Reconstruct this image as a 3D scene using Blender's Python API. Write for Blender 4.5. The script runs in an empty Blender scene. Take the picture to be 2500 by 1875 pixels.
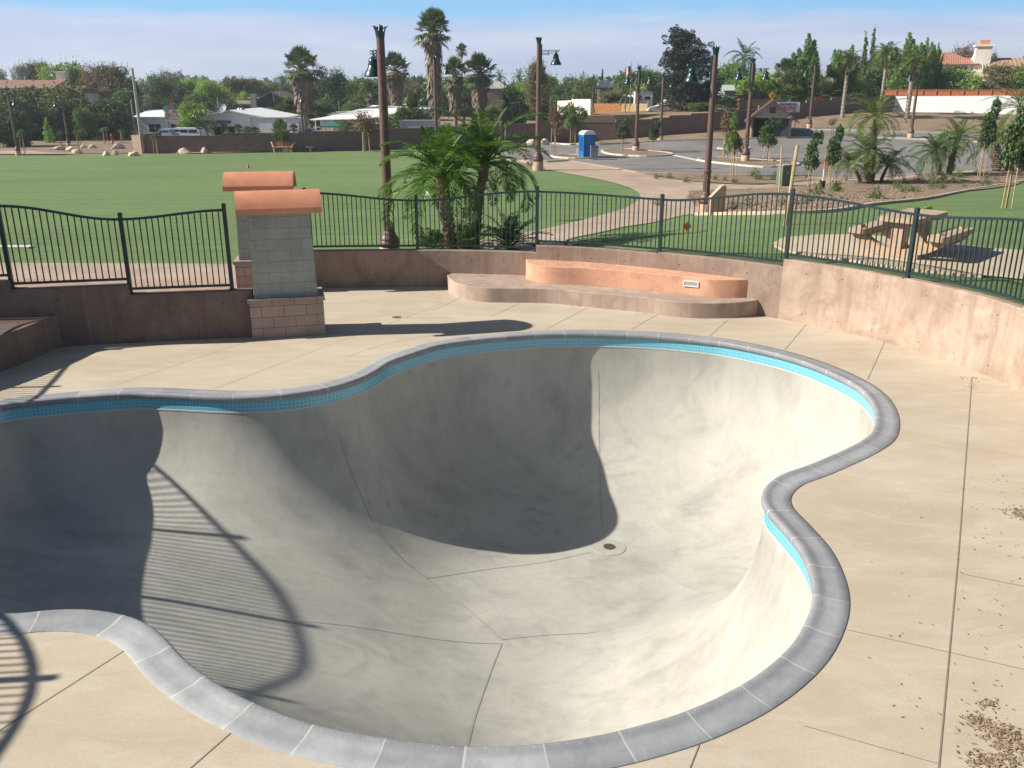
import bpy, math, random
import numpy as np
from mathutils import Vector
from mathutils.geometry import delaunay_2d_cdt
random.seed(7)
R = math.radians
PI = math.pi
scene = bpy.context.scene
col = scene.collection

# ------------------------------------------------------------------ camera model
FPX = 2150.0
TH = math.atan(725.0 / FPX)
CT, ST = math.cos(TH), math.sin(TH)
CZ = 4.4
def ray(px, py):
    r = (px - 1250) / FPX; u = -(py - 937.5) / FPX
    return (r, CT + u * ST, -ST + u * CT)
def yb(Y): return Y * 1.12 + 4
def atz(px, py, z=0.0):
    d = ray(px, py); t = (z - CZ) / d[2]
    return (d[0] * t, d[1] * t)
def aty(px, py, Y):
    d = ray(px, py); t = Y / d[1]
    return (d[0] * t, Y, CZ + d[2] * t)
def sst(a, b, x):
    t = min(1.0, max(0.0, (x - a) / (b - a))); return t * t * (3 - 2 * t)
LX = [(-4, 0.0), (-2, .3), (.5, .6), (4, .92), (7, 1.12)]
def lev(x):
    if x <= LX[0][0]: return 0.0
    for (a, za), (b, zb) in zip(LX, LX[1:]):
        if x <= b: return za + (zb - za) * sst(a, b, x)
    return LX[-1][1]
def terrain(x, y):
    q = x / max(y, 6.0)
    w = sst(.15, .36, q)
    L = lev(x)
    y0 = 20 + 5 * w; y1 = 45 + 12 * w
    t = min(1.0, max(0.0, (y - y0) / (y1 - y0)))
    t = .85 * t + .15 * t * t * (3 - 2 * t)
    z = L + (-1.5 - L) * t
    z += 2.6 * sst(88, 128, y) * sst(.04, .2, q)
    return z
def G(px, py):
    d = ray(px, py); t = 10.0; prev = t
    while t < 900:
        x, y, z = d[0] * t, d[1] * t, CZ + d[2] * t
        if z < terrain(x, y):
            a, b = prev, t
            for _ in range(18):
                m = (a + b) / 2
                if CZ + d[2] * m < terrain(d[0] * m, d[1] * m): b = m
                else: a = m
            return (d[0] * b, d[1] * b)
        prev = t; t *= 1.01
    return (d[0] * 900, d[1] * 900)

cam = bpy.data.cameras.new('camera'); camo = bpy.data.objects.new('camera', cam)
col.objects.link(camo); camo.location = (0, 0, CZ); camo.rotation_euler = (PI / 2 - TH, 0, 0)
cam.sensor_width = 36; cam.lens = 36 * FPX / 2500; cam.clip_end = 6000; cam.clip_start = .05
scene.camera = camo

# ------------------------------------------------------------------ materials
def new_mat(name):
    m = bpy.data.materials.new(name); m.use_nodes = True
    nt = m.node_tree; b = nt.nodes['Principled BSDF']
    return m, nt, b
def N(nt, typ, **kw):
    n = nt.nodes.new(typ)
    for k, v in kw.items():
        if k in n.inputs.keys() if isinstance(k, str) else False: n.inputs[k].default_value = v
        else: setattr(n, k, v)
    return n
def lk(nt, a, b): nt.links.new(a, b)
def mixc(nt, fac, a, b, mode='MIX'):
    n = nt.nodes.new('ShaderNodeMix'); n.data_type = 'RGBA'; n.blend_type = mode
    for sock, v in ((n.inputs[0], fac), (n.inputs[6], a), (n.inputs[7], b)):
        if isinstance(v, (int, float)): sock.default_value = v
        elif isinstance(v, tuple): sock.default_value = (*v[:3], 1)
        else: nt.links.new(v, sock)
    return n.outputs[2]
def mth(nt, op, a, b=None, clamp=False):
    n = nt.nodes.new('ShaderNodeMath'); n.operation = op; n.use_clamp = clamp
    for i, v in enumerate((a, b)):
        if v is None: continue
        if isinstance(v, (int, float)): n.inputs[i].default_value = v
        else: nt.links.new(v, n.inputs[i])
    return n.outputs[0]
def noise(nt, vec, scale, detail=5, rough=.55, dist=0):
    n = nt.nodes.new('ShaderNodeTexNoise')
    n.inputs['Scale'].default_value = scale; n.inputs['Detail'].default_value = detail
    n.inputs['Roughness'].default_value = rough; n.inputs['Distortion'].default_value = dist
    if vec is not None: nt.links.new(vec, n.inputs['Vector'])
    return n.outputs['Fac']
def remap(nt, v, a, b, lo=0., hi=1.):
    n = nt.nodes.new('ShaderNodeMapRange'); nt.links.new(v, n.inputs[0])
    for i, q in enumerate((a, b, lo, hi)): n.inputs[i + 1].default_value = q
    return n.outputs[0]
def mapping(nt, vec, sc=(1, 1, 1), rot=(0, 0, 0)):
    n = nt.nodes.new('ShaderNodeMapping'); nt.links.new(vec, n.inputs[0])
    n.inputs['Scale'].default_value = sc; n.inputs['Rotation'].default_value = rot
    return n.outputs[0]
def bump(nt, b, h, strength=.3, dist=.02):
    n = nt.nodes.new('ShaderNodeBump'); n.inputs['Strength'].default_value = strength
    n.inputs['Distance'].default_value = dist
    nt.links.new(h, n.inputs['Height']); nt.links.new(n.outputs[0], b.inputs['Normal'])
def tc(nt, which='Object'):
    return nt.nodes.new('ShaderNodeTexCoord').outputs[which]

def nmat(name, c1, c2, scale=4, rough=.85, bmp=0, bscale=60, big=None, spec=.3, lo=.35, hi=.65):
    m, nt, b = new_mat(name); v = tc(nt)
    f = remap(nt, noise(nt, v, scale), lo, hi)
    c = mixc(nt, f, c1, c2)
    if big:
        g = remap(nt, noise(nt, v, big, 3), .3, .7, .82, 1.1)
        c = mixc(nt, 1.0, c, g, 'MULTIPLY')
    lk(nt, c, b.inputs['Base Color'])
    b.inputs['Roughness'].default_value = rough; b.inputs['Specular IOR Level'].default_value = spec
    if bmp: bump(nt, b, noise(nt, v, bscale, 4), bmp, .01)
    return m
def pmat(name, c, rough=.6, metal=0, spec=.4, emit=None):
    m, nt, b = new_mat(name)
    b.inputs['Base Color'].default_value = (*c, 1); b.inputs['Roughness'].default_value = rough
    b.inputs['Metallic'].default_value = metal; b.inputs['Specular IOR Level'].default_value = spec
    return m
def leafmat(name, c1, c2, trans=.3, rough=.55, clump=.8, dead=None):
    m, nt, b = new_mat(name)
    g = nt.nodes.new('ShaderNodeNewGeometry')
    oi = nt.nodes.new('ShaderNodeObjectInfo')
    v = tc(nt)
    f = mth(nt, 'ADD', mth(nt, 'MULTIPLY', g.outputs['Random Per Island'], .55), mth(nt, 'MULTIPLY', remap(nt, noise(nt, v, clump, 2), .35, .65), .45))
    c = mixc(nt, f, c1, c2)
    if dead:
        d = mth(nt, 'GREATER_THAN', g.outputs['Random Per Island'], .93)
        c = mixc(nt, d, c, dead)
    k = remap(nt, oi.outputs['Random'], 0, 1, .8, 1.18)
    c = mixc(nt, 1.0, c, k, 'MULTIPLY')
    lk(nt, c, b.inputs['Base Color']); b.inputs['Roughness'].default_value = rough
    b.inputs['Specular IOR Level'].default_value = .35
    tr = nt.nodes.new('ShaderNodeBsdfTranslucent'); lk(nt, c, tr.inputs[0])
    mx = nt.nodes.new('ShaderNodeMixShader'); mx.inputs[0].default_value = trans
    out = nt.nodes['Material Output']
    lk(nt, b.outputs[0], mx.inputs[1]); lk(nt, tr.outputs[0], mx.inputs[2]); lk(nt, mx.outputs[0], out.inputs[0])
    return m

# bowl plaster: trowelled grey concrete with cloudy burn marks, scratches and warm dust
def bowl_mat():
    m, nt, b = new_mat('bowl_concrete'); v = tc(nt)
    n1 = remap(nt, noise(nt, v, .42, 5, .55, .5), .36, .66)
    c = mixc(nt, n1, (.365, .352, .312), (.47, .452, .395))
    n2 = remap(nt, noise(nt, mapping(nt, v, (1, 1.4, .8), (0, 0, .6)), .9, 9, .62, .5), .48, .72)
    c = mixc(nt, mth(nt, 'MULTIPLY', n2, .58), c, (.23, .222, .198))
    n3 = remap(nt, noise(nt, mapping(nt, v, (1, 3.2, 1.2), (0, 0, .25)), 2.2, 9, .72, .5), .42, .78)
    c = mixc(nt, mth(nt, 'MULTIPLY', n3, .2), c, (.56, .54, .48))
    n6 = remap(nt, noise(nt, mapping(nt, v, (1.6, 1.6, .22)), 4.5, 8, .74, .2), .46, .74)
    c = mixc(nt, mth(nt, 'MULTIPLY', n6, .3), c, (.24, .236, .216))
    sc = remap(nt, noise(nt, mapping(nt, v, (9, .6, .8), (0, 0, .5)), 2.6, 5, .8, .3), .66, .74)
    c = mixc(nt, mth(nt, 'MULTIPLY', sc, .14), c, (.75, .73, .68))
    vo = nt.nodes.new('ShaderNodeTexVoronoi'); vo.feature = 'F1'; vo.inputs['Scale'].default_value = .62; lk(nt, mapping(nt, v, (1, 1, .7), (0, 0, .4)), vo.inputs['Vector'])
    rg_ = mth(nt, 'SINE', mth(nt, 'ADD', mth(nt, 'MULTIPLY', vo.outputs['Distance'], 34), mth(nt, 'MULTIPLY', noise(nt, v, 2.0, 4), 7)))
    am = mth(nt, 'MULTIPLY', remap(nt, rg_, .1, 1), mth(nt, 'MULTIPLY', remap(nt, noise(nt, v, .8, 4), .5, .62), remap(nt, noise(nt, v, 6, 5, .7), .35, .65)))
    c = mixc(nt, mth(nt, 'MULTIPLY', am, .5), c, (.25, .245, .225))
    n5 = remap(nt, noise(nt, v, 60, 4, .75), .3, .7, .93, 1.06)
    c = mixc(nt, 1.0, c, n5, 'MULTIPLY')
    lk(nt, c, b.inputs['Base Color'])
    lk(nt, remap(nt, n2, 0, 1, .82, .6), b.inputs['Roughness'])
    b.inputs['Specular IOR Level'].default_value = .3
    bump(nt, b, noise(nt, v, 9, 7, .65), .18, .008)
    return m
def deck_mat():
    m, nt, b = new_mat('deck_concrete'); v = tc(nt)
    n1 = remap(nt, noise(nt, mapping(nt, v, (.55, 1.2, 1)), .75, 7, .65, .7), .34, .66)
    c = mixc(nt, n1, (.44, .36, .262), (.52, .445, .34))
    n2 = remap(nt, noise(nt, mapping(nt, v, (1, 2.4, 1), (0, 0, -.2)), 1.3, 8, .7, .6), .5, .75)
    c = mixc(nt, mth(nt, 'MULTIPLY', n2, .55), c, (.59, .53, .44))
    n4 = remap(nt, noise(nt, mapping(nt, v, (1, 3, 1), (0, 0, .15)), .9, 6, .7, .5), .56, .74)
    c = mixc(nt, mth(nt, 'MULTIPLY', n4, .5), c, (.385, .335, .26))
    n5 = remap(nt, noise(nt, v, 38, 4, .7), .3, .7, .93, 1.06)
    c = mixc(nt, 1.0, c, n5, 'MULTIPLY')
    sp = mth(nt, 'GREATER_THAN', noise(nt, v, 24, 2, .5), .74)
    c = mixc(nt, mth(nt, 'MULTIPLY', sp, .5), c, (.26, .19, .13))
    lk(nt, c, b.inputs['Base Color']); b.inputs['Roughness'].default_value = .8
    b.inputs['Specular IOR Level'].default_value = .3
    bump(nt, b, noise(nt, v, 30, 5, .6), .12, .008)
    return m
def coping_mat():
    m, nt, b = new_mat('coping_stone'); uv = tc(nt, 'UV'); v = tc(nt)
    sx = nt.nodes.new('ShaderNodeSeparateXYZ'); lk(nt, uv, sx.inputs[0])
    u = mth(nt, 'DIVIDE', sx.outputs[0], .61)
    fl = mth(nt, 'FLOOR', u); fr = mth(nt, 'FRACT', u)
    wn = nt.nodes.new('ShaderNodeTexWhiteNoise'); wn.noise_dimensions = '1D'; lk(nt, fl, wn.inputs['W'])
    n1 = remap(nt, noise(nt, v, 3.2, 6, .65, .4), .3, .7)
    c = mixc(nt, n1, (.26, .272, .282), (.37, .375, .372))
    c = mixc(nt, 1.0, c, remap(nt, wn.outputs[0], 0, 1, .86, 1.14), 'MULTIPLY')
    # dark band along the grinding edge, chipped speckles
    band = mth(nt, 'MULTIPLY', remap(nt, sx.outputs[1], .2, .25), remap(nt, noise(nt, v, 6, 5), .3, .6, .5, 1))
    c = mixc(nt, mth(nt, 'MULTIPLY', band, .5), c, (.19, .18, .20))
    sp = mth(nt, 'MULTIPLY', mth(nt, 'GREATER_THAN', noise(nt, v, 85, 2), .66), remap(nt, sx.outputs[1], .24, .28))
    c = mixc(nt, mth(nt, 'MULTIPLY', sp, .7), c, (.62, .6, .58))
    g = mth(nt, 'LESS_THAN', fr, remap(nt, wn.outputs[0], 0, 1, .018, .032))
    c = mixc(nt, mth(nt, 'MULTIPLY', g, .9), c, (.47, .455, .41))
    lk(nt, c, b.inputs['Base Color']); b.inputs['Roughness'].default_value = .62
    b.inputs['Specular IOR Level'].default_value = .35
    h = mth(nt, 'SUBTRACT', noise(nt, v, 20, 5), mth(nt, 'MULTIPLY', g, .8))
    bump(nt, b, h, .3, .01)
    return m
def tile_mat():
    m, nt, b = new_mat('pool_tile'); uv = tc(nt, 'UV')
    br = nt.nodes.new('ShaderNodeTexBrick'); lk(nt, uv, br.inputs['Vector'])
    br.offset = 0; br.inputs['Scale'].default_value = 1
    br.inputs['Brick Width'].default_value = .054; br.inputs['Row Height'].default_value = .054
    br.inputs['Mortar Size'].default_value = .0034; br.inputs['Bias'].default_value = 0
    br.inputs['Color1'].default_value = (.12, .40, .53, 1); br.inputs['Color2'].default_value = (.14, .44, .57, 1)
    br.inputs['Mortar'].default_value = (.34, .58, .64, 1)
    lk(nt, br.outputs[0], b.inputs['Base Color']); b.inputs['Roughness'].default_value = .25
    b.inputs['Specular IOR Level'].default_value = .5
    bump(nt, b, mth(nt, 'SUBTRACT', 1, br.outputs['Fac']), .2, .004)
    return m
def brick_mat(name, c1, c2, mortar, bw, bh, ms=.008, off=.5, speck=0, rough=.9, msm=.1):
    m, nt, b = new_mat(name); uv = tc(nt, 'UV'); v = tc(nt)
    br = nt.nodes.new('ShaderNodeTexBrick'); lk(nt, uv, br.inputs['Vector'])
    br.offset = off; br.inputs['Scale'].default_value = 1
    br.inputs['Brick Width'].default_value = bw; br.inputs['Row Height'].default_value = bh
    br.inputs['Mortar Size'].default_value = ms; br.inputs['Bias'].default_value = 0
    br.inputs['Mortar Smooth'].default_value = msm
    br.inputs['Color1'].default_value = (*c1, 1); br.inputs['Color2'].default_value = (*c2, 1)
    br.inputs['Mortar'].default_value = (*mortar, 1)
    c = mixc(nt, 1.0, br.outputs[0], remap(nt, noise(nt, v, 2.2, 5, .6), .3, .7, .85, 1.12), 'MULTIPLY')
    if speck:
        c = mixc(nt, mth(nt, 'MULTIPLY', mth(nt, 'GREATER_THAN', noise(nt, v, 90, 2), .6), speck), c, (.06, .06, .06))
    lk(nt, c, b.inputs['Base Color']); b.inputs['Roughness'].default_value = rough
    h = mth(nt, 'ADD', mth(nt, 'SUBTRACT', 1, br.outputs['Fac']), mth(nt, 'MULTIPLY', noise(nt, v, 50, 4), .8))
    bump(nt, b, h, .3, .004)
    return m
def wall_mat(name, c1, c2, c3):
    m, nt, b = new_mat(name); v = tc(nt)
    n1 = remap(nt, noise(nt, v, .7, 6, .62, .8), .40, .60)
    c = mixc(nt, n1, c1, c2)
    st = remap(nt, noise(nt, mapping(nt, v, (3.5, 3.5, .35)), 1.3, 7, .72), .48, .68)
    c = mixc(nt, mth(nt, 'MULTIPLY', st, .7), c, c3)
    n2 = remap(nt, noise(nt, v, 1.5, 8, .68, 1.2), .50, .66)
    c = mixc(nt, mth(nt, 'MULTIPLY', n2, .55), c, tuple(q * .66 for q in c1))
    n3 = remap(nt, noise(nt, v, 2.3, 7, .65, .5), .56, .7)
    c = mixc(nt, mth(nt, 'MULTIPLY', n3, .5), c, tuple(min(.7, q * 1.28) for q in c2))
    ln = remap(nt, noise(nt, mapping(nt, v, (9, 9, .12)), 1.2, 3, .6), .63, .70)
    c = mixc(nt, mth(nt, 'MULTIPLY', ln, .45), c, tuple(min(.7, q * 1.3) for q in c2))
    c = mixc(nt, 1.0, c, remap(nt, noise(nt, v, 45, 4, .7), .3, .7, .9, 1.09), 'MULTIPLY')
    lk(nt, c, b.inputs['Base Color']); b.inputs['Roughness'].default_value = .85
    b.inputs['Specular IOR Level'].default_value = .25
    bump(nt, b, noise(nt, v, 14, 6), .25, .012)
    return m
def lawn_mat():
    m, nt, b = new_mat('lawn_grass'); v = tc(nt)
    n1 = remap(nt, noise(nt, mapping(nt, v, (.35, 1, 1)), .22, 5, .6, .4), .35, .65)
    c = mixc(nt, n1, (.132, .20, .078), (.17, .245, .098))
    n2 = remap(nt, noise(nt, mapping(nt, v, (.6, 1.6, 1)), 1.2, 8, .7), .42, .72)
    c = mixc(nt, mth(nt, 'MULTIPLY', n2, .7), c, (.205, .265, .11))
    sxl = nt.nodes.new('ShaderNodeSeparateXYZ'); lk(nt, v, sxl.inputs[0]); ms = mth(nt, 'SINE', mth(nt, 'ADD', mth(nt, 'MULTIPLY', sxl.outputs[1], 3.4), mth(nt, 'MULTIPLY', noise(nt, v, .3, 3), 2.0)))
    c = mixc(nt, 1.0, c, remap(nt, ms, -1, 1, .955, 1.045), 'MULTIPLY')
    n3 = remap(nt, noise(nt, v, 9, 8, .75), .35, .7, .72, 1.2)
    c = mixc(nt, 1.0, c, n3, 'MULTIPLY')
    n4 = remap(nt, noise(nt, v, .5, 6, .7, 1), .58, .72)
    c = mixc(nt, mth(nt, 'MULTIPLY', n4, .5), c, (.20, .17, .09))
    lk(nt, c, b.inputs['Base Color']); b.inputs['Roughness'].default_value = .95
    b.inputs['Specular IOR Level'].default_value = .1
    bump(nt, b, noise(nt, v, 40, 5, .8), .8, .03)
    return m
def mulch_mat(name, c1, c2, c3):
    m, nt, b = new_mat(name); v = tc(nt)
    vo = nt.nodes.new('ShaderNodeTexVoronoi'); vo.inputs['Scale'].default_value = 14
    lk(nt, mapping(nt, v, (1, 2.2, 1)), vo.inputs['Vector'])
    c = mixc(nt, remap(nt, noise(nt, v, 12, 7, .8), .35, .65), c1, c2)
    sx = nt.nodes.new('ShaderNodeSeparateXYZ'); lk(nt, vo.outputs['Color'], sx.inputs[0])
    c = mixc(nt, mth(nt, 'MULTIPLY', mth(nt, 'GREATER_THAN', sx.outputs[0], .72), .75), c, c3)
    c = mixc(nt, 1.0, c, remap(nt, noise(nt, v, .5, 4), .3, .7, .8, 1.15), 'MULTIPLY')
    lk(nt, c, b.inputs['Base Color']); b.inputs['Roughness'].default_value = .95
    b.inputs['Specular IOR Level'].default_value = .15
    bump(nt, b, mth(nt, 'ADD', noise(nt, v, 22, 6, .7), sx.outputs[1]), .9, .03)
    return m
def roof_tile_mat(name, c1, c2, axis=0, pitch=.3):
    m, nt, b = new_mat(name); uv = tc(nt, 'UV'); v = tc(nt)
    sx = nt.nodes.new('ShaderNodeSeparateXYZ'); lk(nt, uv, sx.inputs[0])
    fr = mth(nt, 'FRACT', mth(nt, 'DIVIDE', sx.outputs[0], pitch))
    s = mth(nt, 'SINE', mth(nt, 'MULTIPLY', fr, PI))
    row = mth(nt, 'FRACT', mth(nt, 'DIVIDE', sx.outputs[1], .4))
    cell = mixc(nt, remap(nt, noise(nt, v, 3.5, 4, .8), .35, .65), c1, c2)
    c = mixc(nt, mth(nt, 'LESS_THAN', fr, .22), cell, tuple(q * .5 for q in c1))
    lk(nt, c, b.inputs['Base Color']); b.inputs['Roughness'].default_value = .85
    bump(nt, b, mth(nt, 'ADD', s, mth(nt, 'MULTIPLY', row, .3)), .9, .06)
    return m

M = {}
M['bowl'] = bowl_mat(); M['deck'] = deck_mat(); M['coping'] = coping_mat(); M['tile'] = tile_mat()
M['joint'] = pmat('deck_joint', (.24, .195, .145), .9)  # brown tone of the deck joints
M['bowljoint'] = pmat('bowl_joint', (.34, .33, .295), .9)
M['block_green'] = brick_mat('green_grey_block', (.31, .33, .28), (.345, .36, .31), (.235, .25, .215), .4, .2, .006, .5, .35)
M['block_brown'] = brick_mat('brown_split_block', (.36, .27, .225), (.42, .32, .26), (.22, .17, .15), .4, .2, .009, .5, .5)
M['cap'] = nmat('terracotta_cap', (.56, .23, .125), (.62, .27, .155), 3, .8, .08, 60, 1.2, lo=.3, hi=.65)
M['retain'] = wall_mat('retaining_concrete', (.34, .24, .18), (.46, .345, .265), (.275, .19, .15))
M['retain_shaded'] = wall_mat('retaining_concrete_shaded', (.17, .125, .10), (.215, .155, .125), (.14, .10, .085))  # same concrete darkened: the left wall's shade is in the colour
M['retain_half_shaded'] = wall_mat('retaining_concrete_half_shaded', (.26, .185, .145), (.32, .235, .185), (.21, .15, .125))  # same concrete at a middle tone: the back wall's weak light painted in
M['peach'] = wall_mat('peach_concrete', (.60, .325, .21), (.65, .36, .235), (.54, .30, .20))
M['bench_low'] = wall_mat('seat_ledge_concrete', (.37, .275, .22), (.44, .335, .27), (.31, .235, .19))
M['fence'] = nmat('fence_green_paint', (.010, .024, .027), (.015, .034, .037), 6, .42, 0, spec=.5)
M['lawn'] = lawn_mat()
M['path'] = nmat('path_concrete', (.37, .275, .205), (.43, .33, .25), .8, .88, .1, 40, .3)
M['pad'] = nmat('pad_concrete', (.45, .36, .25), (.52, .42, .30), .9, .88, .1, 40, .3)
M['pavers'] = brick_mat('brick_pavers', (.36, .20, .14), (.47, .33, .23), (.24, .19, .15), .22, .11, .008, .5, .2)
M['asphalt'] = nmat('asphalt', (.185, .172, .160), (.225, .208, .195), .5, .92, .2, 60, .15)
M['kerb'] = nmat('kerb_concrete', (.55, .49, .40), (.66, .59, .49), 2, .85, 0)
M['mulch'] = mulch_mat('bark_mulch', (.20, .13, .085), (.28, .20, .14), (.44, .35, .27))
M['dirt'] = mulch_mat('dry_dirt', (.25, .18, .115), (.34, .25, .165), (.29, .22, .15))
M['ground'] = nmat('earth_ground', (.20, .15, .095), (.27, .21, .13), .4, .95, .3, 20, .1)
M['pole'] = nmat('lamp_brown_paint', (.10, .058, .045), (.145, .085, .066), 7, .5, 0, spec=.45)
M['lampgreen'] = pmat('lamp_green_paint', (.008, .040, .038), .3, 0, .5)
M['lampglass'] = pmat('lamp_lens', (.5, .5, .45), .3)
M['pedestal'] = nmat('pedestal_concrete', (.46, .30, .21), (.54, .37, .27), 4, .85, .1)
M['palmtrunk'] = nmat('palm_trunk', (.12, .075, .05), (.25, .19, .15), 14, .95, .8, 18)
M['bark'] = nmat('tree_bark', (.10, .075, .055), (.17, .13, .10), 9, .95, .5, 20)
M['palebark'] = nmat('pale_palm_bark', (.33, .27, .22), (.22, .17, .14), 9, .95, .4, 20)
M['stake'] = nmat('wooden_stake', (.42, .29, .15), (.52, .38, .21), 5, .85)
M['rock'] = nmat('boulder_stone', (.46, .39, .29), (.62, .54, .42), 2, .9, .7, 8)
M['white'] = pmat('white_paint', (.78, .77, .74), .6)
M['offwhite'] = nmat('stucco_offwhite', (.66, .60, .50), (.74, .69, .60), .7, .9)
M['shadewhite'] = nmat('white_shade_tone', (.62, .64, .66), (.74, .75, .76), 1, .6)  # white with the bluish shade of the fronts mixed into the colour
M['greyroof'] = nmat('grey_roofing', (.30, .31, .29), (.38, .39, .36), .8, .85)
M['bluewall'] = nmat('slate_blue_siding', (.045, .06, .095), (.06, .078, .115), 1, .8)
M['shingle'] = nmat('brown_shingle', (.19, .15, .125), (.26, .21, .175), 5, .9)
M['glassdark'] = pmat('dark_glass', (.02, .03, .045), .12, 0, .6)
M['dark'] = pmat('recess_shade', (.02, .018, .018), .9)  # near-black colour standing in for shade inside holes and openings
M['rooftile'] = roof_tile_mat('red_clay_tile', (.36, .13, .075), (.56, .30, .20), 0, .35)
M['rooftan'] = roof_tile_mat('tan_clay_tile', (.42, .25, .16), (.50, .32, .21), 0, .55)
M['roofold'] = roof_tile_mat('old_clay_tile', (.27, .14, .10), (.34, .20, .15), 0, .55)
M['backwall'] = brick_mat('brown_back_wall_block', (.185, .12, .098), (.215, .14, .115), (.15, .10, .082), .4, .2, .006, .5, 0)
M['backwall_alias'] = M['backwall']  # second key for the same wall material
M['fencewood'] = brick_mat('orange_wood_boards', (.58, .24, .085), (.66, .31, .12), (.34, .14, .06), 3.2, .17, .012, .0, 0)
M['fencepale'] = brick_mat('pale_wood_boards', (.66, .46, .21), (.72, .53, .27), (.42, .28, .12), 3.2, .17, .012, .0, 0)
M['redwood'] = nmat('redwood_fence', (.42, .135, .055), (.52, .19, .08), 5, .8)
M['hutwall'] = brick_mat('beige_board_batten', (.42, .335, .255), (.46, .37, .285), (.25, .2, .15), .32, 9, .012, 0, 0)
M['hutroof'] = nmat('brown_metal_roof', (.085, .047, .042), (.11, .062, .055), 2, .6)
M['blueplastic'] = nmat('blue_plastic', (.012, .135, .40), (.02, .16, .45), 2, .4)
M['greyplastic'] = nmat('grey_plastic', (.16, .18, .21), (.22, .24, .27), 8, .5)
M['signwhite'] = pmat('sign_white', (.75, .73, .72), .5)
M['signred'] = pmat('sign_red', (.45, .02, .03), .5)
M['signblue'] = pmat('sign_blue', (.05, .06, .16), .5)
M['yellow'] = pmat('sign_yellow', (.75, .40, .02), .5)
M['orange'] = pmat('cone_orange', (.75, .12, .03), .5)
M['black'] = pmat('black_plastic', (.025, .027, .03), .5)
M['metal'] = pmat('galvanised_metal', (.45, .46, .47), .4, .8)
M['vanwhite'] = pmat('vehicle_white_paint', (.70, .72, .75), .25, 0, .6)
M['carblue'] = pmat('vehicle_pale_paint', (.30, .36, .44), .25, 0, .6)
M['tyre'] = pmat('tyre_rubber', (.02, .02, .02), .8)
M['greencanvas'] = pmat('green_canvas', (.03, .14, .11), .8)
M['table'] = nmat('tan_table_concrete', (.39, .27, .18), (.47, .34, .235), 2.5, .8, .15, 30)
M['box_green'] = pmat('utility_box_green', (.12, .15, .12), .6)
M['chips'] = nmat('wood_chip', (.16, .10, .065), (.46, .34, .24), 30, .9)
L = {}
L['palmnear'] = leafmat('palm_leaf_bright', (.035, .10, .012), (.14, .25, .03), .35, .38, 1.5)
L['palmdark'] = leafmat('palm_leaf_deep', (0.035, 0.099, 0.022), (0.099, 0.185, 0.037), .3, .4, 1.5)
L['palmolive'] = leafmat('palm_leaf_olive', (0.071, 0.132, 0.025), (0.185, 0.238, 0.062), .3, .45, 1.2)
L['fan'] = leafmat('fan_palm_leaf', (0.057, 0.099, 0.025), (0.156, 0.198, 0.062), .25, .5, .6)
L['fandead'] = leafmat('fan_palm_dead', (.15, .105, .075), (.33, .25, .19), .15, .8, .8)
L['dark'] = leafmat('leaf_dark', (0.037, 0.082, 0.026), (0.102, 0.164, 0.043), .2, .6, .35)
L['mid'] = leafmat('leaf_mid', (0.074, 0.147, 0.033), (0.176, 0.249, 0.057), .25, .6, .4)
L['bright'] = leafmat('leaf_bright', (0.139, 0.275, 0.033), (0.332, 0.480, 0.081), .3, .6, .4)
L['olive'] = leafmat('leaf_olive', (0.139, 0.133, 0.057), (0.277, 0.249, 0.114), .2, .7, .4)
L['brownish'] = leafmat('leaf_brownish', (0.158, 0.103, 0.057), (0.295, 0.215, 0.114), .2, .7, .4)
L['grey'] = leafmat('leaf_grey', (0.129, 0.154, 0.090), (0.258, 0.284, 0.163), .2, .7, .4)
L['gold'] = leafmat('leaf_gold', (0.050, 0.082, 0.020), (0.213, 0.211, 0.044), .2, .6, .16)
L['pine'] = leafmat('leaf_pine', (0.014, 0.029, 0.017), (0.046, 0.065, 0.029), .1, .7, .3)
L['bamboo'] = leafmat('leaf_bamboo', (0.074, 0.172, 0.024), (0.185, 0.326, 0.057), .3, .6, .5)
L['far'] = leafmat('leaf_far', (.12, .15, .11), (.18, .21, .15), .2, .8, .06)
L['banana'] = leafmat('leaf_banana', (0.148, 0.257, 0.041), (0.369, 0.463, 0.130), .3, .5, .8, (.3, .22, .13))
L['shrub'] = leafmat('leaf_shrub', (0.072, 0.130, 0.026), (0.156, 0.221, 0.065), .25, .6, 2)

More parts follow.
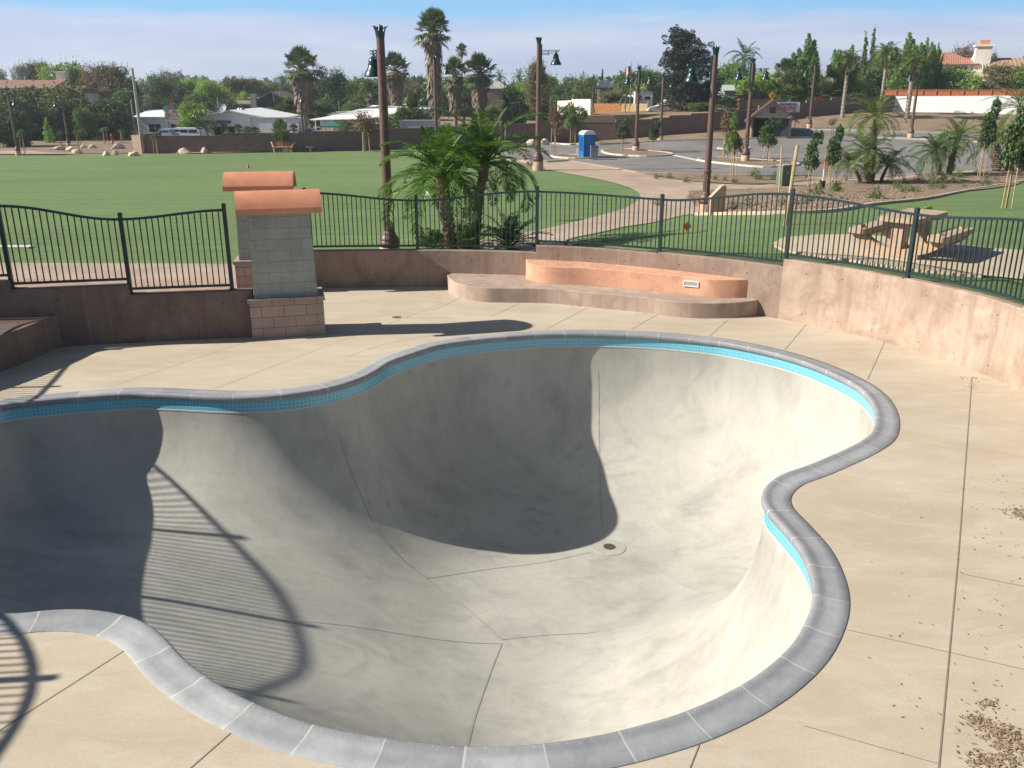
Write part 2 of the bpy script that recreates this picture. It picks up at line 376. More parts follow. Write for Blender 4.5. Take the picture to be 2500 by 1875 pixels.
# ------------------------------------------------------------------ builders
def tag(o, label=None, cat=None, group=None, kind=None):
    if label: o['label'] = label
    if cat: o['category'] = cat
    if group: o['group'] = group
    if kind: o['kind'] = kind
    return o
def empty(name, loc=(0, 0, 0), rz=0, label=None, cat=None, group=None):
    o = bpy.data.objects.new(name, None); col.objects.link(o)
    o.location = loc; o.rotation_euler = (0, 0, rz); o.empty_display_size = .3
    return tag(o, label, cat, group)
def copy_tree(o, parent=None):
    c = o.copy(); col.objects.link(c); c.parent = parent
    for ch in o.children: copy_tree(ch, c)
    return c
class MB:
    def __init__(s): s.v = []; s.f = []; s.m = []; s.uv = {}
    def face(s, pts, m=0, uv=None):
        b = len(s.v); s.v += [tuple(p) for p in pts]; s.f.append(tuple(range(b, b + len(pts)))); s.m.append(m)
        if uv: s.uv[len(s.f) - 1] = uv
        return s
    def raw(s, vs, fs, m=0):
        b = len(s.v); s.v += [tuple(p) for p in vs]
        for f in fs: s.f.append(tuple(i + b for i in f)); s.m.append(m)
        return s
    def box(s, c, d, m=0, rz=0, top=1.0, ry=0, rx=0):
        x, y, z = [q / 2 for q in d]; vs = []
        for k, (i, j) in [(k, q) for k in (-1, 1) for q in ((-1, -1), (1, -1), (1, 1), (-1, 1))]:
            t = top if k == 1 else 1
            vs.append(Vector((i * x * t, j * y * t, k * z)))
        from mathutils import Euler
        e = Euler((rx, ry, rz)).to_matrix()
        vs = [e @ q + Vector(c) for q in vs]
        return s.raw(vs, [(3, 2, 1, 0), (4, 5, 6, 7), (0, 1, 5, 4), (1, 2, 6, 5), (2, 3, 7, 6), (3, 0, 4, 7)], m)
    def tube(s, pts, rad, n=8, m=0, cap=True):
        pts = [Vector(p) for p in pts]
        if not hasattr(rad, '__len__'): rad = [rad] * len(pts)
        vs = []; fs = []
        for i, p in enumerate(pts):
            d = (pts[min(i + 1, len(pts) - 1)] - pts[max(i - 1, 0)]).normalized()
            a = d.cross(Vector((0, 0, 1)))
            if a.length < .02: a = Vector((1, 0, 0))
            a.normalize(); b = a.cross(d).normalized()
            for k in range(n):
                t = 2 * PI * k / n
                vs.append(p + (a * math.cos(t) + b * math.sin(t)) * rad[i])
        for i in range(len(pts) - 1):
            for k in range(n):
                k2 = (k + 1) % n
                fs.append((i * n + k, i * n + k2, (i + 1) * n + k2, (i + 1) * n + k))
        if cap:
            fs.append(tuple(range(n))[::-1]); fs.append(tuple((len(pts) - 1) * n + k for k in range(n)))
        return s.raw(vs, fs, m)
    def lathe(s, prof, n=20, m=0, c=(0, 0, 0), flute=0):
        vs = []; fs = []
        for r, z in prof:
            for k in range(n):
                t = 2 * PI * k / n; rr = r * (1 - (flute if k % 2 else 0))
                vs.append((c[0] + rr * math.cos(t), c[1] + rr * math.sin(t), c[2] + z))
        for i in range(len(prof) - 1):
            for k in range(n):
                k2 = (k + 1) % n
                fs.append((i * n + k, i * n + k2, (i + 1) * n + k2, (i + 1) * n + k))
        fs.append(tuple(range(n))[::-1]); fs.append(tuple((len(prof) - 1) * n + k for k in range(n)))
        return s.raw(vs, fs, m)
    def prism(s, poly, z0, z1, m=0):
        n = len(poly)
        vs = [(x, y, z0) for x, y in poly] + [(x, y, z1) for x, y in poly]
        fs = [tuple(range(n))[::-1], tuple(range(n, 2 * n))]
        for i in range(n):
            j = (i + 1) % n; fs.append((i, j, n + j, n + i))
        return s.raw(vs, fs, m)
    def build(s, name, mats, parent=None, org=(0, 0, 0), smooth=False, boxuv=False, kind=None, ang=None):
        me = bpy.data.meshes.new(name)
        o3 = org if len(org) == 3 else (*org, 0)
        vs = [(a - o3[0], b - o3[1], c - o3[2]) for a, b, c in s.v]
        me.from_pydata(vs, [], s.f)
        if not isinstance(mats, (list, tuple)): mats = [mats]
        for q in mats: me.materials.append(q)
        if len(mats) > 1: me.polygons.foreach_set('material_index', s.m)
        if boxuv or s.uv:
            ul = me.uv_layers.new(name='UVMap').data
            for p in me.polygons:
                if p.index in s.uv:
                    for li, q in zip(p.loop_indices, s.uv[p.index]): ul[li].uv = q
                else:
                    nx, ny, nz = [abs(q) for q in p.normal]
                    for li in p.loop_indices:
                        x, y, z = vs[me.loops[li].vertex_index]
                        ul[li].uv = (x, y) if nz > .8 else ((x, z) if ny >= nx else (y + .1, z))
        if smooth:
            me.polygons.foreach_set('use_smooth', [True] * len(me.polygons))
            if ang: me.set_sharp_from_angle(angle=ang)
        me.update()
        ob = bpy.data.objects.new(name, me); col.objects.link(ob)
        if parent is not None: ob.parent = parent
        else: ob.location = o3
        if kind: ob['kind'] = kind
        return ob
def np_mesh(name, V, nper, mat, parent=None, loc=None, smooth=False):
    """V: (n, nper, 3) separate polygons"""
    n = V.shape[0]
    me = bpy.data.meshes.new(name)
    me.vertices.add(n * nper); me.vertices.foreach_set('co', V.reshape(-1).astype(np.float32))
    me.loops.add(n * nper); me.loops.foreach_set('vertex_index', np.arange(n * nper, dtype=np.int32))
    me.polygons.add(n); me.polygons.foreach_set('loop_start', np.arange(0, n * nper, nper, dtype=np.int32))
    me.polygons.foreach_set('loop_total', np.full(n, nper, dtype=np.int32))
    me.materials.append(mat); me.update(calc_edges=True)
    ob = bpy.data.objects.new(name, me); col.objects.link(ob)
    if parent is not None: ob.parent = parent
    if loc: ob.location = loc
    return ob
def catmull(P, n=10, closed=False):
    out = []; m = len(P)
    rng = range(m) if closed else range(m - 1)
    for i in rng:
        if closed: p0, p1, p2, p3 = P[i - 1], P[i], P[(i + 1) % m], P[(i + 2) % m]
        else: p0, p1, p2, p3 = P[max(i - 1, 0)], P[i], P[i + 1], P[min(i + 2, m - 1)]
        for k in range(n):
            t = k / n
            out.append(tuple(.5 * (2 * b + (c - a) * t + (2 * a - 5 * b + 4 * c - d) * t * t + (3 * b - a - 3 * c + d) * t ** 3) for a, b, c, d in zip(p0, p1, p2, p3)))
    if not closed: out.append(tuple(P[-1]))
    return out
def resample(P, step, closed=False):
    Q = np.array(P + ([P[0]] if closed else [])); d = np.hypot(*np.diff(Q[:, :2], axis=0).T)
    s = np.concatenate([[0], np.cumsum(d)]); n = max(2, int(round(s[-1] / step)))
    t = np.linspace(0, s[-1], n + 1)
    R_ = np.stack([np.interp(t, s, Q[:, k]) for k in range(Q.shape[1])], 1)
    if closed: R_ = R_[:-1]
    return R_
def inside(poly, X, Y):
    P = np.asarray(poly); x0, y0 = P[:, 0], P[:, 1]; x1, y1 = np.roll(x0, -1), np.roll(y0, -1)
    r = np.zeros(X.shape, bool)
    for a, b, c, d in zip(x0, y0, x1, y1):
        if b == d: continue
        k = ((b > Y) != (d > Y)) & (X < (c - a) * (Y - b) / (d - b) + a)
        r ^= k
    return r
def polydist(P, X, Y, closed=True):
    P = np.asarray(P); D = np.full(X.shape, 1e9)
    Q = np.roll(P, -1, 0) if closed else P[1:]; P2 = P if closed else P[:-1]
    for (a, b), (c, d) in zip(P2, Q):
        dx, dy = c - a, d - b; l = dx * dx + dy * dy
        if l < 1e-12: continue
        t = np.clip(((X - a) * dx + (Y - b) * dy) / l, 0, 1)
        D = np.minimum(D, (X - a - t * dx) ** 2 + (Y - b - t * dy) ** 2)
    return np.sqrt(D)
def cdt_sheet(name, outer, holes, grid, zf, mat, kind='structure', extra=None, parent=None, uvs=1.0, vec=False):
    outer = [tuple(p[:2]) for p in outer]
    vs = []; ed = []
    for lp in [outer] + [[tuple(p[:2]) for p in h] for h in holes]:
        b = len(vs); vs += lp; ed += [(b + i, b + (i + 1) % len(lp)) for i in range(len(lp))]
    if grid:
        xs = [p[0] for p in outer]; ys = [p[1] for p in outer]
        gx = np.arange(math.floor(min(xs) / grid) * grid, max(xs), grid); gy = np.arange(math.floor(min(ys) / grid) * grid, max(ys), grid)
        X, Y = np.meshgrid(gx, gy); X = X.ravel(); Y = Y.ravel()
        k = inside(outer, X, Y)
        for h in holes: k &= ~inside(h, X, Y)
        vs += list(zip(X[k].tolist(), Y[k].tolist()))
    if extra: vs += extra
    r = delaunay_2d_cdt([Vector(p) for p in vs], ed, [], 0, 1e-5)
    V = [(p.x, p.y) for p in r[0]]; Fc = [tuple(f) for f in r[2]]
    cx = np.array([sum(V[i][0] for i in f) / 3 for f in Fc]); cy = np.array([sum(V[i][1] for i in f) / 3 for f in Fc])
    k = inside(outer, cx, cy)
    for h in holes: k &= ~inside(h, cx, cy)
    Fc = [f if True else f for f, q in zip(Fc, k) if q]
    me = bpy.data.meshes.new(name)
    if vec: zz_ = zf(np.array(V)); me.from_pydata([(x, y, float(z)) for (x, y), z in zip(V, zz_)], [], Fc)
    else: me.from_pydata([(x, y, zf(x, y)) for x, y in V], [], Fc)
    ul = me.uv_layers.new(name='UVMap').data
    for lp in me.loops:
        x, y = V[lp.vertex_index]; ul[lp.index].uv = (x * uvs, y * uvs)
    me.materials.append(mat); me.polygons.foreach_set('use_smooth', [True] * len(me.polygons))
    me.update()
    if len(me.polygons) and sum(p.normal.z for p in me.polygons) < 0: me.flip_normals()
    ob = bpy.data.objects.new(name, me); col.objects.link(ob)
    if kind: ob['kind'] = kind
    if parent: ob.parent = parent
    return ob

# ------------------------------------------------------------------ THE BOWL
far_px = [(0, 977), (134, 961), (239, 952), (347, 946), (448, 949), (553, 954), (620, 954), (690, 950), (781, 937), (845, 918), (880, 901), (916, 879), (984, 855),
          (1052, 835), (1142, 822), (1233, 813), (1323, 807), (1414, 805), (1487, 806), (1570, 809), (1647, 814), (1720, 821), (1790, 830), (1908, 854), (2016, 886), (2116, 930),
          (2164, 964), (2190, 1001), (2197, 1040), (2185, 1075), (2146, 1103), (2094, 1129), (2016, 1163), (1968, 1179), (1942, 1197), (1929, 1218),
          (1936, 1240), (1964, 1268), (1999, 1305), (2029, 1340), (2049, 1375), (2066, 1418), (2075, 1461), (2073, 1500), (2062, 1539), (2038, 1591),
          (2010, 1629), (1968, 1671), (1913, 1714), (1844, 1756), (1769, 1792), (1708, 1817), (1585, 1854), (1497, 1875), (1400, 1892), (1300, 1903), (1200, 1908),
          (1100, 1905), (1000, 1895), (920, 1885), (843, 1873), (760, 1856), (684, 1836), (600, 1805), (517, 1767), (452, 1729), (394, 1687), (354, 1651), (315, 1602), (290, 1576),
          (246, 1554), (181, 1542), (119, 1540), (52, 1546), (0, 1552)]
outer = [atz(x, y, .005) for x, y in far_px]
outer += [(-5.2, 6.48), (-6.05, 6.95), (-6.7, 7.8), (-7.1, 8.7), (-7.42, 9.6), (-7.72, 10.4), (-7.9, 11.1), (-7.86, 11.75)]
outer = outer[::-1]                                     # counter-clockwise or not is fixed below
oc = catmull(outer, 8, True)
oc = resample(oc, .06, True)
for _ in range(6): oc = (np.roll(oc, 1, 0) + 2 * oc + np.roll(oc, -1, 0)) / 4
area = .5 * np.sum(oc[:, 0] * np.roll(oc[:, 1], -1) - np.roll(oc[:, 0], -1) * oc[:, 1])
if area < 0: oc = oc[::-1]
def normals_in(P):
    t = np.roll(P, -1, 0) - np.roll(P, 1, 0); t /= np.linalg.norm(t, axis=1)[:, None]
    return np.stack([-t[:, 1], t[:, 0]], 1)
NRM = normals_in(oc)
for _ in range(4): NRM = (np.roll(NRM, 1, 0) + 2 * NRM + np.roll(NRM, -1, 0)) / 4
NRM /= np.linalg.norm(NRM, axis=1)[:, None]
TW = .275                                                # deck edge to tile face
face = oc + NRM * TW
arc = np.concatenate([[0], np.cumsum(np.linalg.norm(np.diff(oc, axis=0), axis=1))])
# hip line between the shallow slope and the deep floor
hipY = [4.5, 5.5, 9.6, 11.3, 13.4]; hipX = [-.35, -.3, -.15, -1.15, -2.7]
DEEP = 2.85
def floor_depth(X, Y):
    hx = np.interp(Y, hipY, hipX); s = X - hx
    d = DEEP - .10 - .27 * np.clip(-s, 0, 20)
    d = np.where(s > 0, DEEP - .10 + .05 * np.clip(s, 0, 2), d)
    return np.maximum(d, 1.5)
g = .05
gx = np.arange(-9, 6.5, g); gy = np.arange(4.2, 17, g)
GX, GY = np.meshgrid(gx, gy)
inm = inside(face, GX, GY); DD = polydist(face[::2], GX, GY)
def kfac(X, Y):
    a = np.clip((9.8 - Y) / 2.2, 0, 1); b = np.clip((.9 - X) / 1.8, 0, 1)
    e_ = np.clip((-2.8 - X) / 2.0, 0, 1)
    return 1.02 + .05 * e_ * e_ * (3 - 2 * e_) * (1 - a) + .95 * a * a * (3 - 2 * a) * b * b * (3 - 2 * b)
def zprof(d, D, K=1.02):
    V0 = .25
    Hh = (D - V0); Rh = K * Hh
    q = np.clip(1 - d / Rh, 0, 1)
    return -V0 - Hh * np.sqrt(np.clip(1 - q ** 2, 0, 1))
FD = floor_depth(GX, GY)
def blur(A, s):
    n = int(3 * s / g); k = np.exp(-.5 * (np.arange(-n, n + 1) * g / s) ** 2); k /= k.sum()
    A = np.pad(A, n, 'edge')
    A = np.apply_along_axis(lambda r: np.convolve(r, k, 'valid'), 0, A)
    return np.apply_along_axis(lambda r: np.convolve(r, k, 'valid'), 1, A)
FD = blur(FD, .35)
ZZ = np.where(inm, zprof(DD, FD, kfac(GX, GY)), -.25)
ZB = blur(ZZ, .3)
wt = np.clip((DD - .5) / .9, 0, 1); wt = wt * wt * (3 - 2 * wt)
ZS = ZZ * (1 - wt) + ZB * wt
def bil(A, x, y):
    i = (np.asarray(x) - gx[0]) / g; j = (np.asarray(y) - gy[0]) / g
    i = np.clip(i, 0, len(gx) - 1.001); j = np.clip(j, 0, len(gy) - 1.001)
    a = i.astype(int); b = j.astype(int); fx = i - a; fy = j - b
    return (A[b, a] * (1 - fx) + A[b, a + 1] * fx) * (1 - fy) + (A[b + 1, a] * (1 - fx) + A[b + 1, a + 1] * fx) * fy
def bowl_z(x, y):
    x = np.atleast_1d(np.asarray(x, float)); y = np.atleast_1d(np.asarray(y, float))
    d = polydist(face[::2], x, y)
    near = zprof(d, bil(FD, x, y), kfac(x, y)); far = bil(ZS, x, y)
    w = np.clip((d - .3) / .25, 0, 1)
    return near * (1 - w) + far * w
rings = []
for d in (0.0, .004, .015, .035, .065, .105, .155, .22, .30, .39, .49):
    rg = face + NRM * d
    if d > .2: rg = rg[::2]
    dd = polydist(face[::2], rg[:, 0], rg[:, 1])
    rings.append(rg if d == 0 else rg[dd > d * .8])
ex = []
for rg in rings[1:]: ex += [tuple(p) for p in rg]
X, Y = np.meshgrid(np.arange(-9, 6.5, .1), np.arange(4.2, 17, .1)); X = X.ravel(); Y = Y.ravel()
k = inside(face, X, Y) & (polydist(face[::2], X, Y) > .56)
ex += list(zip(X[k].tolist(), Y[k].tolist()))
bowl = empty('skate_bowl', (0, 0, 0), 0, 'grey concrete skate bowl with turquoise tile band and grey coping, sunk in the deck', 'skate bowl')
def shell_z(A):
    z = bowl_z(A[:, 0], A[:, 1]); d = polydist(face, A[:, 0], A[:, 1]); z[d < .0015] = -.25; return z
shell = cdt_sheet('shell', rings[0], [], None, shell_z, M['bowl'], None, ex, bowl, 1.0, True)
# tile band
n = len(face)
arcf = np.concatenate([arc, [arc[-1] + np.linalg.norm(oc[0] - oc[-1])]])
mb = MB()
for i in range(n):
    j = (i + 1) % n
    a, b = face[i], face[j]; u0, u1 = arcf[i], arcf[i + 1]
    mb.face([(a[0], a[1], -.072), (a[0], a[1], -.235), (b[0], b[1], -.235), (b[0], b[1], -.072)], 0, [(u0, .162), (u0, 0), (u1, 0), (u1, .162)])
mb.build('tile_band', M['tile'], bowl)
mb = MB()   # pale grout bead under the tiles, standing a few mm proud
for i in range(n):
    j = (i + 1) % n
    a, b = face[i] + NRM[i] * .006, face[j] + NRM[j] * .006
    a0, b0 = face[i] - NRM[i] * .02, face[j] - NRM[j] * .02
    mb.raw([(a0[0], a0[1], -.233), (a[0], a[1], -.236), (a[0], a[1], -.256), (a0[0], a0[1], -.262), (b0[0], b0[1], -.233), (b[0], b[1], -.236), (b[0], b[1], -.256), (b0[0], b0[1], -.262)],
           [(0, 1, 5, 4), (1, 2, 6, 5), (2, 3, 7, 6)])
mb.build('tile_trim', pmat('grout_bead', (.50, .50, .46), .8), bowl)
# coping
prof = [(0, -.06), (0, .004), (.004, .009), (.10, .010), (.17, .011), (.205, .015), (.235, .022), (.262, .028), (.290, .028), (.310, .020), (.319, .005), (.321, -.02), (.316, -.048), (.302, -.066), (.283, -.074), (.255, -.076)]
vs = []; fs = []; uvv = []
pl = np.concatenate([[0], np.cumsum([math.dist(a, b) for a, b in zip(prof, prof[1:])])])
pl = pl - .06
for i in range(n):
    for (w_, z_) in prof:
        p = oc[i] + NRM[i] * w_; vs.append((p[0], p[1], z_))
mb = MB(); K = len(prof); mb.v = vs
for i in range(n):
    j = (i + 1) % n
    for q in range(K - 1):
        mb.f.append((i * K + q, j * K + q, j * K + q + 1, i * K + q + 1)); mb.m.append(0)
        mb.uv[len(mb.f) - 1] = [(arcf[i], pl[q]), (arcf[i + 1], pl[q]), (arcf[i + 1], pl[q + 1]), (arcf[i], pl[q + 1])]
mb.build('coping', M['coping'], bowl, smooth=True)
# floor joints in the bowl
def bowl_pt(px, py):
    d = ray(px, py); t = np.arange(5, 26, .02); x, y, z = d[0] * t, d[1] * t, CZ + d[2] * t
    k = np.nonzero((z < -.05) & (z < bil(ZS, x, y)))[0]; k = k[0] if len(k) else 0
    return (float(x[k]), float(y[k]))
joints = [[(815, 1010), (845, 1120), (880, 1210), (930, 1310), (985, 1370), (1040, 1412)], [(1040, 1412), (1130, 1480), (1225, 1563)],
          [(1225, 1573), (1195, 1650), (1160, 1750), (1140, 1825)], [(730, 1518), (860, 1530), (1050, 1560), (1225, 1573)],
          [(1040, 1412), (1200, 1390), (1340, 1372), (1440, 1350)], [(1225, 1563), (1340, 1552), (1450, 1545)], [(1462, 850), (1462, 1000), (1465, 1150), (1472, 1290)],
          [(1545, 1350), (1620, 1400), (1700, 1440)]]
for jl in joints:
    P = resample(catmull([bowl_pt(*p) for p in jl], 8), .12)
    z = bowl_z(P[:, 0], P[:, 1]); mb = MB()
    T = np.gradient(P, axis=0); T /= np.linalg.norm(T, axis=1)[:, None]; Nn = np.stack([-T[:, 1], T[:, 0]], 1) * .005
    za = bowl_z(*(P + Nn).T) + .006; zb = bowl_z(*(P - Nn).T) + .006
    for i in range(len(P) - 1):
        a, b = P[i] + Nn[i], P[i] - Nn[i]; c, d = P[i + 1] - Nn[i + 1], P[i + 1] + Nn[i + 1]
        mb.face([(a[0], a[1], za[i]), (b[0], b[1], zb[i]), (c[0], c[1], zb[i + 1]), (d[0], d[1], za[i + 1])])
    mb.build('joint', M['bowljoint'], bowl)
dx, dy = bowl_pt(1487, 1336); dz = float(bowl_z(dx, dy)[0])
mb = MB(); mb.lathe([(.28, -.03), (.28, .006), (.272, .009), (.268, .005), (.001, .008)], 40, 0, (dx, dy, dz))
dr = mb.build('drain', nmat('drain_collar', (.35, .34, .30), (.40, .385, .34), 9, .8), bowl)
mb = MB(); mb.lathe([(.095, 0), (.095, .018), (.001, .0185)], 32, 0, (dx, dy, dz))
for a in range(12):
    for r_ in (.035, .065): mb.lathe([(.007, .018), (.006, .0195)], 6, 1, (dx + r_ * math.cos(a * PI / 6 + r_ * 9), dy + r_ * math.sin(a * PI / 6 + r_ * 9), dz))
mb.build('drain_cover', [pmat('drain_bronze', (.13, .10, .075), .5, .4), M['dark']], dr)

# ------------------------------------------------------------------ deck and walls
left_w = [(-4.75, 15.78), (-5.1, 15.72), (-6.82, 15.4), (-8.7, 15.0), (-10.05, 14.8), (-10.95, 14.2), (-11.1, 12.6), (-10.4, 10.9), (-9.85, 9.1), (-8.95, 7.3), (-7.85, 5.5), (-7.3, 3.8), (-6.5, 2.0), (-6.1, 0), (-6.1, -5)]
right_w = [(-4.9, 19.95), (-3.5, 20.05), (-2.17, 20.1), (-.8, 20.05), (.54, 19.8), (1.9, 19.4), (3.12, 18.75), (4.3, 18.0), (5.33, 17.15), (6.2, 16.25), (6.88, 15.25), (7.4, 14.2), (7.72, 13.0), (8.0, 10.3), (8.15, 7.5), (8.1, 4.7), (8.0, 2), (8.0, -5)]
LW = catmull(left_w, 8); RW = catmull(right_w, 8)
ring = LW[::-1] + [(-5.2, 16.1), (-5.3, 19.6), (-5.2, 20.0)] + RW   # deck outline: up the left wall, through the gate, down the right wall
deck = cdt_sheet('deck', ring, [oc.tolist()], None, lambda x, y: 0.0, M['deck'])
jl = [[(2373, 921), (2340, 1350), (2292, 1870), (2270, 2100)], [(1916, 854), (1968, 793)], [(2118, 927), (2159, 836)], [(1734, 819), (1776, 782)], [(1542, 804), (1610, 765)],
      [(1333, 804), (1435, 751)], [(1199, 773), (1268, 741)], [(1060, 757), (1125, 727)], [(266, 945), (562, 848), (630, 826)], [(520, 950), (840, 829), (1005, 770), (1080, 740)],
      [(2067, 1538), (2319, 1593), (2500, 1635), (2700, 1680)], [(1961, 1772), (2290, 1865)], [(2347, 1401), (2500, 1432), (2700, 1475)], [(1707, 1819), (1684, 1875), (1660, 1950)],
      [(303, 1589), (0, 1783), (-200, 1910)], [(563, 1790), (466, 1875), (380, 1950)], [(850, 870), (940, 840), (1160, 800)]]
for i, q in enumerate(jl):
    P = resample([atz(*p) for p in q], .5); mb = MB()
    hw = .006 if i == 0 else (.004 if i not in (10, 11, 12, 8, 9, 16) else .0028)
    T = np.gradient(P, axis=0); T /= np.linalg.norm(T, axis=1)[:, None]; Nn = np.stack([-T[:, 1], T[:, 0]], 1) * hw
    for k in range(len(P) - 1):
        a, b, c, d = P[k] + Nn[k], P[k] - Nn[k], P[k + 1] - Nn[k + 1], P[k + 1] + Nn[k + 1]
        mb.face([(*a, .004), (*b, .004), (*c, .004), (*d, .004)])
    mb.build('control_joint', M['joint'], deck)

def off(P, d):
    P = np.asarray(P); T = np.gradient(P, axis=0); T /= np.linalg.norm(T, axis=1)[:, None]
    return P + np.stack([-T[:, 1], T[:, 0]], 1) * d
def wall_run(P, thick, z0, z1, mb, side=1, bev=.02, z1b=None):
    P = np.asarray(P); Q = off(P, thick * side)
    n_ = len(P); s = np.linspace(0, 1, n_); zt = z1 + (0 if z1b is None else (z1b - z1)) * s
    Pi = off(P, bev * side); Qi = off(P, (thick - bev) * side); vs = []
    for i in range(n_):
        vs += [(*P[i], z0), (*P[i], zt[i] - bev), (*Pi[i], zt[i]), (*Qi[i], zt[i]), (*Q[i], zt[i] - bev), (*Q[i], z0)]
    fs = []
    for i in range(n_ - 1):
        for k in range(5):
            a = i * 6 + k; fs.append((a, a + 1, a + 7, a + 6) if side > 0 else (a + 6, a + 7, a + 1, a))
    fs.append(tuple(range(6))); fs.append(tuple((n_ - 1) * 6 + k for k in range(6))[::-1])
    mb.raw(vs, fs)
def sub(P, i0, i1):   # portion of a catmull curve between control points
    return P[int(i0 * 8):int(i1 * 8) + 1]
# posts (x, y, rail z, wall top on the side towards the next post)
def post_on(P, ip, thick, side): q = off(P, thick * side / 2)[min(int(ip * 8), len(P) - 1)]; return (float(q[0]), float(q[1]))
LIDX = [1, 2, 3, 4.5, 6, 7, 8, 9, 10, 11, 12, 13]
LRZ = [2.33, 2.21, 2.49, 2.38, 2.70, 2.52, 2.76, 2.58, 2.82, 2.66, 2.86, 2.7]
LWT = [.89, 1.07, 1.22, 1.3, 1.35, 1.35, 1.4, 1.4, 1.45, 1.5, 1.5]
RIDX = [0.3, 2, 4, 6, 8, 10, 12, 13, 14, 15, 16]
RRZ = [2.15, 1.97, 2.20, 2.15, 2.44, 2.32, 2.50, 2.35, 2.5, 2.35, 2.5]
RWT = [.86, .86, 1.02, 1.05, 1.20, 1.22, 1.25, 1.25, 1.25, 1.25]
TK = .2
def build_wall(name, label, P, idx, wt, side, mats, first=0):
    c0 = P[int(idx[0] * 8)]
    e = empty(name, (c0[0], c0[1], 0), 0, label, 'retaining wall')
    for k in range(len(idx) - 1):
        a = int((first if k == 0 else idx[k]) * 8); b = int(idx[k + 1] * 8)
        seg = P[a:b + 1]; seg = resample([tuple(q) for q in seg], .25)
        if k > 0 and wt[k] != wt[k - 1]: pass
        mb = MB(); wall_run(seg, TK, -.4, wt[k], mb, side, .015)
        w = mb.build('wall_section', mats[k], e, (c0[0], c0[1], 0))
        # formwork tie holes
        mb = MB(); L_ = len(seg)
        for q in range(2, L_ - 1, 3):
            for zz in (.17, wt[k] - .22):
                p = seg[q]; t = seg[min(q + 1, L_ - 1)] - seg[q - 1]; t /= np.linalg.norm(t); nn = np.array([-t[1], t[0]]) * -side * .003
                cc = [(p[0] + nn[0] + t[0] * .012 * math.cos(an), p[1] + nn[1] + t[1] * .012 * math.cos(an), zz + .012 * math.sin(an)) for an in np.arange(0, 2 * PI, PI / 4)]
                mb.face(cc if side < 0 else cc[::-1])
        if mb.f and len(seg) > 5: mb.build('tie_holes', M['dark'], w, (c0[0], c0[1], 0))
    return e
left_wall = build_wall('retaining_wall', 'shade-toned brown stepped concrete retaining wall at the left, left of the two pillars', LW, LIDX, LWT, -1, [M['retain_shaded']] * 11)
right_wall = build_wall('retaining_wall', 'long curved pink-brown concrete retaining wall behind the benches and along the right', RW, RIDX, RWT, 1, [M['retain_half_shaded']] * 4 + [M['retain']] * 6, 0)

def build_fence(name, label, P, idx, rz, wt, side):
    pos = [post_on(P, i, TK, side) for i in idx]
    e = empty(name, (pos[0][0], pos[0][1], wt[0]), 0, label, 'fence')
    org = (pos[0][0], pos[0][1], wt[0])
    C = off(P, TK * side / 2)
    for k, (p, z) in enumerate(zip(pos, rz)):
        lo = min(wt[max(k - 1, 0)], wt[min(k, len(wt) - 1)])
        q = C[min(int(idx[k] * 8) + 1, len(C) - 1)] - C[max(int(idx[k] * 8) - 1, 0)]; a = math.atan2(q[1], q[0])
        mb = MB(); mb.box((p[0], p[1], (lo + z + .09) / 2), (.066, .066, z + .09 - lo), 0, a)
        mb.box((p[0], p[1], z + .098), (.074, .074, .016), 0, a); mb.box((p[0], p[1], z + .112), (.05, .05, .012), 0, a)
        mb.box((p[0], p[1], lo + .006), (.12, .12, .012), 0, a)
        mb.build('post', M['fence'], e, org)
    for k in range(len(idx) - 1):
        seg = resample([tuple(q) for q in C[int(idx[k] * 8):int(idx[k + 1] * 8) + 1]], .104)
        m_ = len(seg); s = np.linspace(0, 1, m_); zt = rz[k] + (rz[k + 1] - rz[k]) * (1 - np.cos(s * PI)) / 2
        zb = wt[k] + .085
        T = np.gradient(seg, axis=0)
        pk = MB()
        for i in range(1, m_ - 1):
            a = math.atan2(T[i][1], T[i][0])
            pk.box((seg[i][0], seg[i][1], (zb + zt[i]) / 2), (.019, .019, zt[i] - zb), 0, a)
        pan = pk.build('picket_panel', M['fence'], e, org)
        for nm, zc, hh in (('top_rail', zt, .042), ('bottom_rail', np.full(m_, zb), .042)):
            mb = MB(); A = off(seg, .021); B = off(seg, -.021); vs = []; fs = []
            for i in range(m_):
                vs += [(*A[i], zc[i] - hh / 2), (*A[i], zc[i] + hh / 2), (*B[i], zc[i] + hh / 2), (*B[i], zc[i] - hh / 2)]
            for i in range(m_ - 1):
                for q in range(4): fs.append((i * 4 + q, i * 4 + (q + 1) % 4, i * 4 + 4 + (q + 1) % 4, i * 4 + 4 + q))
            fs += [(0, 1, 2, 3), tuple(range((m_ - 1) * 4, m_ * 4))[::-1]]
            mb.raw(vs, fs); mb.build(nm, M['fence'], pan, org)
    return e
build_fence('wave_top_fence', 'dark green picket fence with wavy top on the stepped wall at the left', LW, LIDX, LRZ, LWT, -1)
build_fence('wave_top_fence', 'dark green picket fence with wavy top on the curved wall, right of the pillars', RW, RIDX, RRZ, RWT, 1)

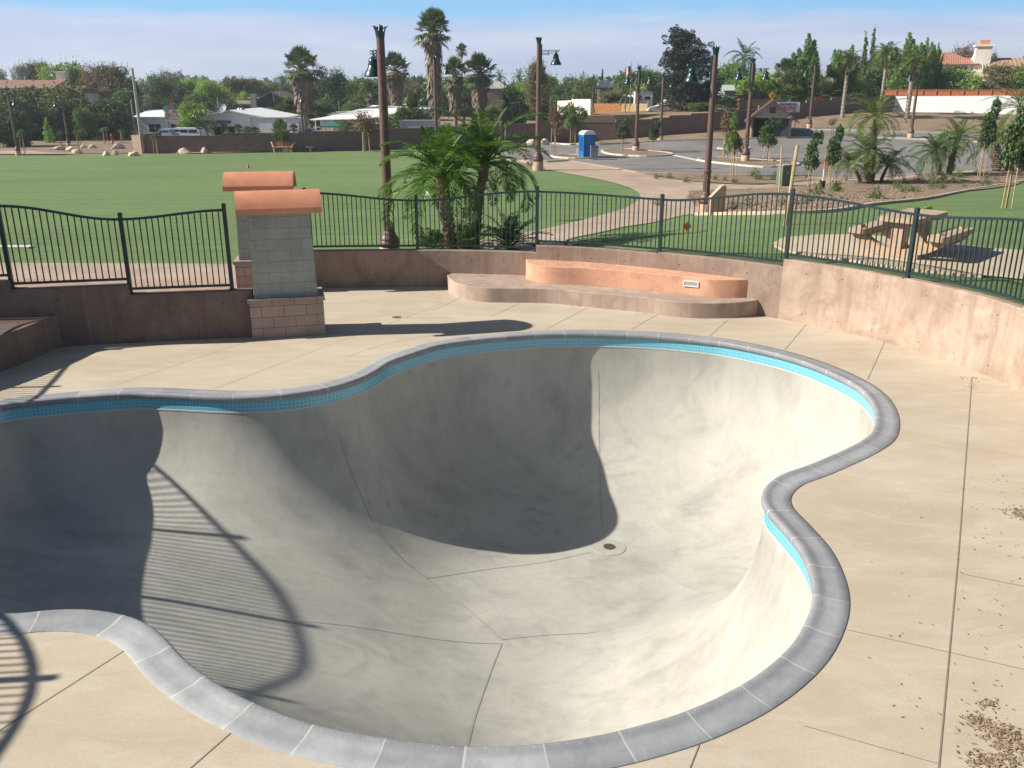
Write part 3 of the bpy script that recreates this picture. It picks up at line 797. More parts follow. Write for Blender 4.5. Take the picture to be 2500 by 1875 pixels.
# ------------------------------------------------------------------ pillars
def pillar(loc, rz, label, depth=.78):
    e = empty('gate_pillar', loc, rz, label, 'pillar', 'block pillars with terracotta caps')
    w = 1.32
    mb = MB(); mb.box((w / 2, depth / 2, .335), (w, depth, .67)); mb.build('base', M['block_brown'], e, boxuv=True)
    mb = MB(); mb.box((w / 2, depth / 2, .705), (w + .07, depth + .07, .07), 0, 0, .985); mb.build('ledge', M['block_brown'], e, boxuv=True)
    mb = MB(); h1 = 2.28; a0, a1 = .09, .13; d0 = .1
    vs = [(a0, d0, .74), (w - a0, d0, .74), (w - a0, depth - d0, .74), (a0, depth - d0, .74), (a1, d0 + .03, h1), (w - a1, d0 + .03, h1), (w - a1, depth - d0 - .03, h1), (a1, depth - d0 - .03, h1)]
    mb.raw(vs, [(3, 2, 1, 0), (4, 5, 6, 7), (0, 1, 5, 4), (1, 2, 6, 5), (2, 3, 7, 6), (3, 0, 4, 7)])
    mb.build('shaft', M['block_green'], e, boxuv=True)
    # barrel cap: arc across the depth, extruded along the width
    mb = MB(); n_ = 18; cy = depth / 2; hw = .46; zc = 2.27; th = .09
    rise = .27; Rr = (hw * hw + rise * rise) / (2 * rise); cz = zc + .10 + rise - Rr; a_m = math.asin(hw / Rr)
    xa, xb = -.08, w + .08
    pr = [(cy - hw + .012, zc)]
    for i in range(n_ + 1):
        a = -a_m + 2 * a_m * i / n_; pr.append((cy + Rr * math.sin(a), cz + Rr * math.cos(a)))
    pr.append((cy + hw - .012, zc))
    h2 = hw - .09; r2 = (h2 * h2 + rise * rise) / (2 * rise); c2 = zc + rise - r2 + .0; m2 = math.asin(h2 / r2); pi = []
    for i in range(n_ + 3):
        a = m2 - 2 * m2 * i / (n_ + 2); pi.append((cy + r2 * math.sin(a), c2 + r2 * math.cos(a)))
    sec = pr + pi; m_ = len(sec)
    vs = [(xa, y, z) for y, z in sec] + [(xb, y, z) for y, z in sec]
    fs = [(i, (i + 1) % m_, m_ + (i + 1) % m_, m_ + i) for i in range(m_)]
    for base, fl in ((0, 1), (m_, 0)):
        for i in range(n_ + 2):
            q = (base + i, base + i + 1, base + m_ - 2 - i, base + m_ - 1 - i); fs.append(q if fl else q[::-1])
    mb.raw(vs, [f[::-1] for f in fs]); mb.build('cap', M['cap'], e, smooth=True, ang=R(35))
    mb = MB(); sc2 = [(cy - h2 + .03, zc - .0), (cy + h2 - .03, zc - .0)] + [(cy + (r2 - .02) * math.sin(a), c2 + (r2 - .02) * math.cos(a)) for a in np.linspace(m2 * .8, -m2 * .8, 10)]
    mb.raw([(.14, y, z) for y, z in sc2] + [(w - .14, y, z) for y, z in sc2], [tuple(range(12)), tuple(range(12, 24))[::-1]] + [(i, (i + 1) % 12, 12 + (i + 1) % 12, 12 + i)[::-1] for i in range(12)])
    mb.build('cap_bed', M['block_green'], e, boxuv=True)
    return e
p0 = atz(617, 829); pillar((p0[0], p0[1], 0), math.atan2(.36, 1.33), 'nearer of the two block pillars, with a terracotta barrel cap, standing on the deck')
pillar((-6.15, 19.35, 0), math.atan2(.2, 1.33), 'farther block pillar with a terracotta cap, half hidden behind the nearer pillar')

# ------------------------------------------------------------------ seat ledges
def ledge(name, label, px_front, z0, z1, backcurve, mat, extra=None):
    fr = [atz(x, y, z0) for x, y in px_front]
    fr = catmull(fr, 9)
    poly = fr + backcurve
    c0 = fr[0]
    e = empty(name, (c0[0], c0[1], z0), 0, label, 'bench')
    mb = MB(); mb.prism(poly, z0, z1 - .012); 
    cx = sum(p[0] for p in poly) / len(poly); cy = sum(p[1] for p in poly) / len(poly)
    top = []
    P = np.array(fr); T = np.gradient(P, axis=0); T /= np.linalg.norm(T, axis=1)[:, None]; Q = P + np.stack([-T[:, 1], T[:, 0]], 1) * .012
    tp = [tuple(q) for q in Q] + backcurve
    nn = len(poly); mb.raw([(x, y, z1 - .012) for x, y in poly] + [(x, y, z1) for x, y in tp], [(i, (i + 1) % nn, nn + (i + 1) % nn, nn + i) for i in range(nn)] + [tuple(range(nn, 2 * nn))])
    mb.build('body', mat, e, (c0[0], c0[1], z0), True, ang=R(40))
    return e
RWo = [tuple(q) for q in off(RW, -.004)]
def near_idx(P, q): return min(range(len(P)), key=lambda i: math.dist(P[i], q))
low_px = [(1096, 690), (1092, 704), (1113, 725), (1174, 737), (1243, 739), (1345, 741), (1447, 751), (1569, 763), (1630, 772), (1691, 777), (1772, 777), (1833, 772), (1860, 765)]
a = near_idx(RWo, atz(1860, 765)); b = near_idx(RWo, (-1.3, 20.1))
ledge('seat_ledge', 'low brown curved concrete ledge on the deck under the peach bench', low_px, 0, .32, RWo[b:a + 1][::-1], M['bench_low'])
hi_px = [(1284, 672), (1286, 681), (1304, 688), (1345, 693), (1447, 697), (1569, 708), (1662, 717), (1732, 725), (1793, 727), (1831, 726)]
a = near_idx(RWo, atz(1845, 715, .32)); b = near_idx(RWo, (.45, 19.9))
ob = ledge('concrete_bench', 'peach painted curved concrete bench with a small vent, against the back wall', hi_px, .323, .70, RWo[b:a + 1][::-1], M['peach'])
# vent plate let into the front of the bench
v0 = atz(1667, 717.8, .323); v1 = atz(1704, 722, .323)
va = math.atan2(v1[1] - v0[1], v1[0] - v0[0]); vc = ((v0[0] + v1[0]) / 2, (v0[1] + v1[1]) / 2)
vl = MB(); Lv = math.dist(v0, v1); nx_, ny_ = math.sin(va), -math.cos(va)
loc = (vc[0] + nx_ * .008 - ob.location.x, vc[1] + ny_ * .008 - ob.location.y, .235)
for dxx, dzz, sx_, sz_ in ((0, .05, Lv, .02), (0, -.05, Lv, .02), (-Lv / 2 + .01, 0, .02, .08), (Lv / 2 - .01, 0, .02, .08)):
    vl.box((loc[0] + dxx * math.cos(va), loc[1] + dxx * math.sin(va), loc[2] + dzz), (sx_, .03, sz_), 0, va)
vent = vl.build('vent', M['signwhite'], ob)
vl = MB(); vl.box(loc, (Lv - .03, .012, .085), 0, va)
vl.build('louvre', pmat('louvre_grey', (.34, .33, .31), .6), vent)
# left ledge
fr = [atz(140, 850), atz(100, 868), atz(57, 887), atz(0, 909), (-8.55, 12.9), (-8.9, 12.2), (-9.4, 11.6), (-10.0, 11.3)]
fr = catmull(fr[::-1], 5)
LWo = [tuple(q) for q in off(LW, .004)]
a = near_idx(LWo, fr[0]); b = near_idx(LWo, fr[-1])
poly = fr + LWo[min(a, b):max(a, b) + 1]
e = empty('seat_ledge', (fr[0][0], fr[0][1], 0), 0, 'shade-toned brown curved concrete ledge at the left edge below the stepped wall', 'bench')
mb = MB(); mb.prism(poly, 0, .58); mb.build('body', M['retain_shaded'], e, (fr[0][0], fr[0][1], 0), True, ang=R(40))

# ------------------------------------------------------------------ litter on the deck
rng = np.random.default_rng(3)
spots = [(2488, 1250, .09, 120, 0), (2500, 1262, .07, 90, 0), (2412, 1722, .05, 50, 0), (2385, 1762, .06, 80, 0), (2410, 1775, .08, 100, 0), (2445, 1795, .07, 110, 0), (2488, 1802, .07, 100, 0), (2440, 1825, .05, 60, 0), (2500, 1840, .09, 110, 0), (2395, 1858, .06, 110, 0), (2450, 1866, .10, 130, 0),
         (1090, 706, .35, 70, 0), (1020, 708, .25, 30, 0), (1590, 768, .22, 26, 0), (1222, 668, .3, 40, .32), (1262, 684, .12, 16, .32), (1450, 646, .5, 70, .70), (1360, 640, .3, 30, .70), (2375, 925, .1, 24, 0), (2372, 945, .06, 14, 0), (2470, 940, .3, 20, 0), (970, 775, .1, 6, 0)]
P = []
for (x, y, s, k, z) in spots:
    c = atz(x, y, z)
    q = rng.normal(0, 1, (k, 2)) * s; q[:, 1] *= .7 if z == 0 else .3
    if y < 800: q[:, 1] *= .35
    P += [(c[0] + a_, c[1] + b_, z) for a_, b_ in q]
for _ in range(120):
    c = atz(rng.uniform(2330, 2560), rng.uniform(1150, 1900)); P.append((*c, 0))
for _ in range(22):
    c = atz(rng.uniform(2120, 2330), rng.uniform(1200, 1870)); P.append((*c, 0))
mb = MB()
ringp = np.array(ring)
for p in P:
    if not inside(ringp, np.array([p[0]]), np.array([p[1]]))[0]: continue
    l = rng.uniform(.008, .034); mb.box((p[0], p[1], p[2] + .006 + rng.uniform(0, .006)), (l, rng.uniform(.003, .007), .004), 0, rng.uniform(0, PI), 1, rng.uniform(-.1, .1))
lit = mb.build('wood_chips', M['chips']); tag(lit, 'brown bark chips scattered on the tan deck and ledges', 'wood chips', None, 'stuff')
deck_in = MB(); 
c = atz(968, 775); deck_in.lathe([(.09, 0), (.09, .008), (.001, .009)], 20, 0, (c[0], c[1], 0)); dc = deck_in.build('deck_drain', pmat('brass_drain', (.30, .22, .13), .5, .5)); tag(dc, 'small round brown drain cover on the deck right of the near pillar', 'drain')

# ------------------------------------------------------------------ ground, lawn, paths, lot
TW2 = TK + .0
LWout = [tuple(q) for q in off(LW, -TK * .5)]; RWout = [tuple(q) for q in off(RW, TK * .5)]
hole = LWout[::-1] + [(-5.3, 15.95), (-5.35, 19.6), (-5.3, 20.1)] + RWout
extra = []
for s_, lim in ((1.5, 60), (4, 170), (25, 600)):
    X, Y = np.meshgrid(np.arange(-lim, lim + .1, s_), np.arange(-10 if s_ < 2 else -lim * .3, lim * 1.3, s_)); X = X.ravel(); Y = Y.ravel()
    k = ~inside(hole, X, Y)
    if s_ > 2:
        pl_ = {4: 60, 25: 170}[s_]; k &= ~((np.abs(X) < pl_ + 1) & (Y < pl_ * 1.3 + 1) & (Y > -12))
    extra += list(zip(X[k].tolist(), Y[k].tolist()))
ground = cdt_sheet('ground', [(-1400, -300), (1400, -300), (1400, 1900), (-1400, 1900)], [hole], None, lambda x, y: terrain(x, y) - .02, M['ground'], 'structure', extra)
def gp(L_): return [G(*p) for p in L_]
def dens(P, st=1.0): return [tuple(q) for q in resample([tuple(p) for p in P], st, True)]
def draped(name, P, dz, mat, grid=1.5, uvs=1.0, st=.8):
    P = dens(P, st)
    return cdt_sheet(name, P, [], grid, lambda x, y: terrain(x, y) + dz, mat, 'structure', None, None, uvs)
path_up = [(1334, 416), (1435, 434), (1526, 456), (1563, 480), (1526, 509), (1413, 542), (1311, 565), (1200, 586), (1120, 597), (1040, 603)]
lawn_far = [(-700, 386), (0, 381), (200, 379), (430, 377), (820, 370), (925, 367), (1100, 362), (1190, 361), (1228, 372), (1236, 395), (1290, 405)]
lw_near = [(-5.2, 23.6), (-8, 23.8), (-20, 24.2), (-40, 25)]
lawn = draped('lawn', gp(lawn_far) + gp(catmull(path_up, 4)[:-1]) + [(-2.4, 21.6), (-4.0, 22.6)] + lw_near, .02, M['lawn'], 1.5)
bed_edge = [(1735, 526), (1800, 525), (1950, 523), (2040, 518), (2128, 503), (2250, 490), (2350, 470), (2500, 443), (2800, 405)]
path_low = [(1671, 527), (1569, 550), (1470, 570), (1386, 586)]
RWg = [tuple(q) for q in off(RW, TK * .6)]
lawn2 = draped('lawn', gp(path_low[::-1]) + gp([(1700, 526)] + bed_edge) + [(30, 24), (30, 2), (8.35, 2)] + [RWg[i] for i in range(len(RWg) - 18, int(8 * 4.6), -3)], .02, M['lawn'], 1.2)
# concrete path from the gate round to the lot
pathA = draped('path', [(-40, 25.1)] + lw_near[::-1][1:] + [(-4.0, 22.7), (-2.4, 21.7)] + gp(catmull(path_up[::-1], 4)) + gp([(1320, 398), (1385, 394), (1500, 411), (1560, 424), (1594, 431), (1650, 440), (1745, 450), (1855, 453), (1980, 443), (2074, 438), (2300, 417), (2500, 404), (2700, 392), (2700, 404), (2500, 414), (2300, 427), (2100, 449), (1980, 453), (1886, 462), (1754, 465), (1681, 469), (1705, 500), (1730, 525)] + path_low) +
               [RWg[i] for i in (34, 28, 22, 16, 8, 2)] + [(-5.35, 20.25), (-5.4, 16.2)] + [(-6.9, 15.75), (-8.8, 15.4), (-10.2, 14.9), (-14, 14.5), (-40, 16)], .045, M['path'], 1.5)
pav = draped('pavers', [(-5.45, 16.3), (-5.5, 19.2), (-6.4, 20.4), (-9, 20.9), (-14, 21.0), (-40, 21.5), (-40, 17), (-14, 15.2), (-10.3, 15.2), (-8.8, 15.6), (-6.9, 15.95)], .06, M['pavers'], 1.5)
lot_px = [(1228, 356), (1330, 353), (1460, 355), (1600, 347), (1730, 343), (1932, 338), (1932, 316), (2100, 322), (2500, 331), (2900, 338), (2900, 395), (2500, 408), (2300, 421), (2150, 432), (2060, 437), (1900, 430), (1700, 425), (1560, 422), (1500, 410), (1390, 393), (1330, 397), (1237, 393)]
lot = draped('parking_lot', gp(lot_px), .06, M['asphalt'], 3)
bed2 = draped('planting_bed', gp([(1681, 469), (1754, 465), (1886, 462), (1980, 453), (2100, 449), (2300, 427), (2500, 414), (2750, 401), (2800, 405)] + bed_edge[::-1][1:] + [(1715, 512)]), .075, M['mulch'], 1.5)
bed1 = draped('planting_bed', gp([(1594, 431), (1700, 428), (1900, 430), (1945, 431), (1985, 442), (1900, 451), (1800, 452), (1700, 446), (1640, 439)]), .085, M['mulch'], 1.5)
farbed = draped('planting_bed', gp([(-900, 380), (-200, 371), (60, 366), (200, 352), (330, 350), (390, 352), (1225, 345), (1228, 357), (1100, 360), (925, 364), (820, 367), (430, 373), (250, 375), (120, 374), (-100, 378)]), .03, M['mulch'], 3)
farpath = draped('path', gp([(430, 376), (820, 369), (925, 366), (1100, 361), (1225, 359), (1225, 356), (1100, 357), (925, 361), (820, 363), (430, 373)]), .07, M['path'], 3)
leftpath = draped('path', gp([(-600, 382), (0, 378), (140, 378), (200, 376), (120, 374), (90, 371), (60, 369), (-200, 372), (-600, 376)]), .075, M['path'], 3)
slope = draped('hillside', gp([(1460, 354), (1600, 346), (1732, 342), (1932, 337), (1932, 315), (2100, 321), (2500, 330), (3000, 338)]) + [(110, 125), (90, 135), (45, 135), (12, 122)], .03, M['dirt'], 3)
pad = draped('picnic_pad', gp([(1883, 600), (1890, 590), (1916, 583), (2000, 578), (2100, 576), (2250, 590), (2406, 610), (2560, 620), (2560, 695), (2400, 678), (2250, 664), (2155, 650), (2000, 628), (1909, 612)]), .05, M['pad'], 1.2)
def strip(name, pts, w, h, dz, mat, closed=False, bev=.02):
    P = resample([tuple(p) for p in pts], .6, closed)
    if closed: P = np.vstack([P, P[:1]])
    A = off(P, w / 2); B = off(P, -w / 2); mb = MB(); vs = []; fs = []
    for a_, b_, p in zip(A, B, P):
        z = terrain(*p) + dz; vs += [(*a_, z - .1), (*a_, z + h), (*b_, z + h), (*b_, z - .1)]
    for i in range(len(P) - 1):
        for q in range(3): fs.append((i * 4 + q, i * 4 + q + 1, i * 4 + q + 5, i * 4 + q + 4))
    mb.raw(vs, [f[::-1] for f in fs]); fs2 = [(0, 1, 2, 3), tuple(range(4 * len(P) - 4, 4 * len(P)))]
    mb.raw([vs[i] for i in fs2[0]], [(0, 1, 2, 3)]); mb.raw([vs[i] for i in fs2[1]], [(3, 2, 1, 0)])
    return mb.build(name, mat, kind='structure')
strip('mow_strip', gp(catmull([(1700, 526)] + bed_edge, 3)), .15, .03, .075, M['pad'])
strip('mow_strip', gp([(1896, 604), (1912, 615), (2000, 631), (2155, 653), (2250, 667), (2400, 681)]), .10, .02, .05, M['pad'])
for k_px in ([(1228, 356), (1330, 353), (1460, 355), (1600, 347), (1732, 343), (1932, 338), (1990, 337)], [(1932, 316), (2100, 322), (2500, 331), (2700, 335)], [(2120, 337), (2256, 343), (2500, 354), (2700, 362)], [(1350, 352), (1390, 356), (1415, 353)],
             [(1237, 394), (1330, 398), (1390, 394)]):
    strip('kerb', gp(k_px), .18, .13, .06, M['kerb'])
strip('kerb', gp([(1642, 380), (1718, 396)]), .5, .01, .065, M['kerb'])
strip('kerb', gp([(1390, 394), (1500, 411), (1560, 423), (1700, 426), (1900, 431), (2060, 438), (2150, 433), (2300, 422)]), .45, .012, .065, M['path'])
def island(px, label):
    P = gp(catmull(px, 5, True)); a_ = dens(P, .5)
    c_ = (sum(p[0] for p in P) / len(P), sum(p[1] for p in P) / len(P))
    cdt_sheet('planter_island', a_, [], 1.5, lambda x, y: terrain(x, y) + .15, M['mulch'])
    strip('kerb', P, .18, .13, .06, M['kerb'], True)
island([(1470, 370), (1520, 366), (1580, 371), (1640, 378), (1620, 383), (1560, 384), (1490, 379)], 'a')
island([(1704, 394), (1740, 388), (1800, 390), (1900, 397), (1950, 404), (1920, 409), (1860, 411), (1780, 404)], 'b')
island([(1752, 365), (1775, 362), (1830, 364), (1810, 367)], 'c')
island([(1345, 384), (1390, 381), (1460, 386), (1440, 389), (1380, 389)], 'd')
mb = MB()
for _ in range(2600):   # gravelly bark on the near bed as real chips
    q = G(rng.uniform(1690, 2520), rng.uniform(440, 524)); x, y = q
    if not inside(np.array(gp([(1681, 469), (1754, 465), (1886, 462), (1980, 453), (2100, 449), (2300, 427), (2500, 414)] + bed_edge[::-1][2:] + [(1715, 512)])) if _ == 0 else bedP, np.array([x]), np.array([y]))[0] if _ else False: continue
    if _ == 0: bedP = np.array(gp([(1681, 469), (1754, 465), (1886, 462), (1980, 453), (2100, 449), (2300, 427), (2500, 414)] + bed_edge[::-1][2:] + [(1715, 512)])); continue
    mb.box((x, y, terrain(x, y) + .09), (rng.uniform(.05, .14), rng.uniform(.03, .06), .02), 0, rng.uniform(0, PI), 1, rng.uniform(-.3, .3))
ch = mb.build('bark_mulch', M['chips']); tag(ch, 'coarse bark mulch spread over the planting bed beyond the right fence', 'mulch', None, 'stuff')

# ------------------------------------------------------------------ lamps
def lamp_proto(arms=1, hh=7.0):
    e = empty('street_lamp', (0, 0, 0), 0)
    mb = MB(); mb.lathe([(.30, 0), (.30, .02), (.30, .50), (.285, .53), (.001, .53)], 24); mb.build('pedestal', M['pedestal'], e, smooth=True, ang=R(40))
    mb = MB(); mb.lathe([(.24, .53), (.29, .56), (.31, .62), (.31, .70), (.28, .74), (.29, .78), (.25, .86), (.20, .93), (.205, .97), (.17, 1.0), (.16, 1.04), (.001, 1.04)], 24)
    mb.build('lamp_base', M['pole'], e, smooth=True, ang=R(45))
    mb = MB(); mb.lathe([(.155, 1.0), (.15, 1.85)], 24, 0, (0, 0, 0), .13); mb.lathe([(.16, 1.85), (.175, 1.87), (.175, 1.93), (.15, 1.95)], 20)
    mb.lathe([(.145, 1.93), (.112, hh - .38), (.001, hh - .38)], 20); mb.build('pole', M['pole'], e, smooth=True, ang=R(40))
    mb = MB(); mb.lathe([(.11, hh - .40), (.115, hh - .38), (.115, hh - .33), (.105, hh - .31), (.09, hh - .22), (.05, hh - .14), (.045, hh - .08), (.02, hh - .03), (.001, hh)], 16)
    for k in range(6):
        a = k * PI / 3; pts = []
        for q, (r_, z_, w_) in enumerate([(.10, -.34, .055), (.115, -.2, .06), (.16, -.10, .045), (.23, -.055, .02), (.27, -.06, .003)]):
            pts.append((r_, hh + z_, w_))
        vs = []
        for r_, z_, w_ in pts:
            for s_ in (-1, 1):
                for t_ in (0, .012): vs.append(((r_ + t_) * math.cos(a) - s_ * w_ * math.sin(a), (r_ + t_) * math.sin(a) + s_ * w_ * math.cos(a), z_))
        fs = []
        for q in range(4):
            b = q * 4; fs += [(b, b + 2, b + 6, b + 4), (b + 1, b + 5, b + 7, b + 3), (b, b + 4, b + 5, b + 1), (b + 2, b + 3, b + 7, b + 6)]
        mb.raw(vs, fs)
    mb.build('crown_finial', M['lampgreen'], e, smooth=True, ang=R(40))
    for q in range(arms):
        s = 1 if q == 0 else -1
        mb = MB(); mb.box((s * .14, 0, hh - .95), (.06, .12, 1.1))
        for dz_, ln in ((.0, 1.0), (-.08, .95), (-.16, .62), (-.23, .42)):
            for yy in (-.05, .05): mb.box((s * (.14 + ln / 2), yy, hh - .70 + dz_), (ln, .022, .026))
            mb.box((s * (.12 + ln), 0, hh - .70 + dz_), (.04, .13, .03))
        mb.box((s * .50, 0, hh - .81), (.03, .05, .24))
        arm = mb.build('arm', M['lampgreen'], e)
        x0 = s * .93; z0 = hh - .74
        pr = [(.001, .05), (.025, .05), (.025, -.05), (.05, -.07), (.055, -.13), (.09, -.15), (.125, -.19), (.145, -.25), (.15, -.33), (.165, -.34), (.165, -.365), (.155, -.375), (.175, -.43), (.21, -.50), (.255, -.57), (.285, -.64), (.295, -.70), (.28, -.705), (.24, -.62), (.14, -.45), (.001, -.44)]
        mb = MB()
        mb.lathe(pr, 28, 0, (x0, 0, z0)); sh = mb.build('lamp_shade', M['lampgreen'], e, smooth=True, ang=R(50))
        mb = MB(); mb.lathe([(.21, -.58), (.18, -.64), (.08, -.685), (.001, -.69)], 20, 0, (x0, 0, z0)); mb.build('lens', M['lampglass'], sh, smooth=True)
    return e
HH = 7.0
LP1 = lamp_proto(1, HH); LP2 = lamp_proto(2, HH)
usedl = {1: False, 2: False}
def lamp(base_px, top_py, arms, rz, label, loc=None, thick=1.0, hz=None):
    if loc is None: x, y = G(*base_px)
    else: x, y = loc
    z = terrain(x, y) - .03
    d = ray(base_px[0], top_py); zt = CZ + d[2] / d[1] * y
    P_ = LP1 if arms == 1 else LP2
    o = P_ if not usedl[arms] else copy_tree(P_); usedl[arms] = True
    s = (zt - z) / HH; o.location = (x, y, z); o.rotation_euler.z = rz; o.scale = (s * thick, s * thick, s)
    tag(o, label, 'street lamp', 'street lamps round the park'); return o
l1 = G(958, 640)
x1 = aty(952, 620, l1[1] if l1[1] > 21.3 else 22.6)
lamp((948, 640), 58, 1, R(112), 'nearest lamp post, tall and brown, just behind the fence left of the near palms', (x1[0], x1[1]), 1.05)
lamp((1720, 525), 110, 1, PI - .12, 'brown lamp post with its green bell lamp on the left, beside the tan stone slab')
lamp((1313, 417), 88, 1, .1, 'lamp post with a dark bell lamp on its right, beside the orange traffic cone')
lamp((1552, 371), 160, 2, .05, 'double-headed lamp post on the long parking island in front of the wooden fence')
lamp((1819, 397), 140, 2, .03, 'double-headed lamp post on the island in front of the brown hut')
lamp((1612, 343), 178, 1, .1, 'thin lamp post at the foot of the brown wall below the dark pine')
lamp((1975, 314), 152, 1, PI - .2, 'lamp post on the bare slope to the right of the brown hut')
lamp((2222, 338), 160, 2, .2, 'double-headed lamp post in front of the white wall at the right')
lamp((45, 379), 225, 1, -.5, 'lamp post at the far left edge of the lawn')
lamp((168, 357), 235, 1, PI + .3, 'lamp post among the boulders and dark trees at the left')
lamp((743, 370), 218, 1, -1.2, 'lamp post beside the garden bench in front of the long brown wall')
q = G(1066, 362); lamp((1066, 362), 133, 1, -.1, 'lamp post standing in front of the giant fan palm, behind the near palms')

# ------------------------------------------------------------------ foliage helpers
def unit(v): return v / np.maximum(np.linalg.norm(v, axis=-1, keepdims=True), 1e-9)
def leaf_quads(P, size, asp, rg, droop=0.0, out=None):
    n = len(P); d = unit(rg.normal(0, 1, (n, 3)) + (0 if out is None else out * 1.0)); d[:, 2] -= droop; d = unit(d)
    nn = unit(np.cross(d, rg.normal(0, 1, (n, 3))))
    s = size * rg.uniform(.65, 1.35, n)[:, None]
    a = P - d * s * .5; b = P + nn * s * asp * .5 - d * s * .05; c = P + d * s * .5; e = P - nn * s * asp * .5 - d * s * .05
    return np.stack([a, b, c, e], 1)
def crown_pts(rg, clumps, n):
    """clumps: list of (cx,cy,cz,rx,ry,rz)"""
    C = np.array(clumps); vol = C[:, 3] * C[:, 4] + C[:, 3] * C[:, 5]; pr = vol / vol.sum()
    k = rg.choice(len(C), n, p=pr); d = unit(rg.normal(0, 1, (n, 3))); r = rg.uniform(.35, 1, n)[:, None] ** .45 * (1 + rg.normal(0, .07, (n, 1)))
    return C[k, :3] + d * r * C[k, 3:6], d
def trunk_mesh(mb, h, r, rg, limbs, spread, z1):
    mb.tube([(0, 0, -.5), (0, 0, h * .3), (rg.normal(0, .1), rg.normal(0, .1), h * .6)], [r * 1.25, r, r * .8], 8)
    for k in range(limbs):
        a = 2 * PI * k / limbs + rg.uniform(-.4, .4); e_ = rg.uniform(.5, 1) * spread
        mb.tube([(0, 0, h * rg.uniform(.3, .55)), (e_ * .45 * math.cos(a), e_ * .45 * math.sin(a), h * .72), (e_ * math.cos(a), e_ * math.sin(a), z1 * rg.uniform(.75, .95))], [r * .6, r * .38, r * .08], 6)
PROTO = {}
def broadleaf(kind, h, w, n, ls, mat, seed, z0=.12, nc=22, asp=.6, shape='round', bark='bark', twig=0, clr=.30):
    rg = np.random.default_rng(seed); e = empty(kind, (0, 0, -500))
    cl = []
    for k in range(nc):
        t = (k + .5) / nc
        if shape == 'round':
            a = rg.uniform(0, 2 * PI); zz = rg.uniform(z0 + .06, .88); rr = math.sqrt(max(0, 1 - ((zz - .5) / .52) ** 2)) * rg.uniform(.25, .78)
            c = clr * rg.uniform(.7, 1.25)
        elif shape == 'spread':
            a = rg.uniform(0, 2 * PI); zz = z0 + (.9 - z0) * rg.uniform(.1, 1) ** .8; rr = rg.uniform(.1, .8) * (1 - .5 * max(0, zz - .7) / .3); c = clr * .85 * rg.uniform(.6, 1.3)
        elif shape == 'column':
            a = rg.uniform(0, 2 * PI); zz = z0 + (.93 - z0) * t; rr = rg.uniform(.1, .55) * (1 - .55 * t); c = clr * rg.uniform(.7, 1.1) * (1 - .5 * t)
        elif shape == 'cone':
            a = rg.uniform(0, 2 * PI); zz = z0 + (.95 - z0) * t; rr = rg.uniform(.2, .75) * (1 - t); c = clr * (1.1 - .8 * t)
        elif shape == 'hedge':
            a = rg.uniform(0, 2 * PI); zz = rg.uniform(.1, .8); rr = rg.uniform(.2, .8); c = clr * rg.uniform(.8, 1.3)
        cl.append((w / 2 * rr * math.cos(a), w / 2 * rr * math.sin(a), zz * h, c * w * .75, c * w * .75, c * min(w, h) * .62))
    P, d = crown_pts(rg, cl, n); zmx = P[:, 2].max(); P[:, 2] *= np.where(P[:, 2] > 0, h / zmx, 1)
    P[:, 2] = np.maximum(P[:, 2], .02 * h)
    V = leaf_quads(P, ls, asp, rg, .1, d * .6)
    if twig:   # uneven outline: sprigs poking out of the crown
        m_ = twig; k = rg.choice(len(P), m_); out = unit(P[k] - np.array([0, 0, h * .45])); 
        T = []
        for q in range(5):
            T.append(P[k] + out * (.25 + .28 * q) * ls * 2.2 + rg.normal(0, ls * .22, (m_, 3)))
        V = np.concatenate([V, leaf_quads(np.concatenate(T), ls * .8, asp, rg, 0)])
    mb = MB(); trunk_mesh(mb, h, max(.06, w * .03), rg, 5, w * .3, h * .85); mb.build('trunk', M[bark], e, smooth=True)
    np_mesh('crown', V, 4, L[mat], e)
    PROTO.setdefault(kind + ':' + mat, []).append([e, h, w, 0]); return e
def feather_frond(rg, Lf, el, droop, az, nl, ll, lw, base=(0, 0, 0), twist=.0, vee=.35):
    """returns leaflets (n,4,3) and the rachis points"""
    m_ = nl; t = np.linspace(0.0, 1, m_)
    ang = el - droop * t ** 1.3
    seg = Lf / m_; rad = np.cumsum(np.cos(ang)) * seg; z = np.cumsum(np.sin(ang)) * seg
    lat = np.cumsum(np.full(m_, twist)) * seg * t
    ca, sa = math.cos(az), math.sin(az)
    Rr = np.stack([rad * ca - lat * sa, rad * sa + lat * ca, z], 1) + np.array(base)
    T = unit(np.gradient(Rr, axis=0)); S = unit(np.cross(T, np.array([0, 0, 1.0]))); U = unit(np.cross(S, T))
    prof_ = np.clip(np.sin(PI * (t * .86 + .12)), 0, 1) ** .6 * np.where(t < .14, .15, 1)
    Q = []
    for sg in (-1, 1):
        jit = rg.normal(0, .10, (m_, 3))
        D = unit(S * sg * (.85) + T * .62 + U * vee + jit); D[:, 2] -= .12; D = unit(D)
        l = (ll * prof_ * rg.uniform(.88, 1.1, m_))[:, None]
        W = unit(np.cross(D, U + rg.normal(0, .4, (m_, 3)))) * lw
        tip = Rr + D * l; tip[:, 2] -= l[:, 0] * .18
        mid = Rr + D * l * .45
        Q.append(np.stack([Rr, mid + W, tip, mid - W], 1))
    return np.concatenate(Q), Rr
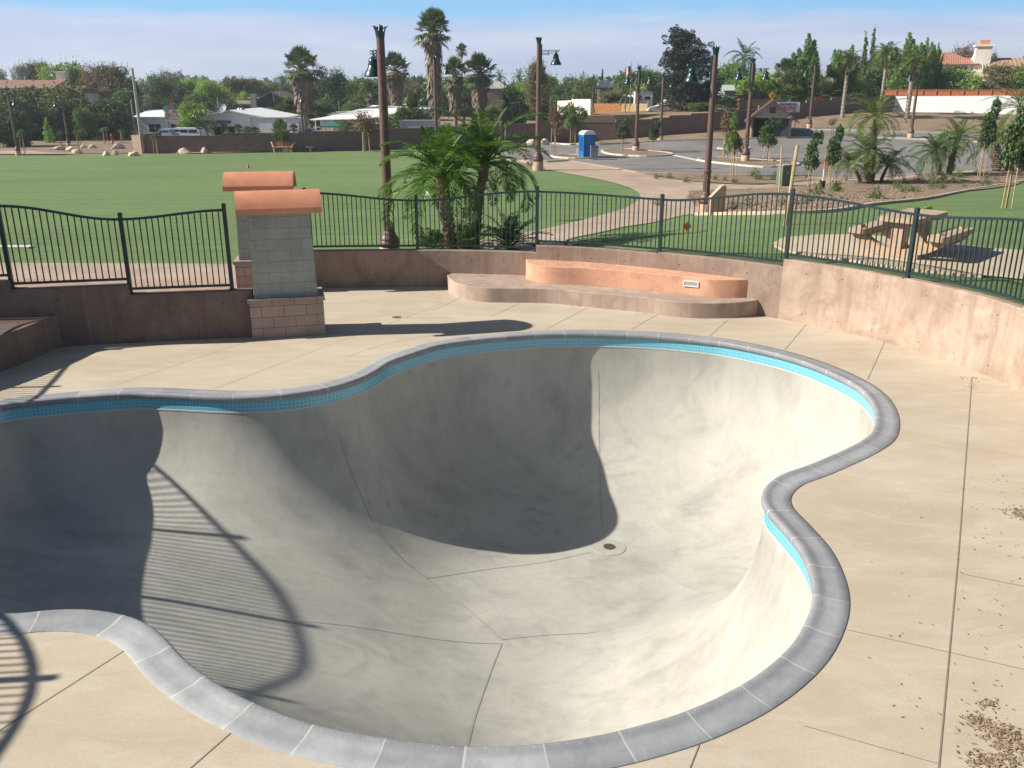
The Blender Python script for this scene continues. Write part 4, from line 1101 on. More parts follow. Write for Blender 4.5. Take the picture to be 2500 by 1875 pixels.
def feather_palm(kind, mat, seed, h, rt, nf, Lf, nl=60, ll=.35, lw=.012, tmat='palmtrunk', lean=(0, 0), els=(1.35, -.25), droop=(1.0, 1.9), trunkfat=1.0, vee=.35):
    rg = np.random.default_rng(seed); e = empty(kind, (0, 0, -500)); Q = []; rmb = MB()
    top = np.array([lean[0], lean[1], h])
    for k in range(nf):
        t = (k + .5) / nf; el = els[0] + (els[1] - els[0]) * t + rg.normal(0, .08); dr = droop[0] + (droop[1] - droop[0]) * t * rg.uniform(.8, 1.2)
        if t < .12: dr *= .45
        az = k * 2.39996 + rg.normal(0, .15)
        q, Rr = feather_frond(rg, Lf * rg.uniform(.85, 1.1) * (.8 if t < .15 else 1), el, dr, az, nl, ll, lw, top, rg.normal(0, .12), vee)
        Q.append(q); rmb.tube(Rr[::max(1, nl // 8)].tolist(), list(np.linspace(lw * 1.3, lw * .4, len(Rr[::max(1, nl // 8)]))), 4)
    if h > .05:
        mb = MB(); ks = 14; pts = []; rr = []
        for i in range(ks * 2 + 1):
            t = i / (ks * 2); pts.append((lean[0] * t ** 1.5, lean[1] * t ** 1.5, -.4 * (1 - t) + h * t if i == 0 else h * t)); rr.append(rt * (1.25 - .35 * t) * (1.0 + (.12 if i % 2 else -.05)) * (1 + (.5 * trunkfat - .5) * max(0, t - .8) / .2))
        mb.tube(pts, rr, 10)
        for i in range(70):   # old leaf bases
            t = rg.uniform(.15, 1); a = rg.uniform(0, 2 * PI); r_ = rt * (1.2 - .3 * t)
            c = Vector((lean[0] * t ** 1.5 + r_ * math.cos(a), lean[1] * t ** 1.5 + r_ * math.sin(a), h * t))
            mb.tube([c, c + Vector((rt * .38 * math.cos(a), rt * .38 * math.sin(a), rt * .5))], [rt * .22, rt * .06], 4)
        mb.build('trunk', M[tmat], e, smooth=False)
    np_mesh('fronds', np.concatenate(Q), 4, L[mat], e); rmb.build('frond_stems', L[mat] if True else None, e)
    PROTO.setdefault(kind + ':' + mat, []).append([e, h + Lf * .75, Lf * 1.7, 0]); return e
def fan_palm(kind, seed, h, crown_r, skirt, rt, nf=46, mat='fan', skirt_r=None, ns=14):
    rg = np.random.default_rng(seed); e = empty(kind, (0, 0, -500)); Q = []; DQ = []
    zc = h - crown_r * .95; skirt_r = skirt_r or crown_r * .62
    smb = MB()
    for k in range(nf):
        t = (k + .5) / nf; el = 1.35 - 1.95 * t + rg.normal(0, .1); az = k * 2.39996 + rg.normal(0, .2)
        D = np.array([math.cos(el) * math.cos(az), math.cos(el) * math.sin(az), math.sin(el)])
        pet = crown_r * rg.uniform(.50, .74); b = np.array([0, 0, zc]); hub = b + D * pet; hub[2] -= .06 * crown_r * t
        side = unit(np.cross(D, [0, 0, 1.0])); up = np.cross(side, D)
        fl = crown_r * rg.uniform(.50, .66)
        for q in range(ns):
            a = (q / (ns - 1) - .5) * 3.3; dd = unit(D * math.cos(a) + side * math.sin(a) + up * .12 * math.cos(a) + rg.normal(0, .04, 3))
            tip = hub + dd * fl * (1 - .18 * abs(math.sin(a))); tip[2] -= fl * (.10 + .22 * t)
            w = unit(np.cross(dd, up)) * fl * .085; mid = hub + dd * fl * .55; mid[2] -= fl * .03
            Q.append([hub, mid + w, tip, mid - w])
        smb.tube([b.tolist(), hub.tolist()], [.03 * crown_r, .015 * crown_r], 4)
    nd = int(520 * max(.3, skirt / (crown_r * 2)))
    for k in range(nd):   # hanging dead fans
        t = k / nd; z = zc - skirt * t; az = rg.uniform(0, 2 * PI); r_ = (skirt_r * (1 - .45 * t) if t > .06 else skirt_r * .8) * rg.uniform(.72, 1.08); ln = crown_r * rg.uniform(.25, .5)
        c = np.array([r_ * math.cos(az), r_ * math.sin(az), z + rg.uniform(0, .3)]); dd = unit(np.array([.18 * math.cos(az), .18 * math.sin(az), -1]) + rg.normal(0, .16, 3)); s_ = np.array([-math.sin(az), math.cos(az), 0]) * ln * rg.uniform(.10, .24)
        DQ.append([c, c + dd * ln * .55 + s_, c + dd * ln, c + dd * ln * .55 - s_])
    mb = MB(); mb.tube([(0, 0, -.5), (0, 0, h * .5), (0, 0, zc)], [rt * 1.2, rt, rt * .9], 12); 
    if skirt > .3: mb.tube([(0, 0, zc - skirt), (0, 0, zc - skirt * .4), (0, 0, zc)], [skirt_r * .42, skirt_r * .68, skirt_r * .62], 12)
    mb.build('trunk', M['palebark'], e, smooth=True)
    np_mesh('fan_leaves', np.array(Q), 4, L[mat], e); smb.build('leaf_stems', L[mat], e)
    if skirt > .3: np_mesh('dead_skirt', np.array(DQ), 4, L['fandead'], e)
    PROTO.setdefault(kind + ':' + mat, []).append([e, h, crown_r * 2, 0]); return e
def banana(seed, h, w, nst=6):
    rg = np.random.default_rng(seed); e = empty('banana_plant', (0, 0, -500)); Q = []; mb = MB()
    for s in range(nst):
        x, y = rg.normal(0, w * .16, 2); hh = h * rg.uniform(.4, .68); mb.tube([(x, y, -.3), (x * 1.2, y * 1.2, hh)], [.12, .07], 6)
        for k in range(9):
            az = k * 2.4 + rg.uniform(-.3, .3); el = rg.uniform(.35, 1.4); ln = h * rg.uniform(.28, .42); P0 = np.array([x * 1.2, y * 1.2, hh]); prev = P0; pa = el; pw = .02
            for q in range(6):
                dd = np.array([math.cos(pa) * math.cos(az), math.cos(pa) * math.sin(az), math.sin(pa)]); nx2 = prev + dd * ln / 6; w2 = ln * .12 * math.sin(PI * (q + 1.2) / 7.2) + .01
                s_ = np.array([-math.sin(az), math.cos(az), 0]); Q.append([prev + s_ * pw, nx2 + s_ * w2, nx2 - s_ * w2, prev - s_ * pw]); prev = nx2; pw = w2; pa -= .26
    mb.build('stems', M['bark'], e, smooth=True); np_mesh('leaves', np.array(Q), 4, L['banana'], e)
    PROTO.setdefault('banana_plant:banana', []).append([e, h, w, 0])
def pine(seed, h, w):
    rg = np.random.default_rng(seed); e = empty('pine_tree', (0, 0, -500)); mb = MB(); cl = []
    mb.tube([(0, 0, -.5), (.2, 0, h * .4), (0, .1, h * .9)], [w * .03, w * .022, w * .006], 8)
    for k in range(84):
        t = rg.uniform(.04, 1); a = rg.uniform(0, 2 * PI); env = (1 - max(0, t - .40) / .60 * .80) * (.8 + .2 * min(1, t / .3)); rr = w / 2 * env * rg.uniform(.35, .98)
        z = h * (.05 + .91 * t); x, y = rr * math.cos(a), rr * math.sin(a); c = w * rg.uniform(.055, .10)
        cl.append((x, y, z, c, c, c * .95)); mb.tube([(0, 0, max(.5, z - rr * .5)), (x, y, z)], [w * .008, w * .003], 5)
        for q in range(3): cl.append((x * .9 + rg.normal(0, c * 1.0), y * .9 + rg.normal(0, c * 1.0), z + rg.normal(0, c * .9), c * .55, c * .55, c * .55))
    for k in range(11): cl.append((0, 0, h * (.08 + .08 * k), w * .17 * (1.3 - .1 * k), w * .17 * (1.3 - .1 * k), h * .07))
    P, d = crown_pts(rg, cl, 30000); V = leaf_quads(P, .42, .42, rg, 0, d * 1.2)
    mb.build('trunk', M['bark'], e); np_mesh('crown', V, 4, L['pine'], e); PROTO['pine_tree:pine'] = [[e, h, w, 0]]
def bamboo(seed, h, w, nplume=16):
    rg = np.random.default_rng(seed); e = empty('bamboo_clump', (0, 0, -500)); mb = MB(); PP = []
    for k in range(nplume):
        a = rg.uniform(0, 2 * PI); r_ = w * .42 * math.sqrt(rg.uniform(0, 1)); hh = h * rg.uniform(.72, 1) * (1 - .22 * (r_ / (w * .42)) ** 2); x, y = r_ * math.cos(a), r_ * math.sin(a); tx, ty = x * 1.25, y * 1.25
        mb.tube([(x * .4, y * .4, -.3), (x, y, hh * .5), (tx, ty, hh)], [.07, .05, .015], 5)
        n_ = 800; t = rg.uniform(.18, 1, n_); rad = w * .19 * np.sin(PI * np.clip(t * .82 + .16, 0, 1)) ** .7 * rg.uniform(.3, 1.1, n_); aa = rg.uniform(0, 2 * PI, n_)
        PP.append(np.stack([x * .4 + (tx - x * .4) * t + rad * np.cos(aa), y * .4 + (ty - y * .4) * t + rad * np.sin(aa), hh * t], 1))
    V = leaf_quads(np.concatenate(PP), .46, .36, rg, .6); mb.build('stems', M['bark'], e); np_mesh('leaves', V, 4, L['bamboo'], e)
    PROTO.setdefault('bamboo_clump:bamboo', []).append([e, h, w, 0])
def young_tree(kind, seed, h, w, n, ls, mat, stakes, st_h, shape='round', crown0=.35, asp=.6):
    rg = np.random.default_rng(seed); e = empty(kind, (0, 0, -500)); cl = []
    for k in range(14):
        a = rg.uniform(0, 2 * PI); zz = rg.uniform(crown0 + .08, .9); rr = w / 2 * rg.uniform(.1, .7) * (1 if shape == 'round' else (1.1 - zz)); c = w * rg.uniform(.11, .22)
        cl.append((rr * math.cos(a), rr * math.sin(a), zz * h, c, c, c * 1.1))
    P, d = crown_pts(rg, cl, n); V = leaf_quads(P, ls, asp, rg, .3)
    mb = MB(); mb.tube([(0, 0, -.2), (.03, 0, h * .5), (0, .02, h * .85)], [.035, .028, .012], 6)
    for c in cl[:9]: mb.tube([(0, 0, h * crown0), (c[0], c[1], c[2])], [.015, .005], 4)
    mb.build('trunk', M['bark'], e); np_mesh('crown', V, 4, L[mat], e)
    for k in range(stakes):
        a = 2 * PI * k / max(1, stakes) + .5; r_ = .32; mb = MB(); mb.tube([(r_ * math.cos(a), r_ * math.sin(a), -.2), (r_ * .8 * math.cos(a), r_ * .8 * math.sin(a), st_h)], [.035, .033], 7); mb.build('stake', M['stake'], e)
    PROTO.setdefault(kind + ':' + mat, []).append([e, h, w, 0])

# prototypes
broadleaf('leafy_tree', 9, 8, 7800, .40, 'dark', 11, .02, 24, twig=200)
broadleaf('leafy_tree', 9, 8, 7800, .40, 'mid', 12, .02, 24, twig=220)
broadleaf('leafy_tree', 9, 8, 7800, .40, 'mid', 32, .02, 20, twig=220, shape='spread')
broadleaf('leafy_tree', 9, 8, 7800, .40, 'bright', 13, .02, 22, twig=260)
broadleaf('leafy_tree', 9, 7, 8500, .38, 'gold', 14, .02, 22, twig=160)
broadleaf('loose_tree', 12, 8, 8200, .42, 'olive', 15, .05, 30, asp=.42, shape='spread', twig=420)
broadleaf('loose_tree', 12, 8, 8200, .42, 'brownish', 16, .03, 26, asp=.35, twig=380)
broadleaf('loose_tree', 12, 8, 8200, .42, 'grey', 17, .05, 26, asp=.35, shape='spread', twig=420)
broadleaf('loose_tree', 12, 8, 8200, .42, 'dark', 18, .02, 26, asp=.45, shape='spread', twig=380)
broadleaf('garden_bush', 3, 4, 2600, .22, 'dark', 19, .02, 14, shape='hedge')
broadleaf('garden_bush', 3, 4, 2600, .22, 'mid', 20, .02, 14, shape='hedge', twig=80)
broadleaf('garden_bush', 3, 4, 2400, .22, 'brownish', 21, .02, 14, shape='hedge', twig=120)
broadleaf('garden_bush', 3, 4, 2400, .22, 'bright', 22, .02, 14, shape='hedge', twig=120)
broadleaf('cone_tree', 5, 3.0, 2200, .22, 'bright', 23, .03, 18, shape='cone')
broadleaf('cone_tree', 8, 3.0, 3000, .3, 'dark', 24, .03, 18, shape='cone', twig=120)
broadleaf('cone_tree', 8, 3.0, 3000, .3, 'mid', 25, .03, 18, shape='column', twig=120)
pine(31, 17, 13)
bamboo(41, 12, 6); bamboo(42, 12, 6)
banana(51, 5, 5); banana(52, 5, 6)
fan_palm('fan_palm', 61, 9, 2.4, 4.2, .3, 38, skirt_r=1.45)
fan_palm('fan_palm', 62, 14, 2.5, 8.6, .5, 44, skirt_r=1.05)
fan_palm('fan_palm', 63, 14, 1.6, .8, .14, 36, skirt_r=.5)
fan_palm('little_fan_palm', 65, 3.4, .8, .25, .12, 30)
fan_palm('low_fan_palm', 64, 3.4, 1.9, .3, .2, 40)
feather_palm('feather_palm', 'palmdark', 71, 6.0, .16, 22, 3.2, 46, .6, .03, 'palebark', els=(1.3, -.35), droop=(1.3, 2.0))
feather_palm('feather_palm', 'palmolive', 72, 4.0, .14, 20, 2.8, 44, .55, .03, 'palebark', els=(1.3, -.2), droop=(1.2, 1.9))
feather_palm('queen_palm', 'palmolive', 75, 9.0, .22, 26, 3.0, 50, .75, .035, 'palebark', els=(1.2, -.5), droop=(1.5, 2.3))
feather_palm('small_feather_palm', 'palmolive', 73, .8, .10, 22, 1.7, 46, .34, .012, els=(1.35, -.1), droop=(.9, 1.7))
young_tree('young_tree', 81, 4.2, 2.3, 1500, .17, 'mid', 3, 2.2)
young_tree('young_tree', 82, 4.2, 2.3, 1300, .16, 'brownish', 3, 2.2)
young_tree('young_tree', 83, 4.2, 2.2, 1900, .17, 'dark', 3, 2.2)
young_tree('young_tree', 84, 4.0, 1.5, 420, .15, 'mid', 3, 3.4, crown0=.62)     # sparse sapling
for nm, mt, sd, n_ in (('groundcover_plant', 'shrub', 91, 240), ('groundcover_plant', 'grey', 92, 240)):
    rg = np.random.default_rng(sd); e = empty(nm, (0, 0, -500)); P = rg.normal(0, .16, (n_, 3)); P[:, 2] = np.abs(P[:, 2]) * 1.3
    np_mesh('foliage', leaf_quads(P, .11, .3, rg, -.5), 4, L[mt], e); PROTO[nm + ':' + mt] = [[e, .55, .8, 0]]

LABELS = {}
def place(key, px, ytop, wpx, Y, label, cat, group=None, which=None, ybase=None, zbase=None, rz=None, mw=None):
    """stand a thing on the terrain at forward distance Y (or at a ground pixel ybase), height from ytop, width from wpx"""
    if ybase is not None: x, y = G(px, ybase)
    else: x, y, _ = aty(px, 300, yb(Y))
    zb = terrain(x, y) - .03 if zbase is None else zbase
    d = ray(px, ytop); zt = CZ + d[2] / d[1] * y; t = y / d[1]
    lst = PROTO[key]; i = which if which is not None else random.randrange(len(lst)); pr = lst[i]
    if pr[3] == 0: o = pr[0]
    else: o = copy_tree(pr[0])
    pr[3] += 1
    sz = (zt - zb) / pr[1]; sx = (wpx * t / FPX) / pr[2]
    o.location = (x, y, zb); o.scale = (sx, sx, sz); o.rotation_euler.z = random.uniform(0, 6.28) if rz is None else rz
    tag(o, label, cat, group); return o
GT = 'trees and palms beyond the park'

# ------------------------------------------------------------------ near palms behind the fence
def near_palm(px_b, py_b, px_t, py_t, label, seed, rt, nf, Lf, Y, **kw):
    bx, by, bz = aty(px_b, py_b, Y); tx, ty, tz = aty(px_t, py_t, Y)
    zb = terrain(bx, by); e = feather_palm('feather_palm_near', 'palmnear', seed, tz - zb, rt, nf, Lf, 74, .42, .0135, lean=(tx - bx, 0), **kw)
    e.name = 'feather_palm'; e.location = (bx, by, zb); tag(e, label, 'palm', 'feathery palms just behind the fence'); PROTO.pop('feather_palm_near:palmnear'); return e
near_palm(1101, 605, 1076, 432, 'left of the two feathery palms just behind the fence, with the broader bright green crown', 101, .13, 30, 1.95, 22.6, els=(1.35, -.12), droop=(1.3, 1.95), trunkfat=1.5)
near_palm(1157, 590, 1184, 400, 'right of the two feathery palms just behind the fence, taller, with a scaly leaning trunk', 102, .11, 27, 2.0, 23.0, els=(1.4, -.02), droop=(1.2, 1.9), trunkfat=1.7)
for i, (px, py, w, lb) in enumerate([(1140, 600, 170, 'low dark palm tuft at the foot of the two near palms'), (1245, 592, 170, 'low dark palm tuft beside the path, right of the near palms'), (1062, 600, 120, 'small palm tuft left of the near palm trunks')]):
    x, y, z = aty(px, py, 22.4 + .5 * i); e = feather_palm('xx', 'palmdark', 110 + i, .12, .1, 24, w / FPX * 22.8 * .62, 44, .3, .011, els=(1.45, .15), droop=(.6, 1.3)); PROTO.pop('xx:palmdark')
    e.name = 'palm_shrub'; e.location = (x, y, terrain(x, y)); tag(e, lb, 'palm', 'low palms by the near palms')

# palms along the right bed
def bed_palm(bx, by, tx, ty, seed, Lf, label, rt=.15, nf=26, mat='palmolive', **kw):
    X_, Y_ = G(bx, by); xx, yy, zz = aty(tx, ty, Y_); zb = terrain(X_, Y_)
    e = feather_palm('zz', mat, seed, max(.2, zz - zb), rt, nf, Lf * 1.32, 62, .46, .014, lean=(xx - X_, 0), **kw); PROTO.pop('zz:' + mat)
    e.name = 'date_palm'; e.location = (X_, Y_, zb); tag(e, label, 'palm', 'date palms on the planting bed'); return e
bed_palm(2118, 450, 2118, 372, 121, 1.9, 'date palm with a thick dark trunk, leftmost cluster on the planting bed', .2, 30, els=(1.3, -.35), droop=(1.1, 1.9))
bed_palm(2128, 449, 2136, 283, 122, 1.75, 'taller slim date palm rising out of the leftmost palm cluster', .13, 28, els=(1.35, -.4), droop=(1.1, 2.0))
bed_palm(2100, 448, 2076, 400, 123, 1.4, 'small leaning date palm at the left side of the leftmost cluster', .09, 20, els=(1.2, -.1), droop=(1.0, 1.7))
bed_palm(2150, 447, 2168, 405, 133, 1.5, 'low date palm leaning right at the foot of the leftmost cluster', .09, 20, 'palmdark', els=(1.2, -.1), droop=(1.0, 1.8))
bed_palm(2292, 429, 2283, 372, 124, 1.6, 'date palm with a short dark trunk in the middle cluster', .16, 30, 'palmdark', els=(1.4, -.25), droop=(1.0, 1.9))
bed_palm(2316, 428, 2338, 338, 125, 1.75, 'date palm leaning right in the middle cluster', .17, 28, els=(1.35, -.35), droop=(1.0, 1.9))
bed_palm(2432, 420, 2428, 345, 126, 1.8, 'date palm with a thick rough trunk beside the paired stakes, right cluster', .26, 28, els=(1.4, -.2), droop=(1.0, 1.8))
bed_palm(2462, 420, 2490, 262, 127, 2.2, 'tallest date palm, at the right edge of the planting bed', .17, 28, els=(1.4, -.4), droop=(1.0, 1.9))
bed_palm(2492, 416, 2520, 340, 128, 1.8, 'date palm cut off by the right edge of the picture', .2, 26, 'palmdark', els=(1.4, -.3), droop=(1.0, 1.8))

# ------------------------------------------------------------------ background trees: (key, px, ytop, width, Y, label, which)
BG = [
 ('loose_tree:grey', 12, 166, 70, 150, 'pale grey-green loose tree at the far left edge behind the old tiled roof', 0),
 ('loose_tree:grey', 70, 158, 60, 150, 'wispy grey-green tree, second from the left edge, above the old tiled roof', 0),
 ('loose_tree:olive', 108, 151, 75, 150, 'greyish tree above the chimney of the old tiled roof', 0),
 ('leafy_tree:bright', 180, 152, 120, 128, 'bright lime green tree above the dark hedges at the left', 0),
 ('loose_tree:dark', 215, 168, 70, 126, 'dark tree at the shaded right side of the lime green tree', 0),
 ('loose_tree:brownish', 243, 153, 70, 122, 'brownish tree right of the lime green tree', 0),
 ('loose_tree:olive', 290, 158, 100, 120, 'tall olive tree left of the bare pole', 0),
 ('loose_tree:dark', 322, 180, 56, 119, 'dark tree right behind the bare pole', 0),
 ('leafy_tree:dark', 258, 235, 130, 96, 'dark round tree behind the red hydrant, left of the bare pole', 0),
 ('leafy_tree:gold', 165, 202, 125, 98, 'dark tree with a golden top left of the round dark tree', 0),
 ('leafy_tree:gold', 105, 209, 140, 102, 'wide dark tree with yellowish crown right in front of the old tiled roof', 0),
 ('leafy_tree:gold', 38, 213, 130, 96, 'yellow-topped dark tree under the left end of the tiled roof', 0),
 ('leafy_tree:dark', 70, 232, 120, 92, 'low very dark tree between the two left lamp posts', 0),
 ('leafy_tree:dark', 140, 236, 110, 93, 'low very dark tree behind the second lamp post from the left', 0),
 ('leafy_tree:mid', 308, 215, 80, 105, 'dark green tree between the round dark tree and the bare pole', 0),
 ('cone_tree:mid', 209, 220, 34, 95, 'narrow pointed green tree between the dark hedges', 0),
 ('leafy_tree:mid', 208, 262, 60, 92, 'bush-like tree behind the boulders', 0),
 ('leafy_tree:dark', 18, 262, 110, 82, 'dark broad bush at the left edge behind the path', 0),
 ('cone_tree:bright', 113, 286, 40, 88, 'small light green cone-shaped tree beside the left lamp posts', 0),
 ('loose_tree:dark', 392, 180, 80, 135, 'dark tree right of the bare pole', 0),
 ('loose_tree:grey', 428, 172, 90, 140, 'tall grey-green tree above the flower sign', 0),
 ('loose_tree:dark', 462, 200, 50, 142, 'dark shoulder of trees behind the willow-like tree', 0),
 ('leafy_tree:bright', 518, 196, 90, 150, 'light green tree behind the white shop roof', 0),
 ('leafy_tree:mid', 565, 205, 90, 165, 'mid green tree left of the blue house', 1),
 ('leafy_tree:mid', 480, 225, 80, 130, 'rounded olive-green tree behind the satellite dish', 0),
 ('leafy_tree:dark', 562, 242, 90, 125, 'low dark tree behind the white shop roof', 0),
 ('leafy_tree:bright', 598, 222, 36, 132, 'small light tree touching the blue house', 0),
 ('loose_tree:olive', 640, 203, 90, 175, 'olive tree above the blue house roof', 0),
 ('loose_tree:grey', 698, 183, 60, 170, 'pale grey tree left of the shaggy fan palm', 0),
 ('leafy_tree:bright', 470, 248, 74, 90, 'light willow-like tree in front of the flower sign', 0),
 ('loose_tree:dark', 815, 160, 84, 150, 'tall dark grey-green tree right of the shaggy fan palm', 0),
 ('leafy_tree:mid', 876, 190, 110, 160, 'green tree behind the bell of the nearest lamp', 1),
 ('leafy_tree:dark', 800, 246, 70, 128, 'dark bush under the shaggy fan palm', 0),
 ('leafy_tree:mid', 862, 250, 80, 124, 'yellow-green bush left of the nearest lamp post', 0),
 ('loose_tree:dark', 1012, 184, 60, 170, 'dark tree between two fan palms above the white roof', 0),
 ('leafy_tree:mid', 1035, 215, 70, 150, 'green tree by the little yellow building', 0),
 ('leafy_tree:dark', 1040, 240, 90, 122, 'dark low tree beyond the white roof', 0),
 ('leafy_tree:dark', 1255, 200, 74, 112, 'very dark shaggy tree left of the tall lamp', 0),
 ('loose_tree:olive', 1310, 150, 78, 125, 'olive tree behind the tall lamp with the dark bell', 0),
 ('leafy_tree:mid', 1340, 180, 70, 150, 'dense green tree behind the row of small yellow palms', 0),
 ('leafy_tree:dark', 1400, 182, 80, 175, 'dark green tree mass over the yellow palms', 0),
 ('leafy_tree:dark', 1345, 255, 90, 105, 'dark hedge tree behind the brown wall by the tall lamp', 0),
 ('cone_tree:dark', 1467, 170, 26, 170, 'small dark pointed tree left of the flag', 0),
 ('leafy_tree:mid', 1440, 190, 80, 165, 'green tree by the grey roof left of the flag', 1),
 ('leafy_tree:olive' if False else 'loose_tree:olive', 1495, 222, 90, 128, 'low olive tree behind the orange wooden fence', 0),
 ('leafy_tree:mid', 1530, 175, 90, 160, 'broad green tree behind the flag', 1),
 ('leafy_tree:mid', 1590, 170, 80, 165, 'green tree at the left shoulder of the dark pine', 0),
 ('leafy_tree:dark', 1740, 160, 84, 140, 'dark tree at the right shoulder of the pine', 0),
 ('leafy_tree:mid', 1785, 165, 80, 150, 'green tree right of the pine, above the grey shed', 0),
 ('leafy_tree:mid', 1840, 190, 120, 145, 'green thicket under the banana plants', 1),
 ('leafy_tree:dark', 1945, 205, 120, 138, 'dark thicket under the bamboo', 0),
 ('leafy_tree:mid', 2010, 215, 110, 135, 'mid green thicket left of the shaggy queen palm', 0),
 ('leafy_tree:dark', 2085, 190, 110, 142, 'dark trees beneath the queen palms', 0),
 ('leafy_tree:mid', 2110, 165, 120, 146, 'green trees behind the queen palms', 0),
 ('cone_tree:dark', 2108, 72, 44, 150, 'dark spire-shaped tree, highest at the right', 0),
 ('cone_tree:mid', 2092, 92, 38, 152, 'green spire-shaped tree left of the dark spire', 0),
 ('leafy_tree:mid', 2145, 118, 90, 158, 'green tree right of the dark spire', 1),
 ('leafy_tree:bright', 2195, 178, 80, 130, 'bright round tree left of the stucco house', 0),
 ('leafy_tree:mid', 2255, 185, 80, 131, 'round tree in front of the left windows of the stucco house', 0),
 ('leafy_tree:bright', 2322, 165, 120, 130, 'wide bright green tree in front of the stucco house', 0),
 ('loose_tree:olive', 2425, 158, 110, 131, 'olive tree in front of the tan tiled roof', 0),
 ('leafy_tree:bright', 2492, 150, 90, 129, 'bright green tree at the right edge above the orange fence', 0),
 ('loose_tree:brownish', 2335, 105, 88, 185, 'brownish tree behind the red tiled roof', 0),
 ('leafy_tree:dark', 2396, 122, 30, 185, 'small dark tree right of the chimney', 0),
 ('leafy_tree:dark', 2474, 124, 24, 200, 'tiny dark tree far behind the tan tiled roof', 0),
 ('leafy_tree:dark', 1725, 215, 110, 120, 'dark tree at the foot of the pine above the brown wall', 0),
 ('leafy_tree:mid', 1705, 250, 60, 112, 'green tree beside the grey shed over the brown wall', 0),
 ('leafy_tree:mid', 1980, 235, 60, 118, 'green bush tree behind the small red sign', 0),
 ('leafy_tree:mid', 1955, 262, 50, 108, 'rounded bush right of the brown hut', 0),
 ('leafy_tree:dark', 2060, 225, 100, 124, 'dark trees above the right part of the brown wall', 0),
 ('garden_bush:brownish', 900, 272, 90, 86, 'bronze-leaved bush behind the brown wall, left of the nearest lamp post', 0),
 ('garden_bush:dark', 1000, 262, 100, 96, 'dark bush behind the wall left of the near palms', 0),
 ('garden_bush:mid', 960, 270, 60, 94, 'green bush right of the nearest lamp post, behind the wall', 0),
 ('garden_bush:dark', 1400, 257, 90, 98, 'dark low bush over the brown wall under the pale wall', 0),
 ('garden_bush:dark', 1350, 232, 60, 130, 'dark bush under the small yellow palms', 0),
]
for key, px, yt, w, Y, lb, wh in BG:
    place(key, px, yt, w, Y, lb, 'bush' if 'bush' in key else 'tree', GT, wh)
rx = random.Random(77); cnt_ = {}
for k, px in enumerate(list(range(352, 1440, 46)) + list(range(1770, 2190, 38))):
    side = ['loose_tree:dark', 'leafy_tree:mid', 'loose_tree:olive', 'leafy_tree:dark', 'leafy_tree:bright', 'loose_tree:grey'][(k * 5 + k // 3) % 6]
    if px > 1700: side = ['leafy_tree:mid', 'leafy_tree:dark', 'leafy_tree:bright'][k % 3]
    yt = rx.uniform(188, 212) if px < 1700 else rx.uniform(150, 205)
    where = ('over the white shops' if px < 700 else 'behind the white canopy building' if px < 1000 else 'behind the fan palms' if px < 1250 else 'behind the yellow palms' if px < 1500 else 'beneath the banana plants' if px < 1930 else 'beneath the bamboo and queen palms')
    kind_ = {'loose_tree:dark': 'loose dark', 'leafy_tree:mid': 'rounded mid-green', 'loose_tree:olive': 'loose olive', 'leafy_tree:dark': 'rounded dark', 'leafy_tree:bright': 'rounded light green', 'loose_tree:grey': 'loose grey-green'}[side]
    key_ = (side, where); cnt_[key_] = cnt_.get(key_, 0) + 1; where += ', %s of its kind there' % ['first', 'second', 'third', 'fourth', 'fifth', 'sixth'][cnt_[key_] - 1]
    place(side, px + rx.uniform(-10, 10), yt, rx.uniform(70, 105), rx.uniform(150, 185) if px < 1700 else rx.uniform(118, 150), '%s tree %s' % (kind_, where), 'tree', GT, 0)
place('pine_tree:pine', 1662, 72, 190, 118, 'big dark pine with a ragged clumpy crown', 'tree', GT)
for px, yt, w, Y, lb, wh in [(745, 116, 92, 112, 'shaggy fan palm with a wide brown skirt of dead leaves left of the nearest lamp', 0), (1063, 24, 96, 105, 'giant fan palm, the tallest, with a shaggy trunk', 1), (1130, 106, 30, 190, 'slim distant fan palm with a bare thin trunk', 2),
                         (970, 127, 72, 120, 'fan palm immediately right of the nearest lamp post', 0), (912, 200, 44, 125, 'small fan palm immediately left of the nearest lamp post', 0), (1113, 140, 66, 112, 'fan palm with reddish skirt right of the giant fan palm', 0), (1172, 130, 78, 108, 'spiky fan palm left of the very dark tree', 0), (1908, 143, 60, 122, 'fan palm with a hanging dead skirt beside the bamboo', 0)]:
    place('fan_palm:fan', px, yt, w, Y, lb, 'palm', GT, wh)
